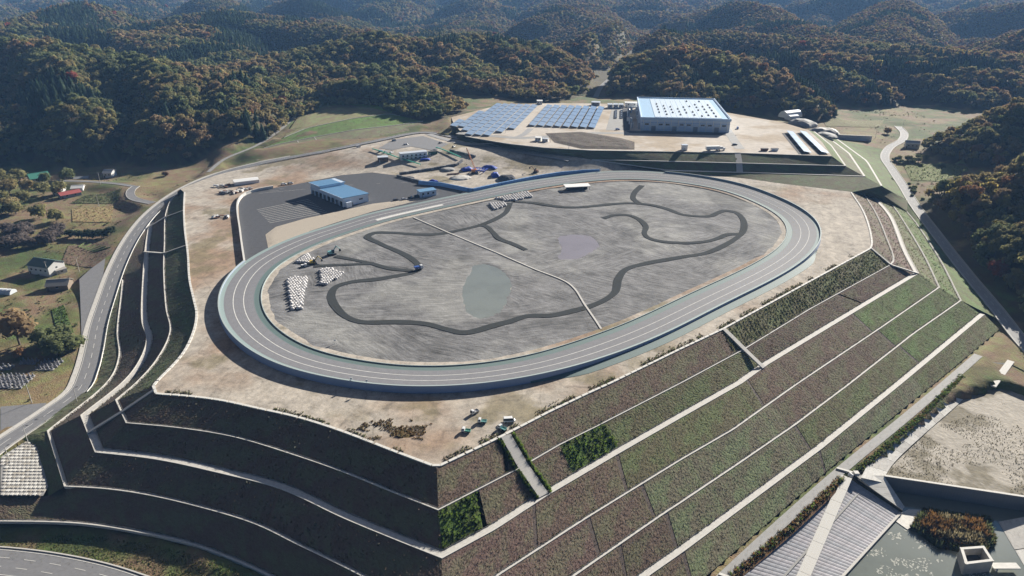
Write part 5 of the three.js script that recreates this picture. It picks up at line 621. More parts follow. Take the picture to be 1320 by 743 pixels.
keiTruck('small white truck with grey bed rails, alone beyond the green-bed trucks', [-13.6, 0, -213.4], Math.PI + 0.72, M.steel); keiTruck('white truck with teal open bed facing the truck with grey rails', [-10.6, 0, -207.6], Math.PI - 0.1, P2.teal); keiTruck('white truck with bright green bed parked by the brown weeds', [-16.0, 0, -202.0], Math.PI - 0.2, P2.green, null); keiTruck('white truck with pale green bed parked next to the white van', [-3.4, 0, -203.4], Math.PI / 2 + 0.9, P2.teal); car('white van parked on the dirt beside small trucks', [-1.0, 0, -208.2], 0.1, P2.white, null, true);
// ---------------------------------------------------------------- garage building by the paddock
{
  const A = [-146.1, 1.0, -491.6], B = [-115.4, 1.0, -459.4], C = [-99.8, 1.0, -470.2]; const L = V(A, B), a = dirY(A, B); const t = thing('garage_building', 'pale blue garage building with stepped blue roof and open bays', 'building', A, a); const W = 20; const H1 = 6.4, H2 = 8.4, Ls = 14; // local x along the bays, local -z away from the paddock? checked below
  const nrm = [Math.sin(a), Math.cos(a)]; const s = (C[0] - B[0]) * nrm[0] + (C[2] - B[2]) * nrm[1] > 0 ? 1 : -1; const Z = v => s * v;
  const wall = (w, h, x, z, dp) => bx(w, h, dp, x, 0, Z(z)); const bays = 8, bw = L / bays; // front face at z = 0
  obj('rear_wall', bx(L, 5.4, 0.3, L / 2, 0, Z(W)), M.wallPale, t); obj('end_wall', bx(0.3, 5.9, W, 0.15, 0, Z(W / 2)), M.wallPale, t); obj('end_wall', bx(0.3, 5.9, W, L - 0.15, 0, Z(W / 2)), M.wallPale, t); obj('lintel', bx(L, 2.2, 0.4, L / 2, 3.7, Z(0.1)), M.wallPale, t); for (let i = 0; i <= bays; i++) obj('pier', bx(1.1, 3.7, 0.5, Math.min(L - 0.6, Math.max(0.6, i * bw)), 0, Z(0.15)), M.wallPale, t); for (let i = 0; i < bays; i++) { const d = obj('bay_door', bx(bw - 1.3, 3.3, 0.1, (i + 0.5) * bw, 0, Z(1.0)), i % 3 ? M.dark : M.roofGrey, t); obj('door_rail', bx(bw - 1.2, 0.14, 0.16, (i + 0.5) * bw, 3.34, Z(1.0)), M.steel, d); }
  obj('floor', bx(L - 0.8, 0.15, W - 0.8, L / 2, -0.1, Z(W / 2)), M.concDark, t);
  const slab = (x0, x1, h, name) => { const g = bx(x1 - x0, 0.35, W + 1.4, 0, 0, 0); g.rotateX(s * 0.035); g.translate((x0 + x1) / 2, h, Z(W / 2)); const r = obj(name, g, M.roofBlue, t); for (let i = 1; i < (x1 - x0) / 2.2; i++) { const q = bx(0.1, 0.14, W + 1.3); q.rotateX(s * 0.035); q.translate(x0 + i * 2.2, h + 0.34, Z(W / 2)); obj('seam', q, M.roofBlue, r); } obj('fascia', bx(x1 - x0 + 0.1, 0.55, 0.2, (x0 + x1) / 2, h - 0.15 + (s > 0 ? 0.36 : 0.36), Z(-0.72)), M.wallPale, r); return r; };
  slab(Ls, L + 0.6, 5.95, 'roof'); slab(-0.6, Ls, 8.0, 'upper_roof'); obj('upper_wall', bx(Ls - 0.4, 2.4, W - 0.4, Ls / 2, 5.7, Z(W / 2)), M.wallPale, t); obj('gable_window', bx(0.08, 1.0, 3, L + 0.02, 2.6, Z(14)), M.glass, t); obj('side_door', bx(0.1, 2.2, 1.2, L + 0.03, 0, Z(7)), M.roofGrey, t); obj('porch', bx(3.2, 3.6, 4, L + 1.2, 0, Z(3)), M.wallPale, t);
}
// small buildings made of walls, roof, windows, door
function gable(name, label, cat, A, B, depth, hw, hr, mw, mr, opt = {}) { // A -> B is the near long wall, depth to the left of travel
  const L = V(A, B), t = thing(name, label, cat, A, dirY(A, B), opt.group); const sgn = opt.flip ? 1 : -1; const z = sgn * depth / 2; const g = extr([[-depth / 2, -0.4], [depth / 2, -0.4], [depth / 2, hw], [0, hw + hr], [-depth / 2, hw]], L); g.rotateY(Math.PI / 2); g.translate(L / 2, 0, z); obj('wall', g, mw, t); const sl = Math.hypot(depth / 2 + 0.5, hr * (depth / 2 + 0.5) / (depth / 2)), an = Math.atan2(hr, depth / 2); const rf = new THREE.Group(); for (const s of [-1, 1]) { const r = bx(L + 1, 0.18, sl, 0, 0, 0); r.translate(0, 0, s * sl / 2); r.rotateX(s * an); r.translate(L / 2, hw + hr + 0.05, z); obj('roof', r, mr, t); } obj('ridge_cap', bx(L + 1.05, 0.22, 0.5, L / 2, hw + hr + 0.1, z), mr, t);
  const n = opt.windows ?? 3; for (let i = 0; i < n; i++) { const w = obj('window', bx(1.3, 1.0, 0.08, (i + 0.7) * L / (n + 0.4), hw * 0.5, -sgn * 0.03), M.glass, t); obj('window_frame', bx(1.5, 0.1, 0.14, (i + 0.7) * L / (n + 0.4), hw * 0.5 - 0.1, -sgn * 0.04), M.white, w); } obj('door', bx(1.1, 2, 0.08, 0.9, 0, -sgn * 0.03), M.brown, t); for (const y of opt.gwin || []) obj('window', bx(0.08, 0.9, 1.2, L + 0.03, y, z), M.glass, t); return t;
}
function shed(name, label, cat, A, B, depth, h, mw, mr, opt = {}) { const L = V(A, B), t = thing(name, label, cat, A, dirY(A, B), opt.group); const sg = opt.flip ? 1 : -1; obj('body', bx(L, h + 0.3, depth, L / 2, -0.3, sg * depth / 2), mw, t); const r = bx(L + 0.5, 0.2, depth + 0.5); r.rotateX(0.05); r.translate(L / 2, h + 0.05, sg * depth / 2); obj('roof', r, mr, t); const n = opt.windows ?? 2; for (let i = 0; i < n; i++) obj('window', bx(Math.min(1.4, L / (n + 1) * 0.7), h * 0.3, 0.08, (i + 0.6) * L / (n + 0.2), h * 0.45, -sg * 0.03), M.glass, t); if (opt.door !== false) obj('door', bx(0.9, Math.min(2, h * 0.8), 0.1, L * 0.1 + 0.4, 0, -sg * 0.035), M.steel, t); return t; }
const onLand = (p, d = 0) => [p[0], land(p[0], p[2]) + d, p[2]];
{ const h = D.o_house1.map(p => onLand(p)); const y = Math.min(...h.map(p => p[1])); h.forEach(p => p[1] = y); gable('farm_house', 'white two storey house with dark green metal roof beside the lay-by', 'house', h[0], h[1], 11, 5.6, 2.6, M.plaster, M.roofGreen, { gwin: [1.2, 3.6], windows: 4 }); shed('house_porch', 'small grey lean-to at the gable of the white house', 'shed', [-268.5, y, -379.5], [-265, y, -384], 4, 2.4, M.plaster, M.tin, { windows: 1 }); }
{ const p = D.o_barn1.map(q => onLand(q)); const y = Math.min(...p.map(q => q[1])); p.forEach(q => q[1] = y); gable('barn', 'old timber barn with weathered tin roof next to the white house', 'barn', p[0], p[2], 8, 3.2, 2.2, M.wood, M.tin, { windows: 1 }); const v = onLand([-285, 0, -356]); const tn_ = thing('vinyl_greenhouse', 'low translucent vinyl greenhouse left of the tin barn', 'greenhouse', v, -0.15); const hg = new THREE.CylinderGeometry(2.6, 2.6, 13, 16, 1, false, 0, Math.PI); hg.rotateZ(Math.PI / 2); hg.rotateX(-Math.PI / 2 + Math.PI / 2); hg.scale(1, 0.9, 1); obj('cover', hg, M.vinyl, tn_); for (let i = 0; i < 6; i++) { const r = new THREE.TorusGeometry(2.62, 0.06, 4, 14, Math.PI); r.rotateY(Math.PI / 2); r.scale(1, 0.9, 1); r.translate(-6.4 + i * 2.56, 0, 0); obj('hoop', r, M.white, tn_); } tn_.userData.label = 'low translucent vinyl greenhouse near the tin barn'; }
for (const [n, l, c, k, dp, hw, hr, mw, mr] of [['farm_house', 'farmhouse with wide teal green roof under the wooded hill', 'house', 'o_house2', 12, 3.4, 3.2, M.plaster, M.roofTeal], ['barn', 'long low barn with faded red roof among gardens', 'barn', 'o_redbarn', 8, 2.8, 1.6, M.roofGrey, M.roofRed], ['outbuilding', 'small white outbuilding at the end of the red barn', 'shed', 'o_white1', 7, 4, 1.4, M.plaster, M.white], ['outbuilding', 'white roofed store behind the red barn', 'shed', 'o_white2', 7, 3.2, 1.4, M.plaster, M.white], ['shed', 'low grey roofed shed along the farm lane', 'shed', 'o_shed1', 6, 2.4, 1.0, M.wood, M.roofGrey], ['shed', 'tall pale shed in the hill shade by the farm lane', 'shed', 'o_shed2', 8, 4.5, 1.8, M.plaster, M.roofGrey]]) { const [a, b] = D[k].map(p => onLand(p)); a[1] = b[1] = Math.min(a[1], b[1]); gable(n, l, c, a, b, dp, hw, hr, mw, mr, { windows: 2 }); }
{ const [a, b] = D.o_houseR.map(p => onLand(p)); gable('farm_house', 'pale house with low grey roof beside the valley road', 'house', a, [b[0] + 3, a[1], b[2] + 1], 10, 5, 2, M.plaster, M.roofGrey); }
// ---------------------------------------------------------------- warehouse
{
  const A = [119.8, 15, -653], B = [199, 15, -642.4], L = V(A, B), a = dirY(A, B), W = 119, H = 12; const t = thing('warehouse', 'large pale blue warehouse with white ribbed roof on upper terrace', 'warehouse', A, a); obj('wall', bx(L, H, 0.5, L / 2, 0, 0), M.wallPale, t); obj('wall', bx(L, H, 0.5, L / 2, 0, -W), M.wallPale, t); obj('wall', bx(0.5, H, W - 0.5, 0.25, 0, -W / 2), M.wallPale, t); obj('wall', bx(0.5, H, W - 0.5, L - 0.25, 0, -W / 2), M.wallPale, t); obj('roof', bx(L - 1, 0.4, W - 1, L / 2, H - 1.2, -W / 2), mat(0.34, 0.52, 0.7, { roughness: 0.5 }), t);
  for (const [x, z, w, d] of [[L / 2, 0.45, L + 1.6, 0.7], [L / 2, -W - 0.45, L + 1.6, 0.7], [-0.45, -W / 2, 0.7, W + 0.2], [L + 0.45, -W / 2, 0.7, W + 0.2]]) obj('parapet', bx(w, 2.2, d, x, H - 1.9, z), mat(0.45, 0.6, 0.78, { roughness: 0.5 }), t);
  const rw = mat(0.56, 0.66, 0.76, { roughness: 0.5 }); for (let i = 0; i < 12; i++) { const p = obj('roof_sheet', bx(4.9, 0.25, W - 14, 15 + i * 5.1, H - 0.78 + 0.001 * i, -W / 2), rw, t); } for (let i = 0; i < 9; i++) for (let j = 0; j < 6; j++) { if (h2(i, j) < 0.25) continue; obj('roof_vent', bx(0.9, 0.7, 6, 18 + i * 6.4, H - 0.5, -16 - j * 16 - (i % 2) * 5), M.dark, t); }
  for (let i = 0; i < 13; i++) obj('pilaster', bx(0.7, H - 2, 0.5, 2 + i * (L - 4) / 12, 0, 0.45), M.white, t); for (let i = 0; i < 12; i++) { const x = 2 + (i + 0.5) * (L - 4) / 12; if (i % 3 === 1) { const d = obj('loading_door', bx(4, 4.4, 0.16, x, 0, 0.3), M.roofGrey, t); obj('door_frame', bx(4.5, 0.4, 0.3, x, 4.45, 0.32), M.white, d); } else obj('window', bx(3.6, 1.4, 0.12, x, 5.2, 0.28), M.glass, t); } for (let i = 0; i < 10; i++) obj('side_pipe', bx(1.6, 3 + 4 * h2(i, 2), 2.2, -1.6, 0, -8 - i * 10), i % 2 ? M.white : M.steel, t);
  obj('band', bx(L + 0.02, 0.5, 0.2, L / 2, 7.2, 0.36), mat(0.3, 0.45, 0.65), t);
}
// ---------------------------------------------------------------- terrace yard
tag(obj('yard_paving', drape(D.o_w_park, 12, () => 15.06, { uvs: 10 }), M.concDark), 'grey paved car park beside the warehouse', 'car park', null, 'structure'); tag(obj('yard_paving', drape(D.o_w_dark, 12, () => 15.05, { uvs: 10 }), M.asphaltPit), 'dark asphalt strip along the warehouse side', 'paved yard', null, 'structure'); tag(obj('yard_paving', drape([[104, -652], [108, -640], [202, -628], [200, -641]], 12, () => 15.07, { uvs: 10 }), M.asphaltPit), 'dark asphalt loading apron before the warehouse front', 'paved yard', null, 'structure'); tag(obj('terrace_road', sweep(even([[207, 15.08, -720], [202, 15.08, -664], [189, 15.08, -576]], 10), [[-4, 0], [4, 0]], { uvs: 9 }), M.concDark), 'pale service road past the warehouse corner', 'road', null, 'structure'); tag(obj('terrace_road', sweep(even([[-50, 15.08, -640], [-12, 15.08, -625], [8, 15.08, -618], [75, 15.08, -640], [104, 15.08, -640]], 30), [[-4, 0], [4, 0]], { uvs: 9 }), M.concDark), 'pale service road in front of the solar arrays', 'road', null, 'structure');
{ const cols = [P2.silver, P2.black, P2.white, P2.silver, P2.white, P2.black, P2.blue], nm = ['silver', 'black', 'white', 'silver', 'white', 'black', 'blue']; const rows = []; for (let r = 0; r < 2; r++) for (let i = 0; i < 9; i++) { const z = -713 - i * 5.2, x = 104.5 + r * 6 + i * 0.75; const k = (i * 3 + r * 2) % 6; car(`${nm[k]} car in the double row of cars beside the warehouse`, [x, 15.07, z], 1.7, cols[k], `${nm[k]} cars in the double row`); } car('blue car alone at the near end of the warehouse car park', [98.6, 15.07, -655], 0.2, P2.blue); }
for (let i = 0; i < 5; i++) { const p = D.o_w_tanks[i]; const t = thing('process_tank', ['tall white cylindrical tank in the row by the warehouse', 'squat white tank by the warehouse corner', 'grey cylindrical tank by the warehouse side', 'slim white tank by the warehouse side', 'wide grey tank at the back of the tank row'][i], 'tank', [p[0] - 4, 15, p[2]]); const r = [1.5, 2.2, 1.7, 1.2, 2.5][i], h = [7, 3.5, 5.5, 5, 5][i]; obj('shell', cyl(r, r, h, 0, 0, 0, 18), i % 2 ? M.white : M.vinyl, t); obj('lid', cyl(r * 1.03, r * 0.4, 0.7, 0, h, 0, 18), M.steel, t); obj('ladder', bx(0.4, h, 0.1, 0, 0, r + 0.08), M.dark, t); }
for (let i = 0; i < 3; i++) shed('white_container', 'white storage container in the row of three behind the car park', 'container', [104.5 + i * 6, 15, -772], [109.3 + i * 6, 15, -772], 7, 4, M.white, M.vinyl, { windows: 1, group: 'white containers behind the car park' }); shed('site_hut', 'long white hut behind the warehouse corner', 'hut', [124, 15, -781], [138, 15, -780], 6, 4.5, M.white, M.white); shed('site_hut', 'white hut behind the solar arrays', 'hut', [28, 15, -797], [34, 15, -797], 5, 4, M.white, M.white); shed('site_hut', 'grey blue hut at the end of the solar field', 'hut', [88, 15, -790], [97, 15, -788], 7, 3.6, M.roofGrey, M.vinyl);
shed('site_hut', 'white cabin on the bare ground before the soil heap', 'hut', [20, 15, -606], [25, 15, -605], 4, 3, M.white, M.white); shed('site_hut', 'second white cabin touching the first before the soil heap', 'hut', [26, 15, -603], [31, 15, -602], 3.5, 2.6, M.white, M.vinyl);
{ const t = thing('truck_trailer', 'long white box trailer parked on the terrace edge', 'trailer', [159, 15, -569], 0.12); obj('box', bx(11.5, 2.7, 2.5, 5.8, 1.1, 0), M.white, t); obj('frame', bx(11, 0.3, 1.2, 5.8, 0.75, 0), M.dark, t); wheels(t, [2, 3.2, 9.5], 1.0, 1.5); const b = thing('box_truck', 'white box truck standing beside the long trailer', 'truck', [172.5, 15, -571], 0.1); wheels(b, [-2, 2], 0.85, 1.3); obj('cargo_box', bx(4.2, 2.4, 2.2, -1.2, 0.9, 0), M.white, b); obj('cab', extr([[1, 0.6], [2.9, 0.6], [2.9, 1.4], [2.5, 2.2], [1, 2.2]], 2.0, 0.05), P2.white, b); obj('windscreen', bx(0.06, 0.7, 1.7, 2.78, 1.45, 0), M.glass, b); const c = thing('pump_cabin', 'tall white cabin alone on the terrace rim', 'cabin', [142, 15, -572]); obj('body', bx(4.4, 4.2, 4, 0, 0, 0), M.white, c); obj('roof', bx(4.8, 0.3, 4.4, 0, 4.2, 0), M.vinyl, c); obj('door', bx(1, 2.1, 0.1, 0, 0, 2.03), M.steel, c); }
car('dark car parked near the trailer on the terrace', [189, 15, -590], 0.1, P2.black); for (const [i, m, l] of [[1, M.rust, 'rust brown skip on the terrace rim'], [2, M.vinyl, 'pale grey skip next to the rust brown one']]) { const p = D.o_t_misc[i]; const t = thing('skip', l, 'skip', [p[0], 15, p[2] + 1]); obj('bin', extr([[-2.6, 0], [2.4, 0], [3, 1.9], [-3, 1.9]], 2.4, 0.05), m, t); obj('rim', bx(6.1, 0.16, 2.5, 0, 1.9, 0), M.dark, t); }
car('blue lorry shaped van by the warehouse corner', [212, 15, -660], 1.4, P2.blue, null, true);
// rubble and covered heaps behind the terrace shoulder
{ const hp = (label, p, sx, sy, sz, m) => { const g = new THREE.IcosahedronGeometry(1, 3), a = g.attributes.position; for (let i = 0; i < a.count; i++) { const x = a.getX(i), y = a.getY(i), z = a.getZ(i), k = 0.75 + 0.5 * fbm(x * 2.2 + p[0], z * 2.2 + y * 2, 3); a.setXYZ(i, x * k * sx, Math.max(-0.1, y) * k * sy, z * k * sz); } g.computeVertexNormals(); const o = tag(obj('spoil_heap', g, m), label, 'heap'); o.position.set(...p); return o; };
  hp('broad grey covered heap at the end of the terrace slope', [306, 4, -690], 15, 6, 11, M.tin); hp('pale rubble heap behind the small solar rows', [296, 8, -715], 14, 6, 16, M.concDark); hp('low stony heap beside the covered heap', [300, 6, -668], 10, 4, 12, M.concDark);
  const tnk = thing('arched_store', 'pale arched storage dome beyond the terrace', 'storage dome', [306, 5, -778], 0.5); const hg = new THREE.CylinderGeometry(7, 7, 22, 20, 1, false, 0, Math.PI); hg.rotateZ(Math.PI / 2); obj('shell', hg, M.vinyl, tnk); obj('end_wall', bx(0.4, 4, 8, 11.2, 0, 0), M.plaster, tnk); const t2 = thing('arched_store', 'smaller pale arched store before the big dome', 'storage dome', [300, 6, -756], 0.4); const h3 = new THREE.CylinderGeometry(5, 5, 12, 18, 1, false, 0, Math.PI); h3.rotateZ(Math.PI / 2); obj('shell', h3, M.vinyl, t2); obj('end_wall', bx(0.4, 3, 6, 6.2, 0, 0), M.plaster, t2);
  hp('scrubby brown weeds mound on the dirt platform', [-38, -0.3, -201], 6, 0.45, 2.8, vegMat(0.22, 0.14, 0.06)); for (let i = 0; i < 2600; i++) { const a = rnd() * 6.28, r = 1.9 * Math.sqrt(rnd()), x = -40 + Math.cos(a) * 9 * r, z = -202 + Math.sin(a) * 4.4 * r; if (fbm(x / 4 + 3, z / 3, 3) - 0.16 * r < 0.34) continue; tuftSpots.push([x, 0.02, z, rnd() > 0.6 ? 'rust' : rnd() > 0.4 ? 'reed' : 'straw', 0.3 + 0.4 * rnd()]); }
  const w1 = thing('valley_wall', 'blue grey retaining wall behind the rubble heaps', 'wall'); obj('panel', sweepBox(even([[318, -8, -735], [345, -8, -728], [372, -8, -722]], 6), -0.5, 0.5, -5, 3), M.wallPale, w1); obj('coping', sweepBox(even([[318, -8, -735], [345, -8, -728], [372, -8, -722]], 6), -0.7, 0.7, 3, 3.4), M.conc, w1); }
// ---------------------------------------------------------------- solar arrays
{
  const panelG = new THREE.BoxGeometry(6.2, 0.12, 1), legG = new THREE.CylinderGeometry(0.07, 0.07, 1, 5); const proto = {}; function table(len, label, group, p, turn, m = M.panel, wide = 1) { const t = thing('solar_table', label, 'solar panel', p, turn, group); const tilt = 0.17, hm = 1.5; const g = obj('panel', panelG, m, t); g.scale.set(wide, 1, len); g.position.y = hm; g.rotation.z = -tilt; for (const [x, h] of [[-2.2 * wide, hm + 0.36 * wide], [2.2 * wide, hm - 0.38 * wide]]) for (const z of [-len * 0.35, len * 0.35]) { const l = obj('leg', legG, M.steel, t); l.scale.y = h; l.position.set(x, h / 2 - 0.05, z); } const f = obj('frame', bx(6.3 * wide, 0.1, 0.14, 0, 0, len / 2), M.steel, t); f.position.y = hm - 0.1; f.rotation.z = -tilt; return t; }
  const dir = [0.195, -0.98], per = [0.98, 0.195]; const turn = -Math.atan2(dir[0], -dir[1]); const run = (poly, label, group, pitch, seg) => { for (let c = -14; c < 26; c++) for (let s = 0; s < 12; s++) { const x = 17 + per[0] * c * pitch + dir[0] * (s - 2) * seg, z = -660 + per[1] * c * pitch + dir[1] * (s - 2) * seg; if (!inside(poly, x, z)) continue; table(seg - 1.4, label, group, [x, 15, z], turn); } };
  run(D.solarB.map(p => p), 'blue solar panel table in the neat block beside the car park', 'solar tables in the neat block', 8.1, 20); run(D.solarA2, 'blue solar panel table in the ragged block behind the lane corner', 'solar tables in the ragged block', 8.1, 17);
  for (const [k, l] of [['o_solC1', 'inner'], ['o_solC2', 'outer']]) { const p = D[k]; const a = mid(p[0], p[1]), b = mid(p[2], p[3]); const tr = -Math.atan2(a[0] - b[0], -(a[2] - b[2])); for (let i = 0; i < 5; i++) { const q = mid(b, a, (i + 0.5) / 5); table(V(a, b) / 5 - 0.6, `pale solar panel table in the ${l} of two rows on the terrace shoulder`, `solar tables of the ${l} shoulder row`, [q[0] + 3, 15, q[2]], tr, M.panelSkyPale, 1.0); } tag(obj('shade_sheet', drape([p[0], p[1], p[2], p[3]], 20, () => 15.06, { uvs: 5 }), M.black), `black sheet painted as the shade under the ${l} shoulder solar row`, 'painted shade', null, 'structure'); }  // black sheet stands in for the ground shade beneath each row
}
// ---------------------------------------------------------------- construction yard
const G = (x, z, d = 0) => [x, ground(x, z) + d, z];
{
  const a = G(-92, -570), b = G(-71, -579); b[1] = a[1] = Math.min(a[1], b[1]); const o = shed('site_office', 'two storey white prefab site office inside the green fence', 'site office', a, b, 5, 5.6, M.white, M.vinyl, { windows: 6 }); for (let i = 0; i < 6; i++) obj('window', bx(1.6, 1.0, 0.08, 2 + i * 3.6, 0.9, 0.03), M.glass, o); obj('balcony', bx(21, 0.15, 1.2, 11.5, 2.8, 0.65), M.steel, o); shed('dark_container', 'dark green container beside the site office', 'container', G(-70, -581), G(-63, -584), 2.6, 2.8, mat(0.03, 0.1, 0.08), M.dark, { windows: 0 }); shed('brown_shed', 'brown timber shed with pale roof in the yard', 'shed', G(-110, -566), G(-102, -568), 5, 4.2, M.brown, M.vinyl, { windows: 1 });
  for (const [k, l] of [['o_gfence1', 'bright green pipe barrier past the brown shed'], ['o_gfence2', 'bright green pipe barrier behind the site office']]) { const t = thing('green_barrier', l, 'barrier'); const p = even(D[k], 12).map(q => G(q[0], q[2])); obj('rail', sweepBox(p.map(q => [q[0], q[1] + 1.2, q[2]]), -0.35, 0.35, -0.1, 0.6), M.green, t); for (let i = 0; i <= 12; i += 2) obj('post', cyl(0.12, 0.12, 1.3, p[i][0], p[i][1], p[i][2], 6), M.steel, t); }
  for (const [k, l] of [['o_lowwall1', 'long dark low block wall behind the excavation'], ['o_lowwall2', 'dark low block wall at the paddock edge'], ['o_lowwall3', 'dark low block wall by the lane junction']]) { const t = thing('block_wall', l, 'wall'); const p = even(D[k].map(q => G(q[0], q[2])), Math.round(plen(D[k]) / 2.6)).map(q => G(q[0], q[2])); for (let i = 0; i < p.length - 1; i++) obj('block', sweepBox([p[i], mid(p[i], p[i + 1], 0.94)], -0.7, 0.7, -0.2, 1.7 + 0.15 * h2(i, 4)), i % 4 === 2 ? M.concDark : mat(0.12, 0.125, 0.14), t); }
  // crawler crane with an orange boom
  const c = thing('crawler_crane', 'crawler crane with slanting orange boom in the excavation', 'crane', G(-29.5, -543)); for (const z of [-1.5, 1.5]) obj('crawler_track', extr([[-2.6, 0.2], [-2.2, 0], [2.2, 0], [2.6, 0.2], [2.6, 0.9], [2.2, 1.1], [-2.2, 1.1], [-2.6, 0.9]], 0.8, 0.05).translate(0, 0, z), M.dark, c); obj('house', bx(4.2, 1.9, 2.6, -0.6, 1.2, 0), M.orange, c); obj('cab', bx(1.5, 1.7, 1.2, 1.2, 1.2, 1.2), P2.blue, c); obj('cab_window', bx(0.9, 0.8, 1.24, 1.52, 1.9, 1.22), M.glass, c); const e = [-6.5, 19, -6]; const boom = []; for (const [dx, dz] of [[-0.5, -0.5], [0.5, -0.5], [0.5, 0.5], [-0.5, 0.5]]) boom.push(bar([1 + dx, 1.8, dz], [e[0] + dx * 0.4, e[1], e[2] + dz * 0.4], 0.16, 5)); for (let i = 0; i < 14; i++) { const t = i / 14, u = (i + 1) / 14, q = (t2, s) => [mix(1, e[0], t2) + s * 0.45 * (1 - 0.55 * t2), mix(1.8, e[1], t2), mix(0, e[2], t2) + (i % 2 ? 0.4 : -0.4) * (1 - 0.55 * t2)]; boom.push(bar(q(t, -1), q(u, 1), 0.09, 4)); } obj('boom', boom, M.orange, c); obj('hoist_rope', bar(e, [e[0] - 0.2, 6, e[2]], 0.04, 4), M.dark, c); obj('hook_block', bx(0.5, 0.8, 0.5, e[0] - 0.2, 5.3, e[2]), M.dark, c);
  // tarpaulins as sagging sheets
  const sheet = (label, p, w, d, h, turn) => { const rows = []; for (let i = 0; i <= 8; i++) { const r = []; for (let j = 0; j <= 8; j++) { const u = i / 8 - 0.5, v = j / 8 - 0.5, e = Math.max(Math.abs(u), Math.abs(v)) * 2; r.push([u * w * (1 + 0.1 * h2(i, j)), h * (1 - Math.pow(e, 3)) * (0.6 + 0.8 * fbm(i * 0.6 + p[0], j * 0.6, 2)) + 0.1, v * d * (1 + 0.12 * h2(j, i))]); } rows.push(r); } const o = tag(obj('blue_tarpaulin', gridGeo(rows), M.tarp), label, 'tarpaulin'); o.position.set(...p); o.rotation.y = turn; };
  sheet('blue tarpaulin draped over material behind the crane', G(-36, -551), 9, 7, 2.2, 0.4); sheet('blue tarpaulin heaped on stores beyond the excavation', G(-18, -556), 12, 4, 1.8, -0.5); sheet('blue tarpaulin hanging down the pit side', G(-13, -535), 6, 9, 3.0, 0.2); sheet('blue tarpaulin on the ground by the site office', G(-72, -572), 8, 4, 1.0, 0.1); sheet('small blue tarpaulin near the end of the low wall', G(-60, -521), 7, 3, 1.2, -0.6);
  const mound = (label, x, z, r, h, m) => { const g = new THREE.IcosahedronGeometry(1, 3), a = g.attributes.position; for (let i = 0; i < a.count; i++) { const k = 0.8 + 0.4 * fbm(a.getX(i) * 2 + x, a.getZ(i) * 2, 3); a.setXYZ(i, a.getX(i) * k * r, Math.max(-0.15, a.getY(i)) * k * h, a.getZ(i) * k * r * 0.8); } g.computeVertexNormals(); const o = tag(obj('spoil_mound', g, m), label, 'mound'); o.position.set(...G(x, z)); }; mound('dark grey gravel mound behind the blue barrier', -4, -527, 7, 3.4, M.asphaltPit); mound('pale spoil mound beside the crane', -40, -530, 8, 1.6, M.conc); mound('small dark spoil mound at the paddock edge', -80, -530, 4, 1.4, M.asphaltPit); mound('grey rubble mound below the site office', -52, -552, 6, 1.5, M.concDark);
  const st = thing('steel_stack', 'stack of rusty steel beams beside the crane', 'steel beams', G(-47, -541), 0.3); for (let i = 0; i < 8; i++) obj('beam', bx(9, 0.35, 0.3, (i % 3) * 0.4, 0.36 * (i / 4 | 0), (i % 4) * 0.6), i % 2 ? M.rust : M.dark, st); const bs = thing('shoring_rig', 'blue steel shoring frame in the excavation', 'steel frame', G(-26, -548), -0.3); for (let i = 0; i < 5; i++) obj('strut', bx(0.4, 0.4, 8, i * 2.6 - 5, 1.6, 0), M.tarp, bs); for (const z of [-4, 4]) obj('waler', bx(12, 0.6, 0.5, 0, 1.4, z), M.tarp, bs); for (const x of [-5, 5]) for (const z of [-4, 4]) obj('leg', bx(0.4, 1.6, 0.4, x, 0, z), M.tarp, bs);
  const dg = thing('excavator', 'brown excavator with bent arm behind the blue barrier', 'excavator', G(19, -545), 2.6); for (const z of [-1.2, 1.2]) obj('crawler_track', extr([[-2, 0.2], [-1.7, 0], [1.7, 0], [2, 0.2], [2, 0.7], [1.7, 0.9], [-1.7, 0.9], [-2, 0.7]], 0.6, 0.04).translate(0, 0, z), M.dark, dg); obj('house', bx(3, 1.3, 2.3, -0.3, 1, 0), M.rust, dg); obj('cab', bx(1.3, 1.5, 1, 0.6, 1.6, 0.6), M.glass, dg); obj('boom', [bar([1, 1.6, -0.3], [3.4, 4.8, -0.3], 0.28, 6), bar([3.4, 4.8, -0.3], [5.6, 3.6, -0.3], 0.22, 6)], M.rust, dg); obj('bucket', extr([[5.2, 2.4], [6.2, 2.6], [6, 3.6], [5.3, 3.6]], 1.1, 0.05), M.dark, dg);
}
const cy = D.o_yardcars; [['white van on the yard by the field lane', P2.white, true], ['white van parked alone on the open yard', P2.white, true], ['silver car beside the dark car near the site office', P2.silver], ['black car at the lane junction', P2.black], ['dark car behind the low block wall', P2.black], ['blue car near the lane junction', P2.blue]].forEach(([l, m, v], i) => { if (i < 5) car(l, G(cy[i][0], cy[i][2], 0.02), 0.35 + 0.2 * i, m, null, v); }); for (let i = 0; i < 3; i++) car(['dark blue car in the row behind the site office', 'silver car in the row behind the site office', 'white car in the row behind the site office'][i], G(-112 + i * 5, -590 + i * 2, 0.02), 1.1, [P2.blue, P2.silver, P2.white][i]);
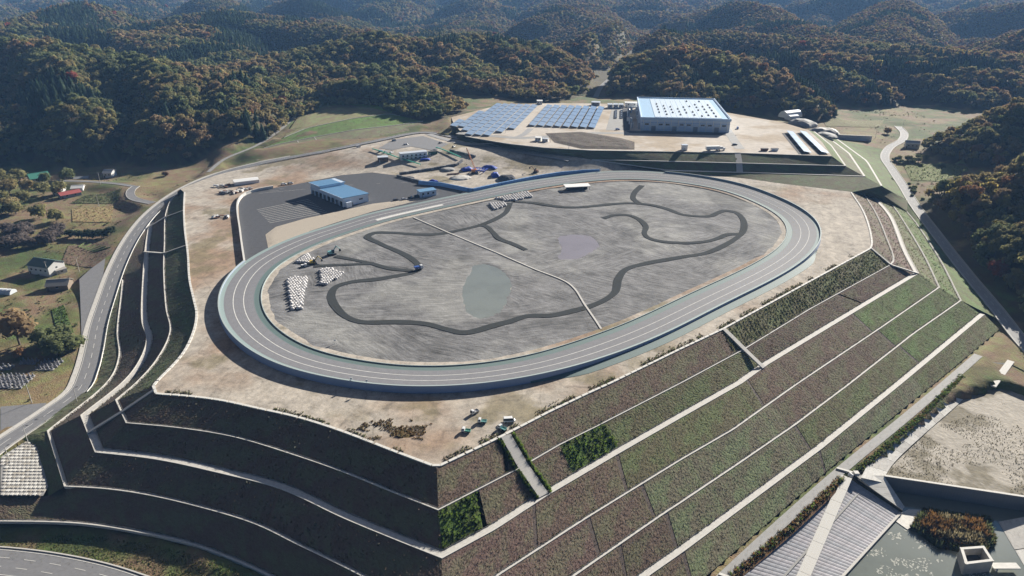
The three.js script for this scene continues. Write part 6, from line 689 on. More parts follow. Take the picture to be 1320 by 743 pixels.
// blue cushion barrier
{ const t = thing('blue_barrier', 'long bright blue cushion barrier along the back straight', 'barrier'); const p = even(D.barrier.map(q => G(q[0], q[2])), 44).map(q => G(q[0], q[2])); for (let i = 0; i < 44; i++) { const g = sweep([p[i], mid(p[i], p[i + 1], 0.97)], [[-1.0, 0], [-1.05, 1.2], [-0.8, 2.3], [-0.3, 2.8], [0.3, 2.8], [0.8, 2.3], [1.05, 1.2], [1.0, 0]], {}); obj('cushion', g, M.blue, t); } obj('end_post', cyl(0.25, 0.25, 4, p[44][0] + 0.6, p[44][1], p[44][2], 8), M.white, t); obj('base', sweepBox(p, -1.2, 1.2, -0.1, 0.12), M.concDark, t); }
// race control hut
{ const a = G(-65.5, -481.2), b = G(-54.5, -487.2); a[1] = b[1] = Math.min(a[1], b[1]); const o = shed('control_hut', 'small blue roofed control hut between paddock and track', 'hut', a, b, 6, 4.4, M.wallPale, M.roofBlue, { windows: 3 }); const t = D.o_cars_track; car('black car parked in line beside the control hut', G(t[0][0], t[0][2], 0.15), 0.5, P2.black); car('silver car parked in line beside the control hut', G(t[1][0] + 1.5, t[1][2], 0.15), 0.5, P2.silver); keiTruck('white light truck parked between cars and control hut', G(-72.5, -480, 0.15), 0.5, M.dark); car('dark van parked against the control hut', G(-68, -482.5, 0.15), 0.55, P2.black, null, true); }
car('white car on the paddock edge behind the garage', G(-173, -515, 0.15), 0.1, P2.white); car('silver car beside the white car behind the garage', G(-168.5, -517, 0.15), 0.2, P2.silver);
{ const p = D.o_tent.map(q => G(q[0], q[2])); const t = thing('marquee', 'white peaked marquee with blue end on the dirt yard', 'marquee', mid(p[0], p[2]), dirY(p[0], p[3])); const g = extr([[-4.6, 2.6], [4.6, 2.6], [0, 3.5]], 18.4); g.rotateY(Math.PI / 2); g.rotateY(Math.PI / 2); obj('canopy', g, M.white, t); obj('end_panel', bx(9, 2.6, 0.15, 0, 0, -9.05), M.blue, t); for (const x of [-4.3, 4.3]) for (const z of [-8.8, 0, 8.8]) obj('pole', cyl(0.1, 0.1, 2.7, x, 0, z, 6), M.steel, t); for (const x of [-4.42, 4.42]) obj('side_panel', bx(0.1, 2.5, 17.8, x, 0.1, 0), M.white, t); }
{ const heap = (name, label, x, z, list) => { const t = thing(name, label, 'pile', G(x, z)); for (const [w, h, d, px, py, pz, ry, m] of list) obj('piece', bx(w, h, d, px, py, pz, ry), m, t); }; const r = rng(31); const mk = n => Array.from({ length: n }, (_, i) => [1 + 3 * r(), 0.4 + 0.9 * r(), 0.6 + 1.2 * r(), (r() - 0.5) * 12, 0.02 * i + 0.5 * r(), (r() - 0.5) * 8, r() * 3, [M.white, M.steel, M.dark, M.rust, M.conc][i % 5]]); heap('material_pile', 'jumble of white and grey building materials near the marquee', -208, -496, mk(26)); heap('material_pile', 'dark scrap pile beside the dirt lane', -220, -514, mk(14)); heap('material_pile', 'small pile of dark machine parts on reddish dirt', -192, -441, mk(12)); heap('material_pile', 'timber and boxes between marquee and paddock kerb', -197, -503, mk(16)); }
// paddock wall
{ const t = thing('paddock_wall', 'white concrete wall along the paddock entry', 'wall'); const p = even(smooth(D.pitwall, 3).map(q => G(q[0], q[2])), 30); for (let i = 0; i < 30; i++) obj('wall_panel', sweepBox([p[i], mid(p[i], p[i + 1], 0.99)], -0.3, 0.3, -0.1, 1.9), M.concWhite, t); obj('coping', sweepBox(p, -0.5, 0.5, 1.9, 2.1), M.concWhite, t); }
// ---------------------------------------------------------------- infield stores
const bagGeo = (() => { const g = new THREE.SphereGeometry(0.92, 9, 7), a = g.attributes.position; for (let i = 0; i < a.count; i++) { let x = a.getX(i), y = a.getY(i), z = a.getZ(i); const k = 1 + 0.12 * Math.sin(7 * Math.atan2(z, x)); y = y > 0.45 ? 0.45 + (y - 0.45) * 0.4 : y < -0.5 ? -0.5 : y; a.setXYZ(i, x * k, (y + 0.5) * 1.15, z * k); } g.computeVertexNormals(); return g; })();
const neck = cyl(0.2, 0.28, 0.22, 0, 1.1, 0, 6); const bagMats = [M.bag, mat(0.68, 0.66, 0.64, { map: texGrain }), mat(0.78, 0.76, 0.75, { map: texGrain })];
{ let n = 0; const put = (poly, label, group, sx, sz, ax, lim) => { const c = [0, 2].map(k => poly.reduce((s, p) => s + p[k], 0) / poly.length); let m = 0; for (let i = -20; i <= 20; i++) for (let j = -20; j <= 20; j++) { const x = c[0] + ax[0] * i * sx - ax[1] * j * sz, z = c[1] + ax[1] * i * sx + ax[0] * j * sz; if (!inside(poly, x, z) || m >= lim) continue; m++; n++; const o = thing('bulk_bag', label, 'bulk bag', [x + 0.2 * (rnd() - 0.5), infieldY(x, z), z + 0.2 * (rnd() - 0.5)], rnd() * 6.28, group); o.scale.setScalar(0.95 + 0.15 * rnd()); obj('sack', bagGeo, bagMats[n % 3], o); obj('neck', neck, bagMats[(n + 1) % 3], o); } };
  put(D.bagA, 'white bulk bag in the largest block of bags on infield gravel', 'white bags in the largest block', 1.7, 1.75, [0.97, 0.23], 150); put(D.bagB, 'white bulk bag in the small L-shaped block beside the largest block', 'white bags in the L-shaped block', 1.62, 1.85, [0.97, 0.23], 60); put(D.bagC, 'white bulk bag in the heap by the track gate', 'white bags by the track gate', 1.62, 1.85, [0.97, 0.23], 38); put(D.bagD.map(p => [p[0], ground(p[0], p[2]), p[2] + 6]), 'white bulk bag in the long row by the back straight', 'white bags by the back straight', 1.9, 2.2, [0.95, -0.3], 70); put(D.bagE.map(p => [p[0], 0, p[2] + 5]), 'white bulk bag in the small cluster before the long row', 'white bags in the small cluster', 1.9, 2.2, [0.95, -0.3], 30); console.log('bags', n); }
{ const p = [-50.5, infieldY(-50.5, -350), -350]; const t = thing('dump_truck', 'small white and blue dump truck on the dark infield trail', 'truck', [p[0], p[1] + 0.2, p[2]], 0.5); wheels(t, [-1.3, 1.4], 0.8, 1.3); obj('bed', extr([[-2.4, 0.9], [0.6, 0.9], [0.7, 2.0], [-2.6, 2.0]], 2.0, 0.05), P2.blue, t); obj('cab', extr([[0.8, 0.6], [2.5, 0.6], [2.5, 1.4], [2.1, 2.3], [0.8, 2.3]], 1.9, 0.05), P2.white, t); obj('windscreen', bx(0.06, 0.7, 1.6, 2.36, 1.5, 0), M.glass, t);
  const exc = (label, x, z, turn, body, s) => { const d = thing('excavator', label, 'excavator', [x, infieldY(x, z), z], turn); d.scale.setScalar(s); for (const zz of [-1.2, 1.2]) obj('crawler_track', extr([[-2, 0.2], [-1.7, 0], [1.7, 0], [2, 0.2], [2, 0.7], [1.7, 0.9], [-1.7, 0.9], [-2, 0.7]], 0.6, 0.04).translate(0, 0, zz), M.dark, d); obj('house', bx(2.8, 1.2, 2.2, -0.4, 1, 0), body, d); obj('cab', bx(1.3, 1.5, 1, 0.5, 1.3, 0.6), M.glass, d); obj('boom', [bar([1, 1.6, -0.3], [3, 4.2, -0.3], 0.26, 6), bar([3, 4.2, -0.3], [4.8, 2.2, -0.3], 0.2, 6)], body, d); obj('bucket', extr([[4.3, 0.9], [5.3, 1.1], [5.1, 2.1], [4.5, 2.1]], 1.0, 0.05), M.dark, d); };
  exc('yellow excavator beside the white bag heap', -110, -358, 0.4, P2.yellow, 1.0); exc('teal excavator working on dark ground above the bags', -103, -372, 0.7, P2.teal, 1.1); keiTruck('flatbed truck with white load before the bag heap', [-114, infieldY(-114, -354), -354], 0.05, P2.silver, null, M.white);
  const c = D.o_canopy; const k = thing('stock_shelter', 'low white roofed shelter on the far infield', 'shelter', [48, infieldY(48, -502), -502], 0.18); const rf = bx(19, 0.35, 7); rf.rotateX(0.06); rf.translate(0, 2.6, 0); obj('roof', rf, M.white, k); for (const x of [-9, -3, 3, 9]) for (const z of [-3, 3]) obj('post', bx(0.2, 2.6, 0.2, x, 0, z), M.dark, k); obj('stored_goods', bx(15, 1.6, 4.5, 0, 0, 0), M.dark, k); }
// ---------------------------------------------------------------- poles, lamps, small markers
function pole(label, p, h, arm, kind = 'utility_pole', group) { const t = thing(kind, label, kind === 'utility_pole' ? 'utility pole' : 'lamp post', p, rnd() * 0.6, group); obj('shaft', cyl(0.17, 0.1, h, 0, -0.3, 0, 8), M.conc, t); if (kind === 'utility_pole') { obj('crossarm', bx(1.8, 0.12, 0.12, 0, h - 0.9, 0), M.steel, t); for (const x of [-0.8, 0, 0.8]) obj('insulator', cyl(0.06, 0.04, 0.22, x, h - 0.78, 0, 6), M.white, t); } else { obj('arm', bar([0, h - 0.5, 0], [arm, h, 0], 0.06, 5), M.steel, t); obj('lamp_head', bx(0.8, 0.16, 0.3, arm, h - 0.05, 0), M.dark, t); } return t; }
[['utility pole beside the white house gable', [-272, -377]], ['utility pole at the lay-by corner', [-258, -384]], ['utility pole in the garden strips near the side road', [-308, -500]], ['utility pole between farm lane and red barn', [-352, -530]], ['utility pole near the farm lane end', [-330, -545]], ['utility pole on the graveyard bank', [-200, -246]]].forEach(([l, [x, z]]) => pole(l, onLand([x, 0, z]), 10, 0)); [['lamp post where the forecourt meets the valley road', [-181, -246]], ['traffic post with a dark box beside block paving', [-184.5, -219]], ['slim lamp post on the block paving', [-183.5, -207]]].forEach(([l, [x, z]]) => pole(l, onLand([x, 0, z]), 7.5, 1.4, 'lamp_post')); [[447, 0]].length; [['tall lamp post beside the upper valley road fields', [445, -800]], ['tall lamp post at the valley road bend', [384, -738]]].forEach(([l, [x, z]]) => pole(l, onLand([x, 0, z]), 9, 1, 'lamp_post')); [['floodlight pole behind the blue barrier end', [47, -575]], ['floodlight pole on the bank before the soil heap', [33, -600]], ['floodlight pole at the solar field corner', [-6, -640]]].forEach(([l, [x, z]]) => pole(l, [x, 10, z], 12, 1.2, 'lamp_post'));
for (const [l, x, z, h] of [['white marker post on the infield verge', -76.5, -266, 2.4], ['white marker board on the near bend wall', -55.6, -229.4, 4.6], ['white marker post beside the near bend board', -62, -231.5, 4.2]]) { const t = thing('marker_post', l, 'marker post', [x, 0, z]); obj('post', cyl(0.09, 0.09, h, 0, 0, 0, 6), M.white, t); obj('board', bx(0.9, 0.9, 0.1, 0, h - 0.9, 0.1), M.white, t); }
// ---------------------------------------------------------------- graveyard
{ const r = rng(8); let n = 0; for (const [cx, cz, nx, nz] of [[-229, -274, 3, 2], [-222, -279, 4, 2], [-211, -276, 5, 4], [-219, -262, 8, 5], [-228, -262, 2, 3]]) for (let i = 0; i < nx; i++) for (let j = 0; j < nz; j++) { const x = cx + (i - nx / 2) * 1.9 + 0.4 * r(), z = cz + (j - nz / 2) * 2.3 + 0.4 * r(), y = land(x, z); const t = thing('grave_stone', r() > 0.5 ? 'dark polished gravestone on a pale plinth in the graveyard' : 'dark gravestone with low kerb in the graveyard', 'gravestone', [x, y, z], 0.25 + 0.1 * r()); const k = t.userData.label.includes('polished'); t.userData.group = k ? 'plinth gravestones' : 'kerbed gravestones'; obj('base', bx(1.5, 0.4, 1.7, 0, -0.1, 0), k ? M.concDark : M.stone, t); obj('plinth', bx(0.9, 0.35, 0.8, 0, 0.3, -0.3), M.stone, t); obj('stone', bx(0.42, 0.7 + 0.5 * r(), 0.4, 0, 0.65, -0.3), M.stone, t); if (!k) obj('kerb', bx(1.45, 0.25, 0.15, 0, 0.3, 0.7), M.stone, t); n++; } }

// ---------------------------------------------------------------- trees
function crownGeo(seed, { lobes = 7, quads = 160, leaf = 1.0, rx = 3.6, ry = 3.4, cy = 6.2, core = 0.72, thin = 1 } = {}) { // leaf clumps round several lobes, unit metres
  const r = rng(seed), P = [], N = [], L = []; for (let i = 0; i < lobes; i++) { const a = i / lobes * 6.283 + r(), t = i ? 0.45 + 0.3 * r() : 0; L.push([Math.cos(a) * rx * t, cy + (i ? (r() - 0.45) * ry * 0.9 : ry * 0.35), Math.sin(a) * rx * t, (i ? 0.42 + 0.2 * r() : 0.62) * rx]); }
  const tri = (a, b, c, n) => { P.push(...a, ...b, ...c); for (let k = 0; k < 3; k++) N.push(...n); };
  for (let q = 0; q < quads; q++) { const [lx, ly, lz, lr] = L[Math.floor(r() * lobes)]; const u = r() * 2 - 0.85, ph = r() * 6.283, s = Math.sqrt(Math.max(0, 1 - Math.min(1, u * u))), d = [s * Math.cos(ph), Math.max(-0.8, Math.min(1, u)), s * Math.sin(ph)]; const k = lr * (0.78 + 0.32 * r()), c = [lx + d[0] * k, ly + d[1] * k * 0.9, lz + d[2] * k]; const n = new THREE.Vector3(d[0] + (r() - 0.5) * 0.9, d[1] + 0.35 + (r() - 0.5) * 0.9, d[2] + (r() - 0.5) * 0.9).normalize(); const t1 = new THREE.Vector3(r() - 0.5, r() - 0.5, r() - 0.5).cross(n).normalize(), t2 = n.clone().cross(t1); const z = leaf * (0.6 + 0.8 * r()), e = (a, b) => [c[0] + t1.x * a * z + t2.x * b * z * thin, c[1] + t1.y * a * z + t2.y * b * z * thin, c[2] + t1.z * a * z + t2.z * b * z * thin]; const nn = [n.x, n.y, n.z]; const A = e(-0.6, -0.35), B = e(0.5, -0.5), C = e(0.62, 0.4), E = e(-0.4, 0.55); tri(A, B, C, nn); tri(A, C, E, nn); }
  if (core) for (const [lx, ly, lz, lr] of L) { const g = new THREE.IcosahedronGeometry(lr * core, 0), p = g.attributes.position, m = g.attributes.normal; for (let i = 0; i < p.count; i++) { const w = 0.85 + 0.3 * h2(Math.round(p.getX(i) * 50), Math.round(p.getZ(i) * 50)); P.push(lx + p.getX(i) * w, ly + p.getY(i) * 0.9 * w, lz + p.getZ(i) * w); N.push(m.getX(i), m.getY(i), m.getZ(i)); } }
  const g = new THREE.BufferGeometry(); g.setAttribute('position', new THREE.Float32BufferAttribute(P, 3)); g.setAttribute('normal', new THREE.Float32BufferAttribute(N, 3)); return g;
}
function coniferGeo(seed, H = 13, R = 2.5, layers = 9, k = 9) { const r = rng(seed), P = [], N = []; for (let l = 0; l < layers; l++) { const t = l / layers, y = H * (0.12 + 0.88 * t), rad = R * Math.pow(1 - t, 0.8) + 0.25, dr = H / layers * 1.25; for (let i = 0; i < k; i++) { const a = (i + r() * 0.7) / k * 6.283, w = 0.55 * 6.283 / k * (1 + r() * 0.5), ra = rad * (0.75 + 0.45 * r()); const top = [0, y + dr * 0.75, 0], p1 = [Math.cos(a - w) * ra, y - dr * 0.25 * r(), Math.sin(a - w) * ra], p2 = [Math.cos(a + w) * ra, y - dr * 0.25 * r(), Math.sin(a + w) * ra]; const n = new THREE.Vector3(Math.cos(a), 0.7, Math.sin(a)).normalize(); P.push(...top, ...p2, ...p1); for (let j = 0; j < 3; j++) N.push(n.x, n.y, n.z); } } const g = new THREE.BufferGeometry(); g.setAttribute('position', new THREE.Float32BufferAttribute(P, 3)); g.setAttribute('normal', new THREE.Float32BufferAttribute(N, 3)); return g; }
function trunkGeo(seed, h, r0, limbs = 4, fork = 0.5) { const r = rng(seed), g = [bar([0, -0.6, 0], [0.15 * (r() - 0.5), h, 0.15 * (r() - 0.5)], r0, 7, r0 * 0.5)]; for (let i = 0; i < limbs; i++) { const a = i / limbs * 6.28 + r(), y = h * (fork + 0.4 * r()); g.push(bar([0, y, 0], [Math.cos(a) * h * 0.38, y + h * (0.25 + 0.2 * r()), Math.sin(a) * h * 0.38], r0 * 0.45, 5, r0 * 0.15)); } return mergeGeometries(g.map(q => q.toNonIndexed())); }
const leafMat = (r, g, b) => new THREE.MeshPhysicalMaterial({ color: col(r, g, b), roughness: 1, transmission: 0.6, thickness: 0, specularIntensity: 0.15, side: THREE.DoubleSide });
// palette: broadleaf tones of late autumn
const tones = [[0.26, 0.245, 0.1, 'olive'], [0.3, 0.245, 0.11, 'olive brown'], [0.32, 0.23, 0.125, 'russet brown'], [0.18, 0.205, 0.085, 'dull green'], [0.36, 0.3, 0.095, 'golden'], [0.3, 0.165, 0.075, 'orange'], [0.3, 0.08, 0.045, 'red']];
const coniferTone = [[0.055, 0.09, 0.048], [0.068, 0.11, 0.06]];
const hiCrown = [1, 2, 3].map(s => crownGeo(s, { lobes: 11, quads: 420, leaf: 0.62 })), loCrown = [11, 12, 13].map(s => crownGeo(s, { lobes: 8, quads: 130, leaf: 0.95 })), farCrown = [21, 22].map(s => crownGeo(s, { lobes: 5, quads: 34, leaf: 1.7, core: 0.85 }));
const hiCon = [coniferGeo(31, 11.5, 2.9, 16, 12), coniferGeo(32, 12, 2.7, 16, 12)], loCon = [coniferGeo(33, 11, 3.0, 9, 9)], farCon = [coniferGeo(34, 10.5, 3.3, 5, 6)];
const hiTrunk = [trunkGeo(41, 5.5, 0.28, 5), trunkGeo(42, 5, 0.3, 5)], conTrunk = trunkGeo(43, 9, 0.22, 0);
const toneMats = tones.map(t => leafMat(t[0], t[1], t[2])), conMats = coniferTone.map(t => leafMat(...t));
function singleTree(p, s, kind, label, group, stretch = 1, mtl) {
  const o = thing(kind === 'conifer' ? 'conifer_tree' : 'broadleaf_tree', label, 'tree', p, rnd() * 6.28, group); o.scale.set(s, s * stretch, s);
  if (kind === 'conifer') { obj('trunk', conTrunk, M.bark, o); obj('crown', hiCon[rnd() * 2 | 0], mtl || conMats[rnd() * 2 | 0], o); } else { obj('trunk', hiTrunk[rnd() * 2 | 0], M.bark, o); obj('crown', hiCrown[rnd() * 3 | 0], mtl || toneMats[kind], o); } return o;
}
// candidate spots on a jittered lattice that widens with distance
const wood = []; // [x, y, z, scale, kind(-1 conifer | tone), zc, r]
{
  const keep = [siteRing, roadL, roadR]; const r = rng(77); const bands = [[-250, -760, 6.2, 1.12], [-760, -1250, 6.6, 1.2], [-1250, -2300, 7.2, 1.12], [-2300, -4200, 11, 1.7], [-4200, -7400, 21, 3.2]];
  for (const [z0, z1, st, sc] of bands) for (let z = z0; z > z1; z -= st) { const half = 90 + -z * 0.82; for (let x = -half; x < half; x += st) { const px = x + (r() - 0.5) * st * 0.95, pz = z + (r() - 0.5) * st * 0.95, q = r(), q2 = r(), q3 = r(); const d = -pz;
    if (d < 1050 || d + Math.abs(px) * 0.25 < 1250) { const hv = hills(px, pz); if (hv < -90 && far(px, pz) < 4) continue; if (hv > -90 && hv < bare(px, pz) + 1.2 * q) continue; if (inside(siteEdge, px, pz) || inside(basin, px, pz)) continue; if (near(siteRing, px, pz)[0] < 7 || near(roadL, px, pz)[0] < 12 || near(roadR, px, pz)[0] < 8.5) continue; }
    const y = land(px, pz); if (near(D.o_valleyroad, px, pz)[0] < 13) continue; if (d > 1300 && y < -2 + 10 * fbm(px / 200, pz / 200, 2) - 4 && fbm(px / 140 + 3, pz / 140, 2) > 0.5) continue;
    const c1 = fbm(px / 95 + 31, pz / 95 + 7, 3) + 0.10 * ss(-200, -900, px) * ss(900, 1400, d), c2 = fbm(px / 40 + 3, pz / 40 + 90, 3), warm = -0.05 + ss(-150, 300, px) * 0.2 + 0.06 * ss(1000, 1600, d); let kind; if (c1 > 0.64 + 0.07 * ss(1050, 900, d)) kind = -1; else { const v = c2 + warm + 0.32 * (q2 - 0.5) + 0.05 * ss(700, 1100, d); kind = v < 0.4 ? 3 : v < 0.56 ? 0 : v < 0.7 ? 1 : v < 0.86 ? 2 : q3 > 0.7 ? 5 : 4; if (q3 > 0.9992) kind = 6; if (q3 < 0.05) kind = 4; }
    wood.push([px, y - 0.4, pz, sc * (0.72 + 0.62 * q3 * q + 0.1 * q2), kind, d]); } }
}
console.log('trees', wood.length);
// the largest ones in view stand as single trees
const cp = Math.cos(24 * Math.PI / 180), sp = Math.sin(24 * Math.PI / 180);
function view(x, y, z) { const dy = y - 145, zc = -z * cp - dy * sp, yc = -(dy * cp - z * sp); return [512 + 698 * x / zc, 288 + 698 * yc / zc, zc]; }
{
  const cand = wood.filter(w => w[5] < 1000).map(w => { const v = view(w[0], w[1] + 7, w[2]); return [w, v, w[3] / v[2]]; }).filter(([w, v]) => v[0] > 4 && v[0] < 1020 && v[1] > 4 && v[1] < 572).sort((a, b) => b[2] - a[2]); let n = 0;
  const places = (x, z) => x < -200 ? ['on the wooded hill above the village', 'trees on the village hill'] : x < 60 ? ['in the copse beside the green fields', 'trees of the copse by the fields'] : z > -560 ? ['on the steep shaded slope over the valley road', 'trees on the shaded roadside slope'] : x > 380 ? ['on the wooded spur beside the valley fields', 'trees on the spur by the valley fields'] : ['on the wooded hill behind the warehouse', 'trees on the hill behind the warehouse'];
  const quota = {}; const lim = { 'trees on the village hill': 95, 'trees of the copse by the fields': 45, 'trees on the shaded roadside slope': 62, 'trees on the spur by the valley fields': 24, 'trees on the hill behind the warehouse': 24 };
  for (const [w, v] of cand) { if (n >= 250) break; const [where, group] = places(w[0], w[2]); if ((quota[group] = quota[group] || 0) >= lim[group]) continue; let hid = false; for (let t = 0.55; t < 0.985; t += 0.025) { const x = w[0] * t, z = w[2] * t, y = mix(145, w[1] + 11, t); if (hills(x, z) > -90 && land(x, z) + 9 > y) { hid = true; break; } } if (hid) continue; quota[group]++; n++; w[5] = -1; const k = w[4]; singleTree([w[0], w[1], w[2]], w[3], k < 0 ? 'conifer' : k, k < 0 ? `dark green conifer with a pointed crown ${where}` : `broadleaf tree with ${tones[k][3]} autumn crown ${where}`, group + (k < 0 ? ', conifers' : `, ${tones[k][3]} ones`)); }
}
{
  const g = new THREE.Group(); g.name = 'woodland'; tag(g, 'dense mixed autumn woodland covering the hills', 'woodland', null, 'stuff'); scene.add(g); const sets = {};
  for (const w of wood) { if (w[5] < 0) continue; const f = w[5] > 1250, c = w[4] < 0; const key = (f ? 'far' : 'near') + (c ? 'C' : 'B') + (c ? 0 : Math.floor(h2(Math.round(w[0] * 9), Math.round(w[2] * 9)) * (f ? 2 : 3))); (sets[key] ||= []).push(w); }
  const mtx = new THREE.Matrix4(), q = new THREE.Quaternion(), up = new THREE.Vector3(0, 1, 0), cc = new THREE.Color(); const r = rng(99);
  for (const [key, list] of Object.entries(sets)) { const f = key.startsWith('far'), c = key.includes('C'), i = +key.at(-1); const geo = c ? (f ? farCon[0] : loCon[0]) : f ? farCrown[i] : loCrown[i]; const im = new THREE.InstancedMesh(geo, leafMat(1, 1, 1), list.length); im.name = c ? 'conifer_canopy' : 'broadleaf_canopy'; shadow(im);
    list.forEach((w, k) => { q.setFromAxisAngle(up, r() * 6.28); mtx.compose(new THREE.Vector3(w[0], w[1], w[2]), q, new THREE.Vector3(w[3], w[3] * (0.85 + 0.3 * r()) * (f && !c ? 0.8 : 1), w[3])); im.setMatrixAt(k, mtx); const t = c ? coniferTone[k % 2] : tones[w[4]], v = 0.8 + 0.4 * r(); im.setColorAt(k, cc.setRGB(t[0] * v * (0.93 + 0.14 * r()), t[1] * v, t[2] * v)); }); g.add(im); }
}
// TUFTS, too many to count
{
  const r = rng(3), P = [], N = []; for (let i = 0; i < 9; i++) { const a = r() * 6.28, l = 0.35 + 0.5 * r(), x = 0.25 * (r() - 0.5), z = 0.25 * (r() - 0.5), h = 0.35 + 0.45 * r(), w = 0.16; P.push(x - w * Math.sin(a), 0, z + w * Math.cos(a), x + w * Math.sin(a), 0, z - w * Math.cos(a), x + Math.cos(a) * l, h, z + Math.sin(a) * l); for (let k = 0; k < 3; k++) N.push(0.3 * Math.cos(a), 0.9, 0.3 * Math.sin(a)); }
  const g = new THREE.BufferGeometry(); g.setAttribute('position', new THREE.Float32BufferAttribute(P, 3)); g.setAttribute('normal', new THREE.Float32BufferAttribute(N, 3));
  const tc = { brown: [0.2, 0.157, 0.12], brown2: [0.225, 0.17, 0.132], plum: [0.27, 0.2, 0.17], olive: [0.19, 0.19, 0.1], grey: [0.28, 0.27, 0.2], green: [0.16, 0.2, 0.075], lush: [0.13, 0.2, 0.035], pasture: [0.16, 0.18, 0.09], rust: [0.2, 0.11, 0.04], reed: [0.19, 0.15, 0.07], straw: [0.33, 0.28, 0.16] };
  const tm = new THREE.MeshPhysicalMaterial({ color: col(1, 1, 1), roughness: 1, transmission: 0.5, thickness: 0, specularIntensity: 0.1, side: THREE.DoubleSide }); const im = new THREE.InstancedMesh(g, tm, tuftSpots.length); im.name = 'grass_tufts'; shadow(im); const m = new THREE.Matrix4(), q = new THREE.Quaternion(), up = new THREE.Vector3(0, 1, 0), c = new THREE.Color();
  tuftSpots.forEach(([x, y, z, k, s], i) => { q.setFromAxisAngle(up, r() * 6.28); m.compose(new THREE.Vector3(x, y, z), q, new THREE.Vector3(s, s * (0.7 + 0.5 * r()), s)); im.setMatrixAt(i, m); const t = tc[k], v = 0.75 + 0.5 * r(), pale = r() > 0.93 ? 1.6 : 1; im.setColorAt(i, c.setRGB(t[0] * v * pale, t[1] * v * pale, t[2] * v * pale)); });
  tag(im, 'grass tufts and dry weeds on the slopes and verges', 'grass', null, 'stuff'); scene.add(im); console.log('tufts', tuftSpots.length);
}

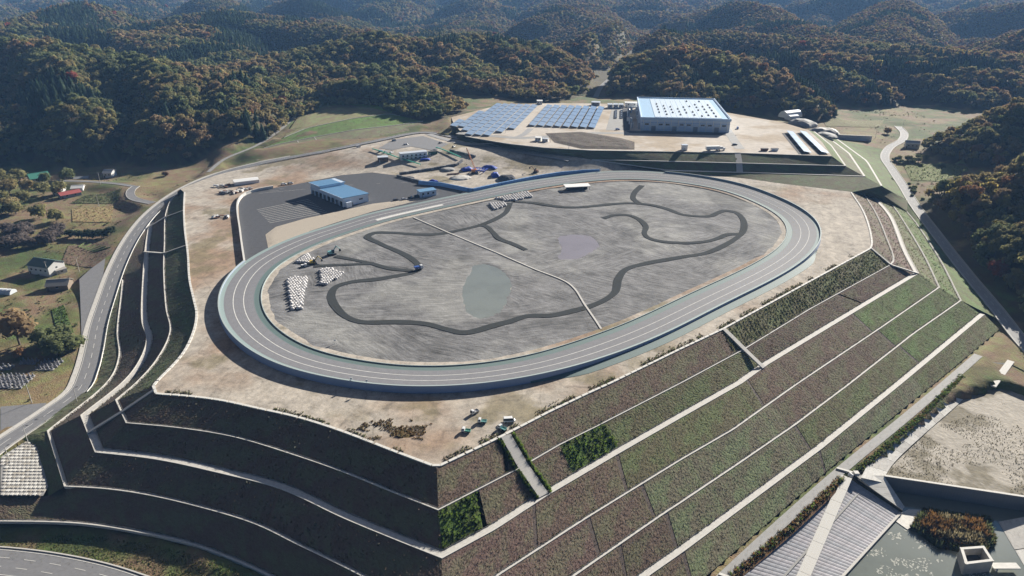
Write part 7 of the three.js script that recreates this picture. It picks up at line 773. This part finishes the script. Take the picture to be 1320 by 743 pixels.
// ---------------------------------------------------------------- garden and roadside trees
{
  const lowTree = (p, s, ...a) => singleTree([p[0], p[1] - 1.7 * s, p[2]], s, ...a); const L = (x, z) => [x, land(x, z) - 0.3, z];
  lowTree(L(-238, -297), 2.6, 2, 'large round russet tree above the graveyard', null, 0.95); lowTree(L(-229, -284), 0.8, 5, 'small orange bush tree at the foot of the large russet tree'); 
  [[-225, -296], [-219, -291], [-213, -286], [-209, -291], [-221, -302]].forEach(([x, z]) => lowTree(L(x, z), 1.35 + 0.4 * rnd(), 3, 'dark green round shrub tree beside the graveyard', 'shrubs beside the graveyard', 0.8, toneMats[3]));
  D.o_hedge.forEach(p => lowTree(L(p[0], p[2]), 0.95 + 0.15 * rnd(), 0, 'dark evergreen in the dense row below the straw field', 'evergreen row below the straw field', 0.85, leafMat(0.05, 0.07, 0.035)));
  const grey = leafMat(0.16, 0.13, 0.115); D.o_greytrees.forEach(p => lowTree(L(p[0], p[2]), 1.15 + 0.35 * rnd(), 0, 'grey leafless looking tree in the thicket by the ploughed field', 'grey thicket trees', 0.8, grey)); for (let i = 0; i < 14; i++) lowTree(L(-352 + 56 * rnd(), -455 + 34 * rnd()), 1.15 + 0.35 * rnd(), 0, 'grey leafless looking tree in the thicket by the ploughed field', 'grey thicket trees', 0.8, grey);
  D.o_olive.forEach(p => lowTree(L(p[0], p[2]), 1.4 + 0.5 * rnd(), 0, 'olive round tree on the mound beside the gardens', 'olive trees beside the gardens', 0.9)); for (let i = 0; i < 18; i++) lowTree(L(-425 + 75 * rnd(), -565 + 90 * rnd()), 1.3 + 0.5 * rnd(), [0, 3, 1][i % 3], ['olive round tree on the mound beside the gardens', 'dull green tree on the mound beside the gardens', 'olive brown tree on the mound beside the gardens'][i % 3], ['olive trees beside the gardens', 'green trees beside the gardens', 'brown trees beside the gardens'][i % 3], 0.9);
  lowTree(L(-290, -572), 0.8, 2, 'bare reddish tree where the farm lane meets the side road', null, 0.8, leafMat(0.2, 0.12, 0.08));
  { const q = D.maple.map(p => [p[0], p[2]]); lowTree(L(...q[0]), 1.3, 6, 'bright red maple at the edge of the wooded hill'); lowTree(L(...q[1]), 1.2, 5, 'orange maple next to the bright red maple'); lowTree(L(...q[2]), 1.0, 4, 'golden tree below the orange maple'); lowTree(L(...q[3]), 1.1, 0, 'grey olive tree between the maple and the fields', null, 1, leafMat(0.2, 0.18, 0.13)); lowTree(L(...q[4]), 1.2, 0, 'olive tree at the top corner of the fields'); }
  D.o_treeR.forEach(p => lowTree(L(p[0], p[2]), 0.75 + 0.3 * rnd(), 0, 'olive bushy tree beside the valley road house', 'olive trees by the valley house', 0.8)); for (let i = 0; i < 8; i++) lowTree(L(360 + 34 * rnd(), -660 + 34 * rnd()), 0.55 + 0.3 * rnd(), 3, 'dull green shrub by the pale meadow', 'shrubs by the pale meadow', 0.7); lowTree(L(410, -765), 1.1, 2, 'russet tree standing alone in the valley fields', null, 0.9);
  for (let i = 0; i < 10; i++) lowTree(L(325 + 14 * rnd(), -600 + 70 * rnd()), 0.4 + 0.2 * rnd(), 3, 'low green bush on the verge of the valley road', 'verge bushes', 0.7);
}
// scrub and garden bushes of the valley floor, too many to count
{
  const g = crownGeo(71, { lobes: 4, quads: 60, leaf: 0.8, cy: 2.2, ry: 2.4, rx: 3 }); const r = rng(55), list = []; for (let i = 0; i < 5200; i++) { const left = r() > 0.35, x = left ? -430 + 250 * r() : 318 + 190 * r(), z = left ? -215 - 370 * r() : -510 - 400 * r(); if (inside(siteEdge, x, z) || near(roadL, x, z)[0] < 8 || near(roadR, x, z)[0] < 6.5 || near(D.o_sideroad, x, z)[0] < 5 || near(D.o_sideroad2, x, z)[0] < 4) continue; if ([D.o_yfield, D.o_gardens, D.o_plough, D.o_greenveg, D.o_pullout, D.o_lot, D.o_pavestone, D.o_fieldR, D.o_fieldR2, D.o_house1].some(p => inside(p, x, z))) continue; if (fbm(x / 26 + 8, z / 26 + 3, 3) < 0.5 || (x > -236 && x < -200 && z > -286 && z < -250)) continue; list.push([x, z, 0.1 + 0.32 * r() * r()]); }
  const im = new THREE.InstancedMesh(g, leafMat(1, 1, 1), list.length); im.name = 'undergrowth'; shadow(im); const m = new THREE.Matrix4(), q = new THREE.Quaternion(), c = new THREE.Color(), pal = [[0.17, 0.16, 0.06], [0.12, 0.15, 0.05], [0.24, 0.18, 0.09], [0.2, 0.15, 0.1], [0.15, 0.2, 0.05]]; list.forEach(([x, z, s], i) => { q.setFromAxisAngle(new THREE.Vector3(0, 1, 0), r() * 6.28); m.compose(new THREE.Vector3(x, land(x, z) - 0.1, z), q, new THREE.Vector3(s, s * 0.8, s)); im.setMatrixAt(i, m); const t = pal[r() * 5 | 0]; im.setColorAt(i, c.setRGB(...t)); }); tag(im, 'low scrub and garden bushes scattered over the valley floor', 'undergrowth', null, 'stuff'); scene.add(im);
}
renderer.render(scene, camera);
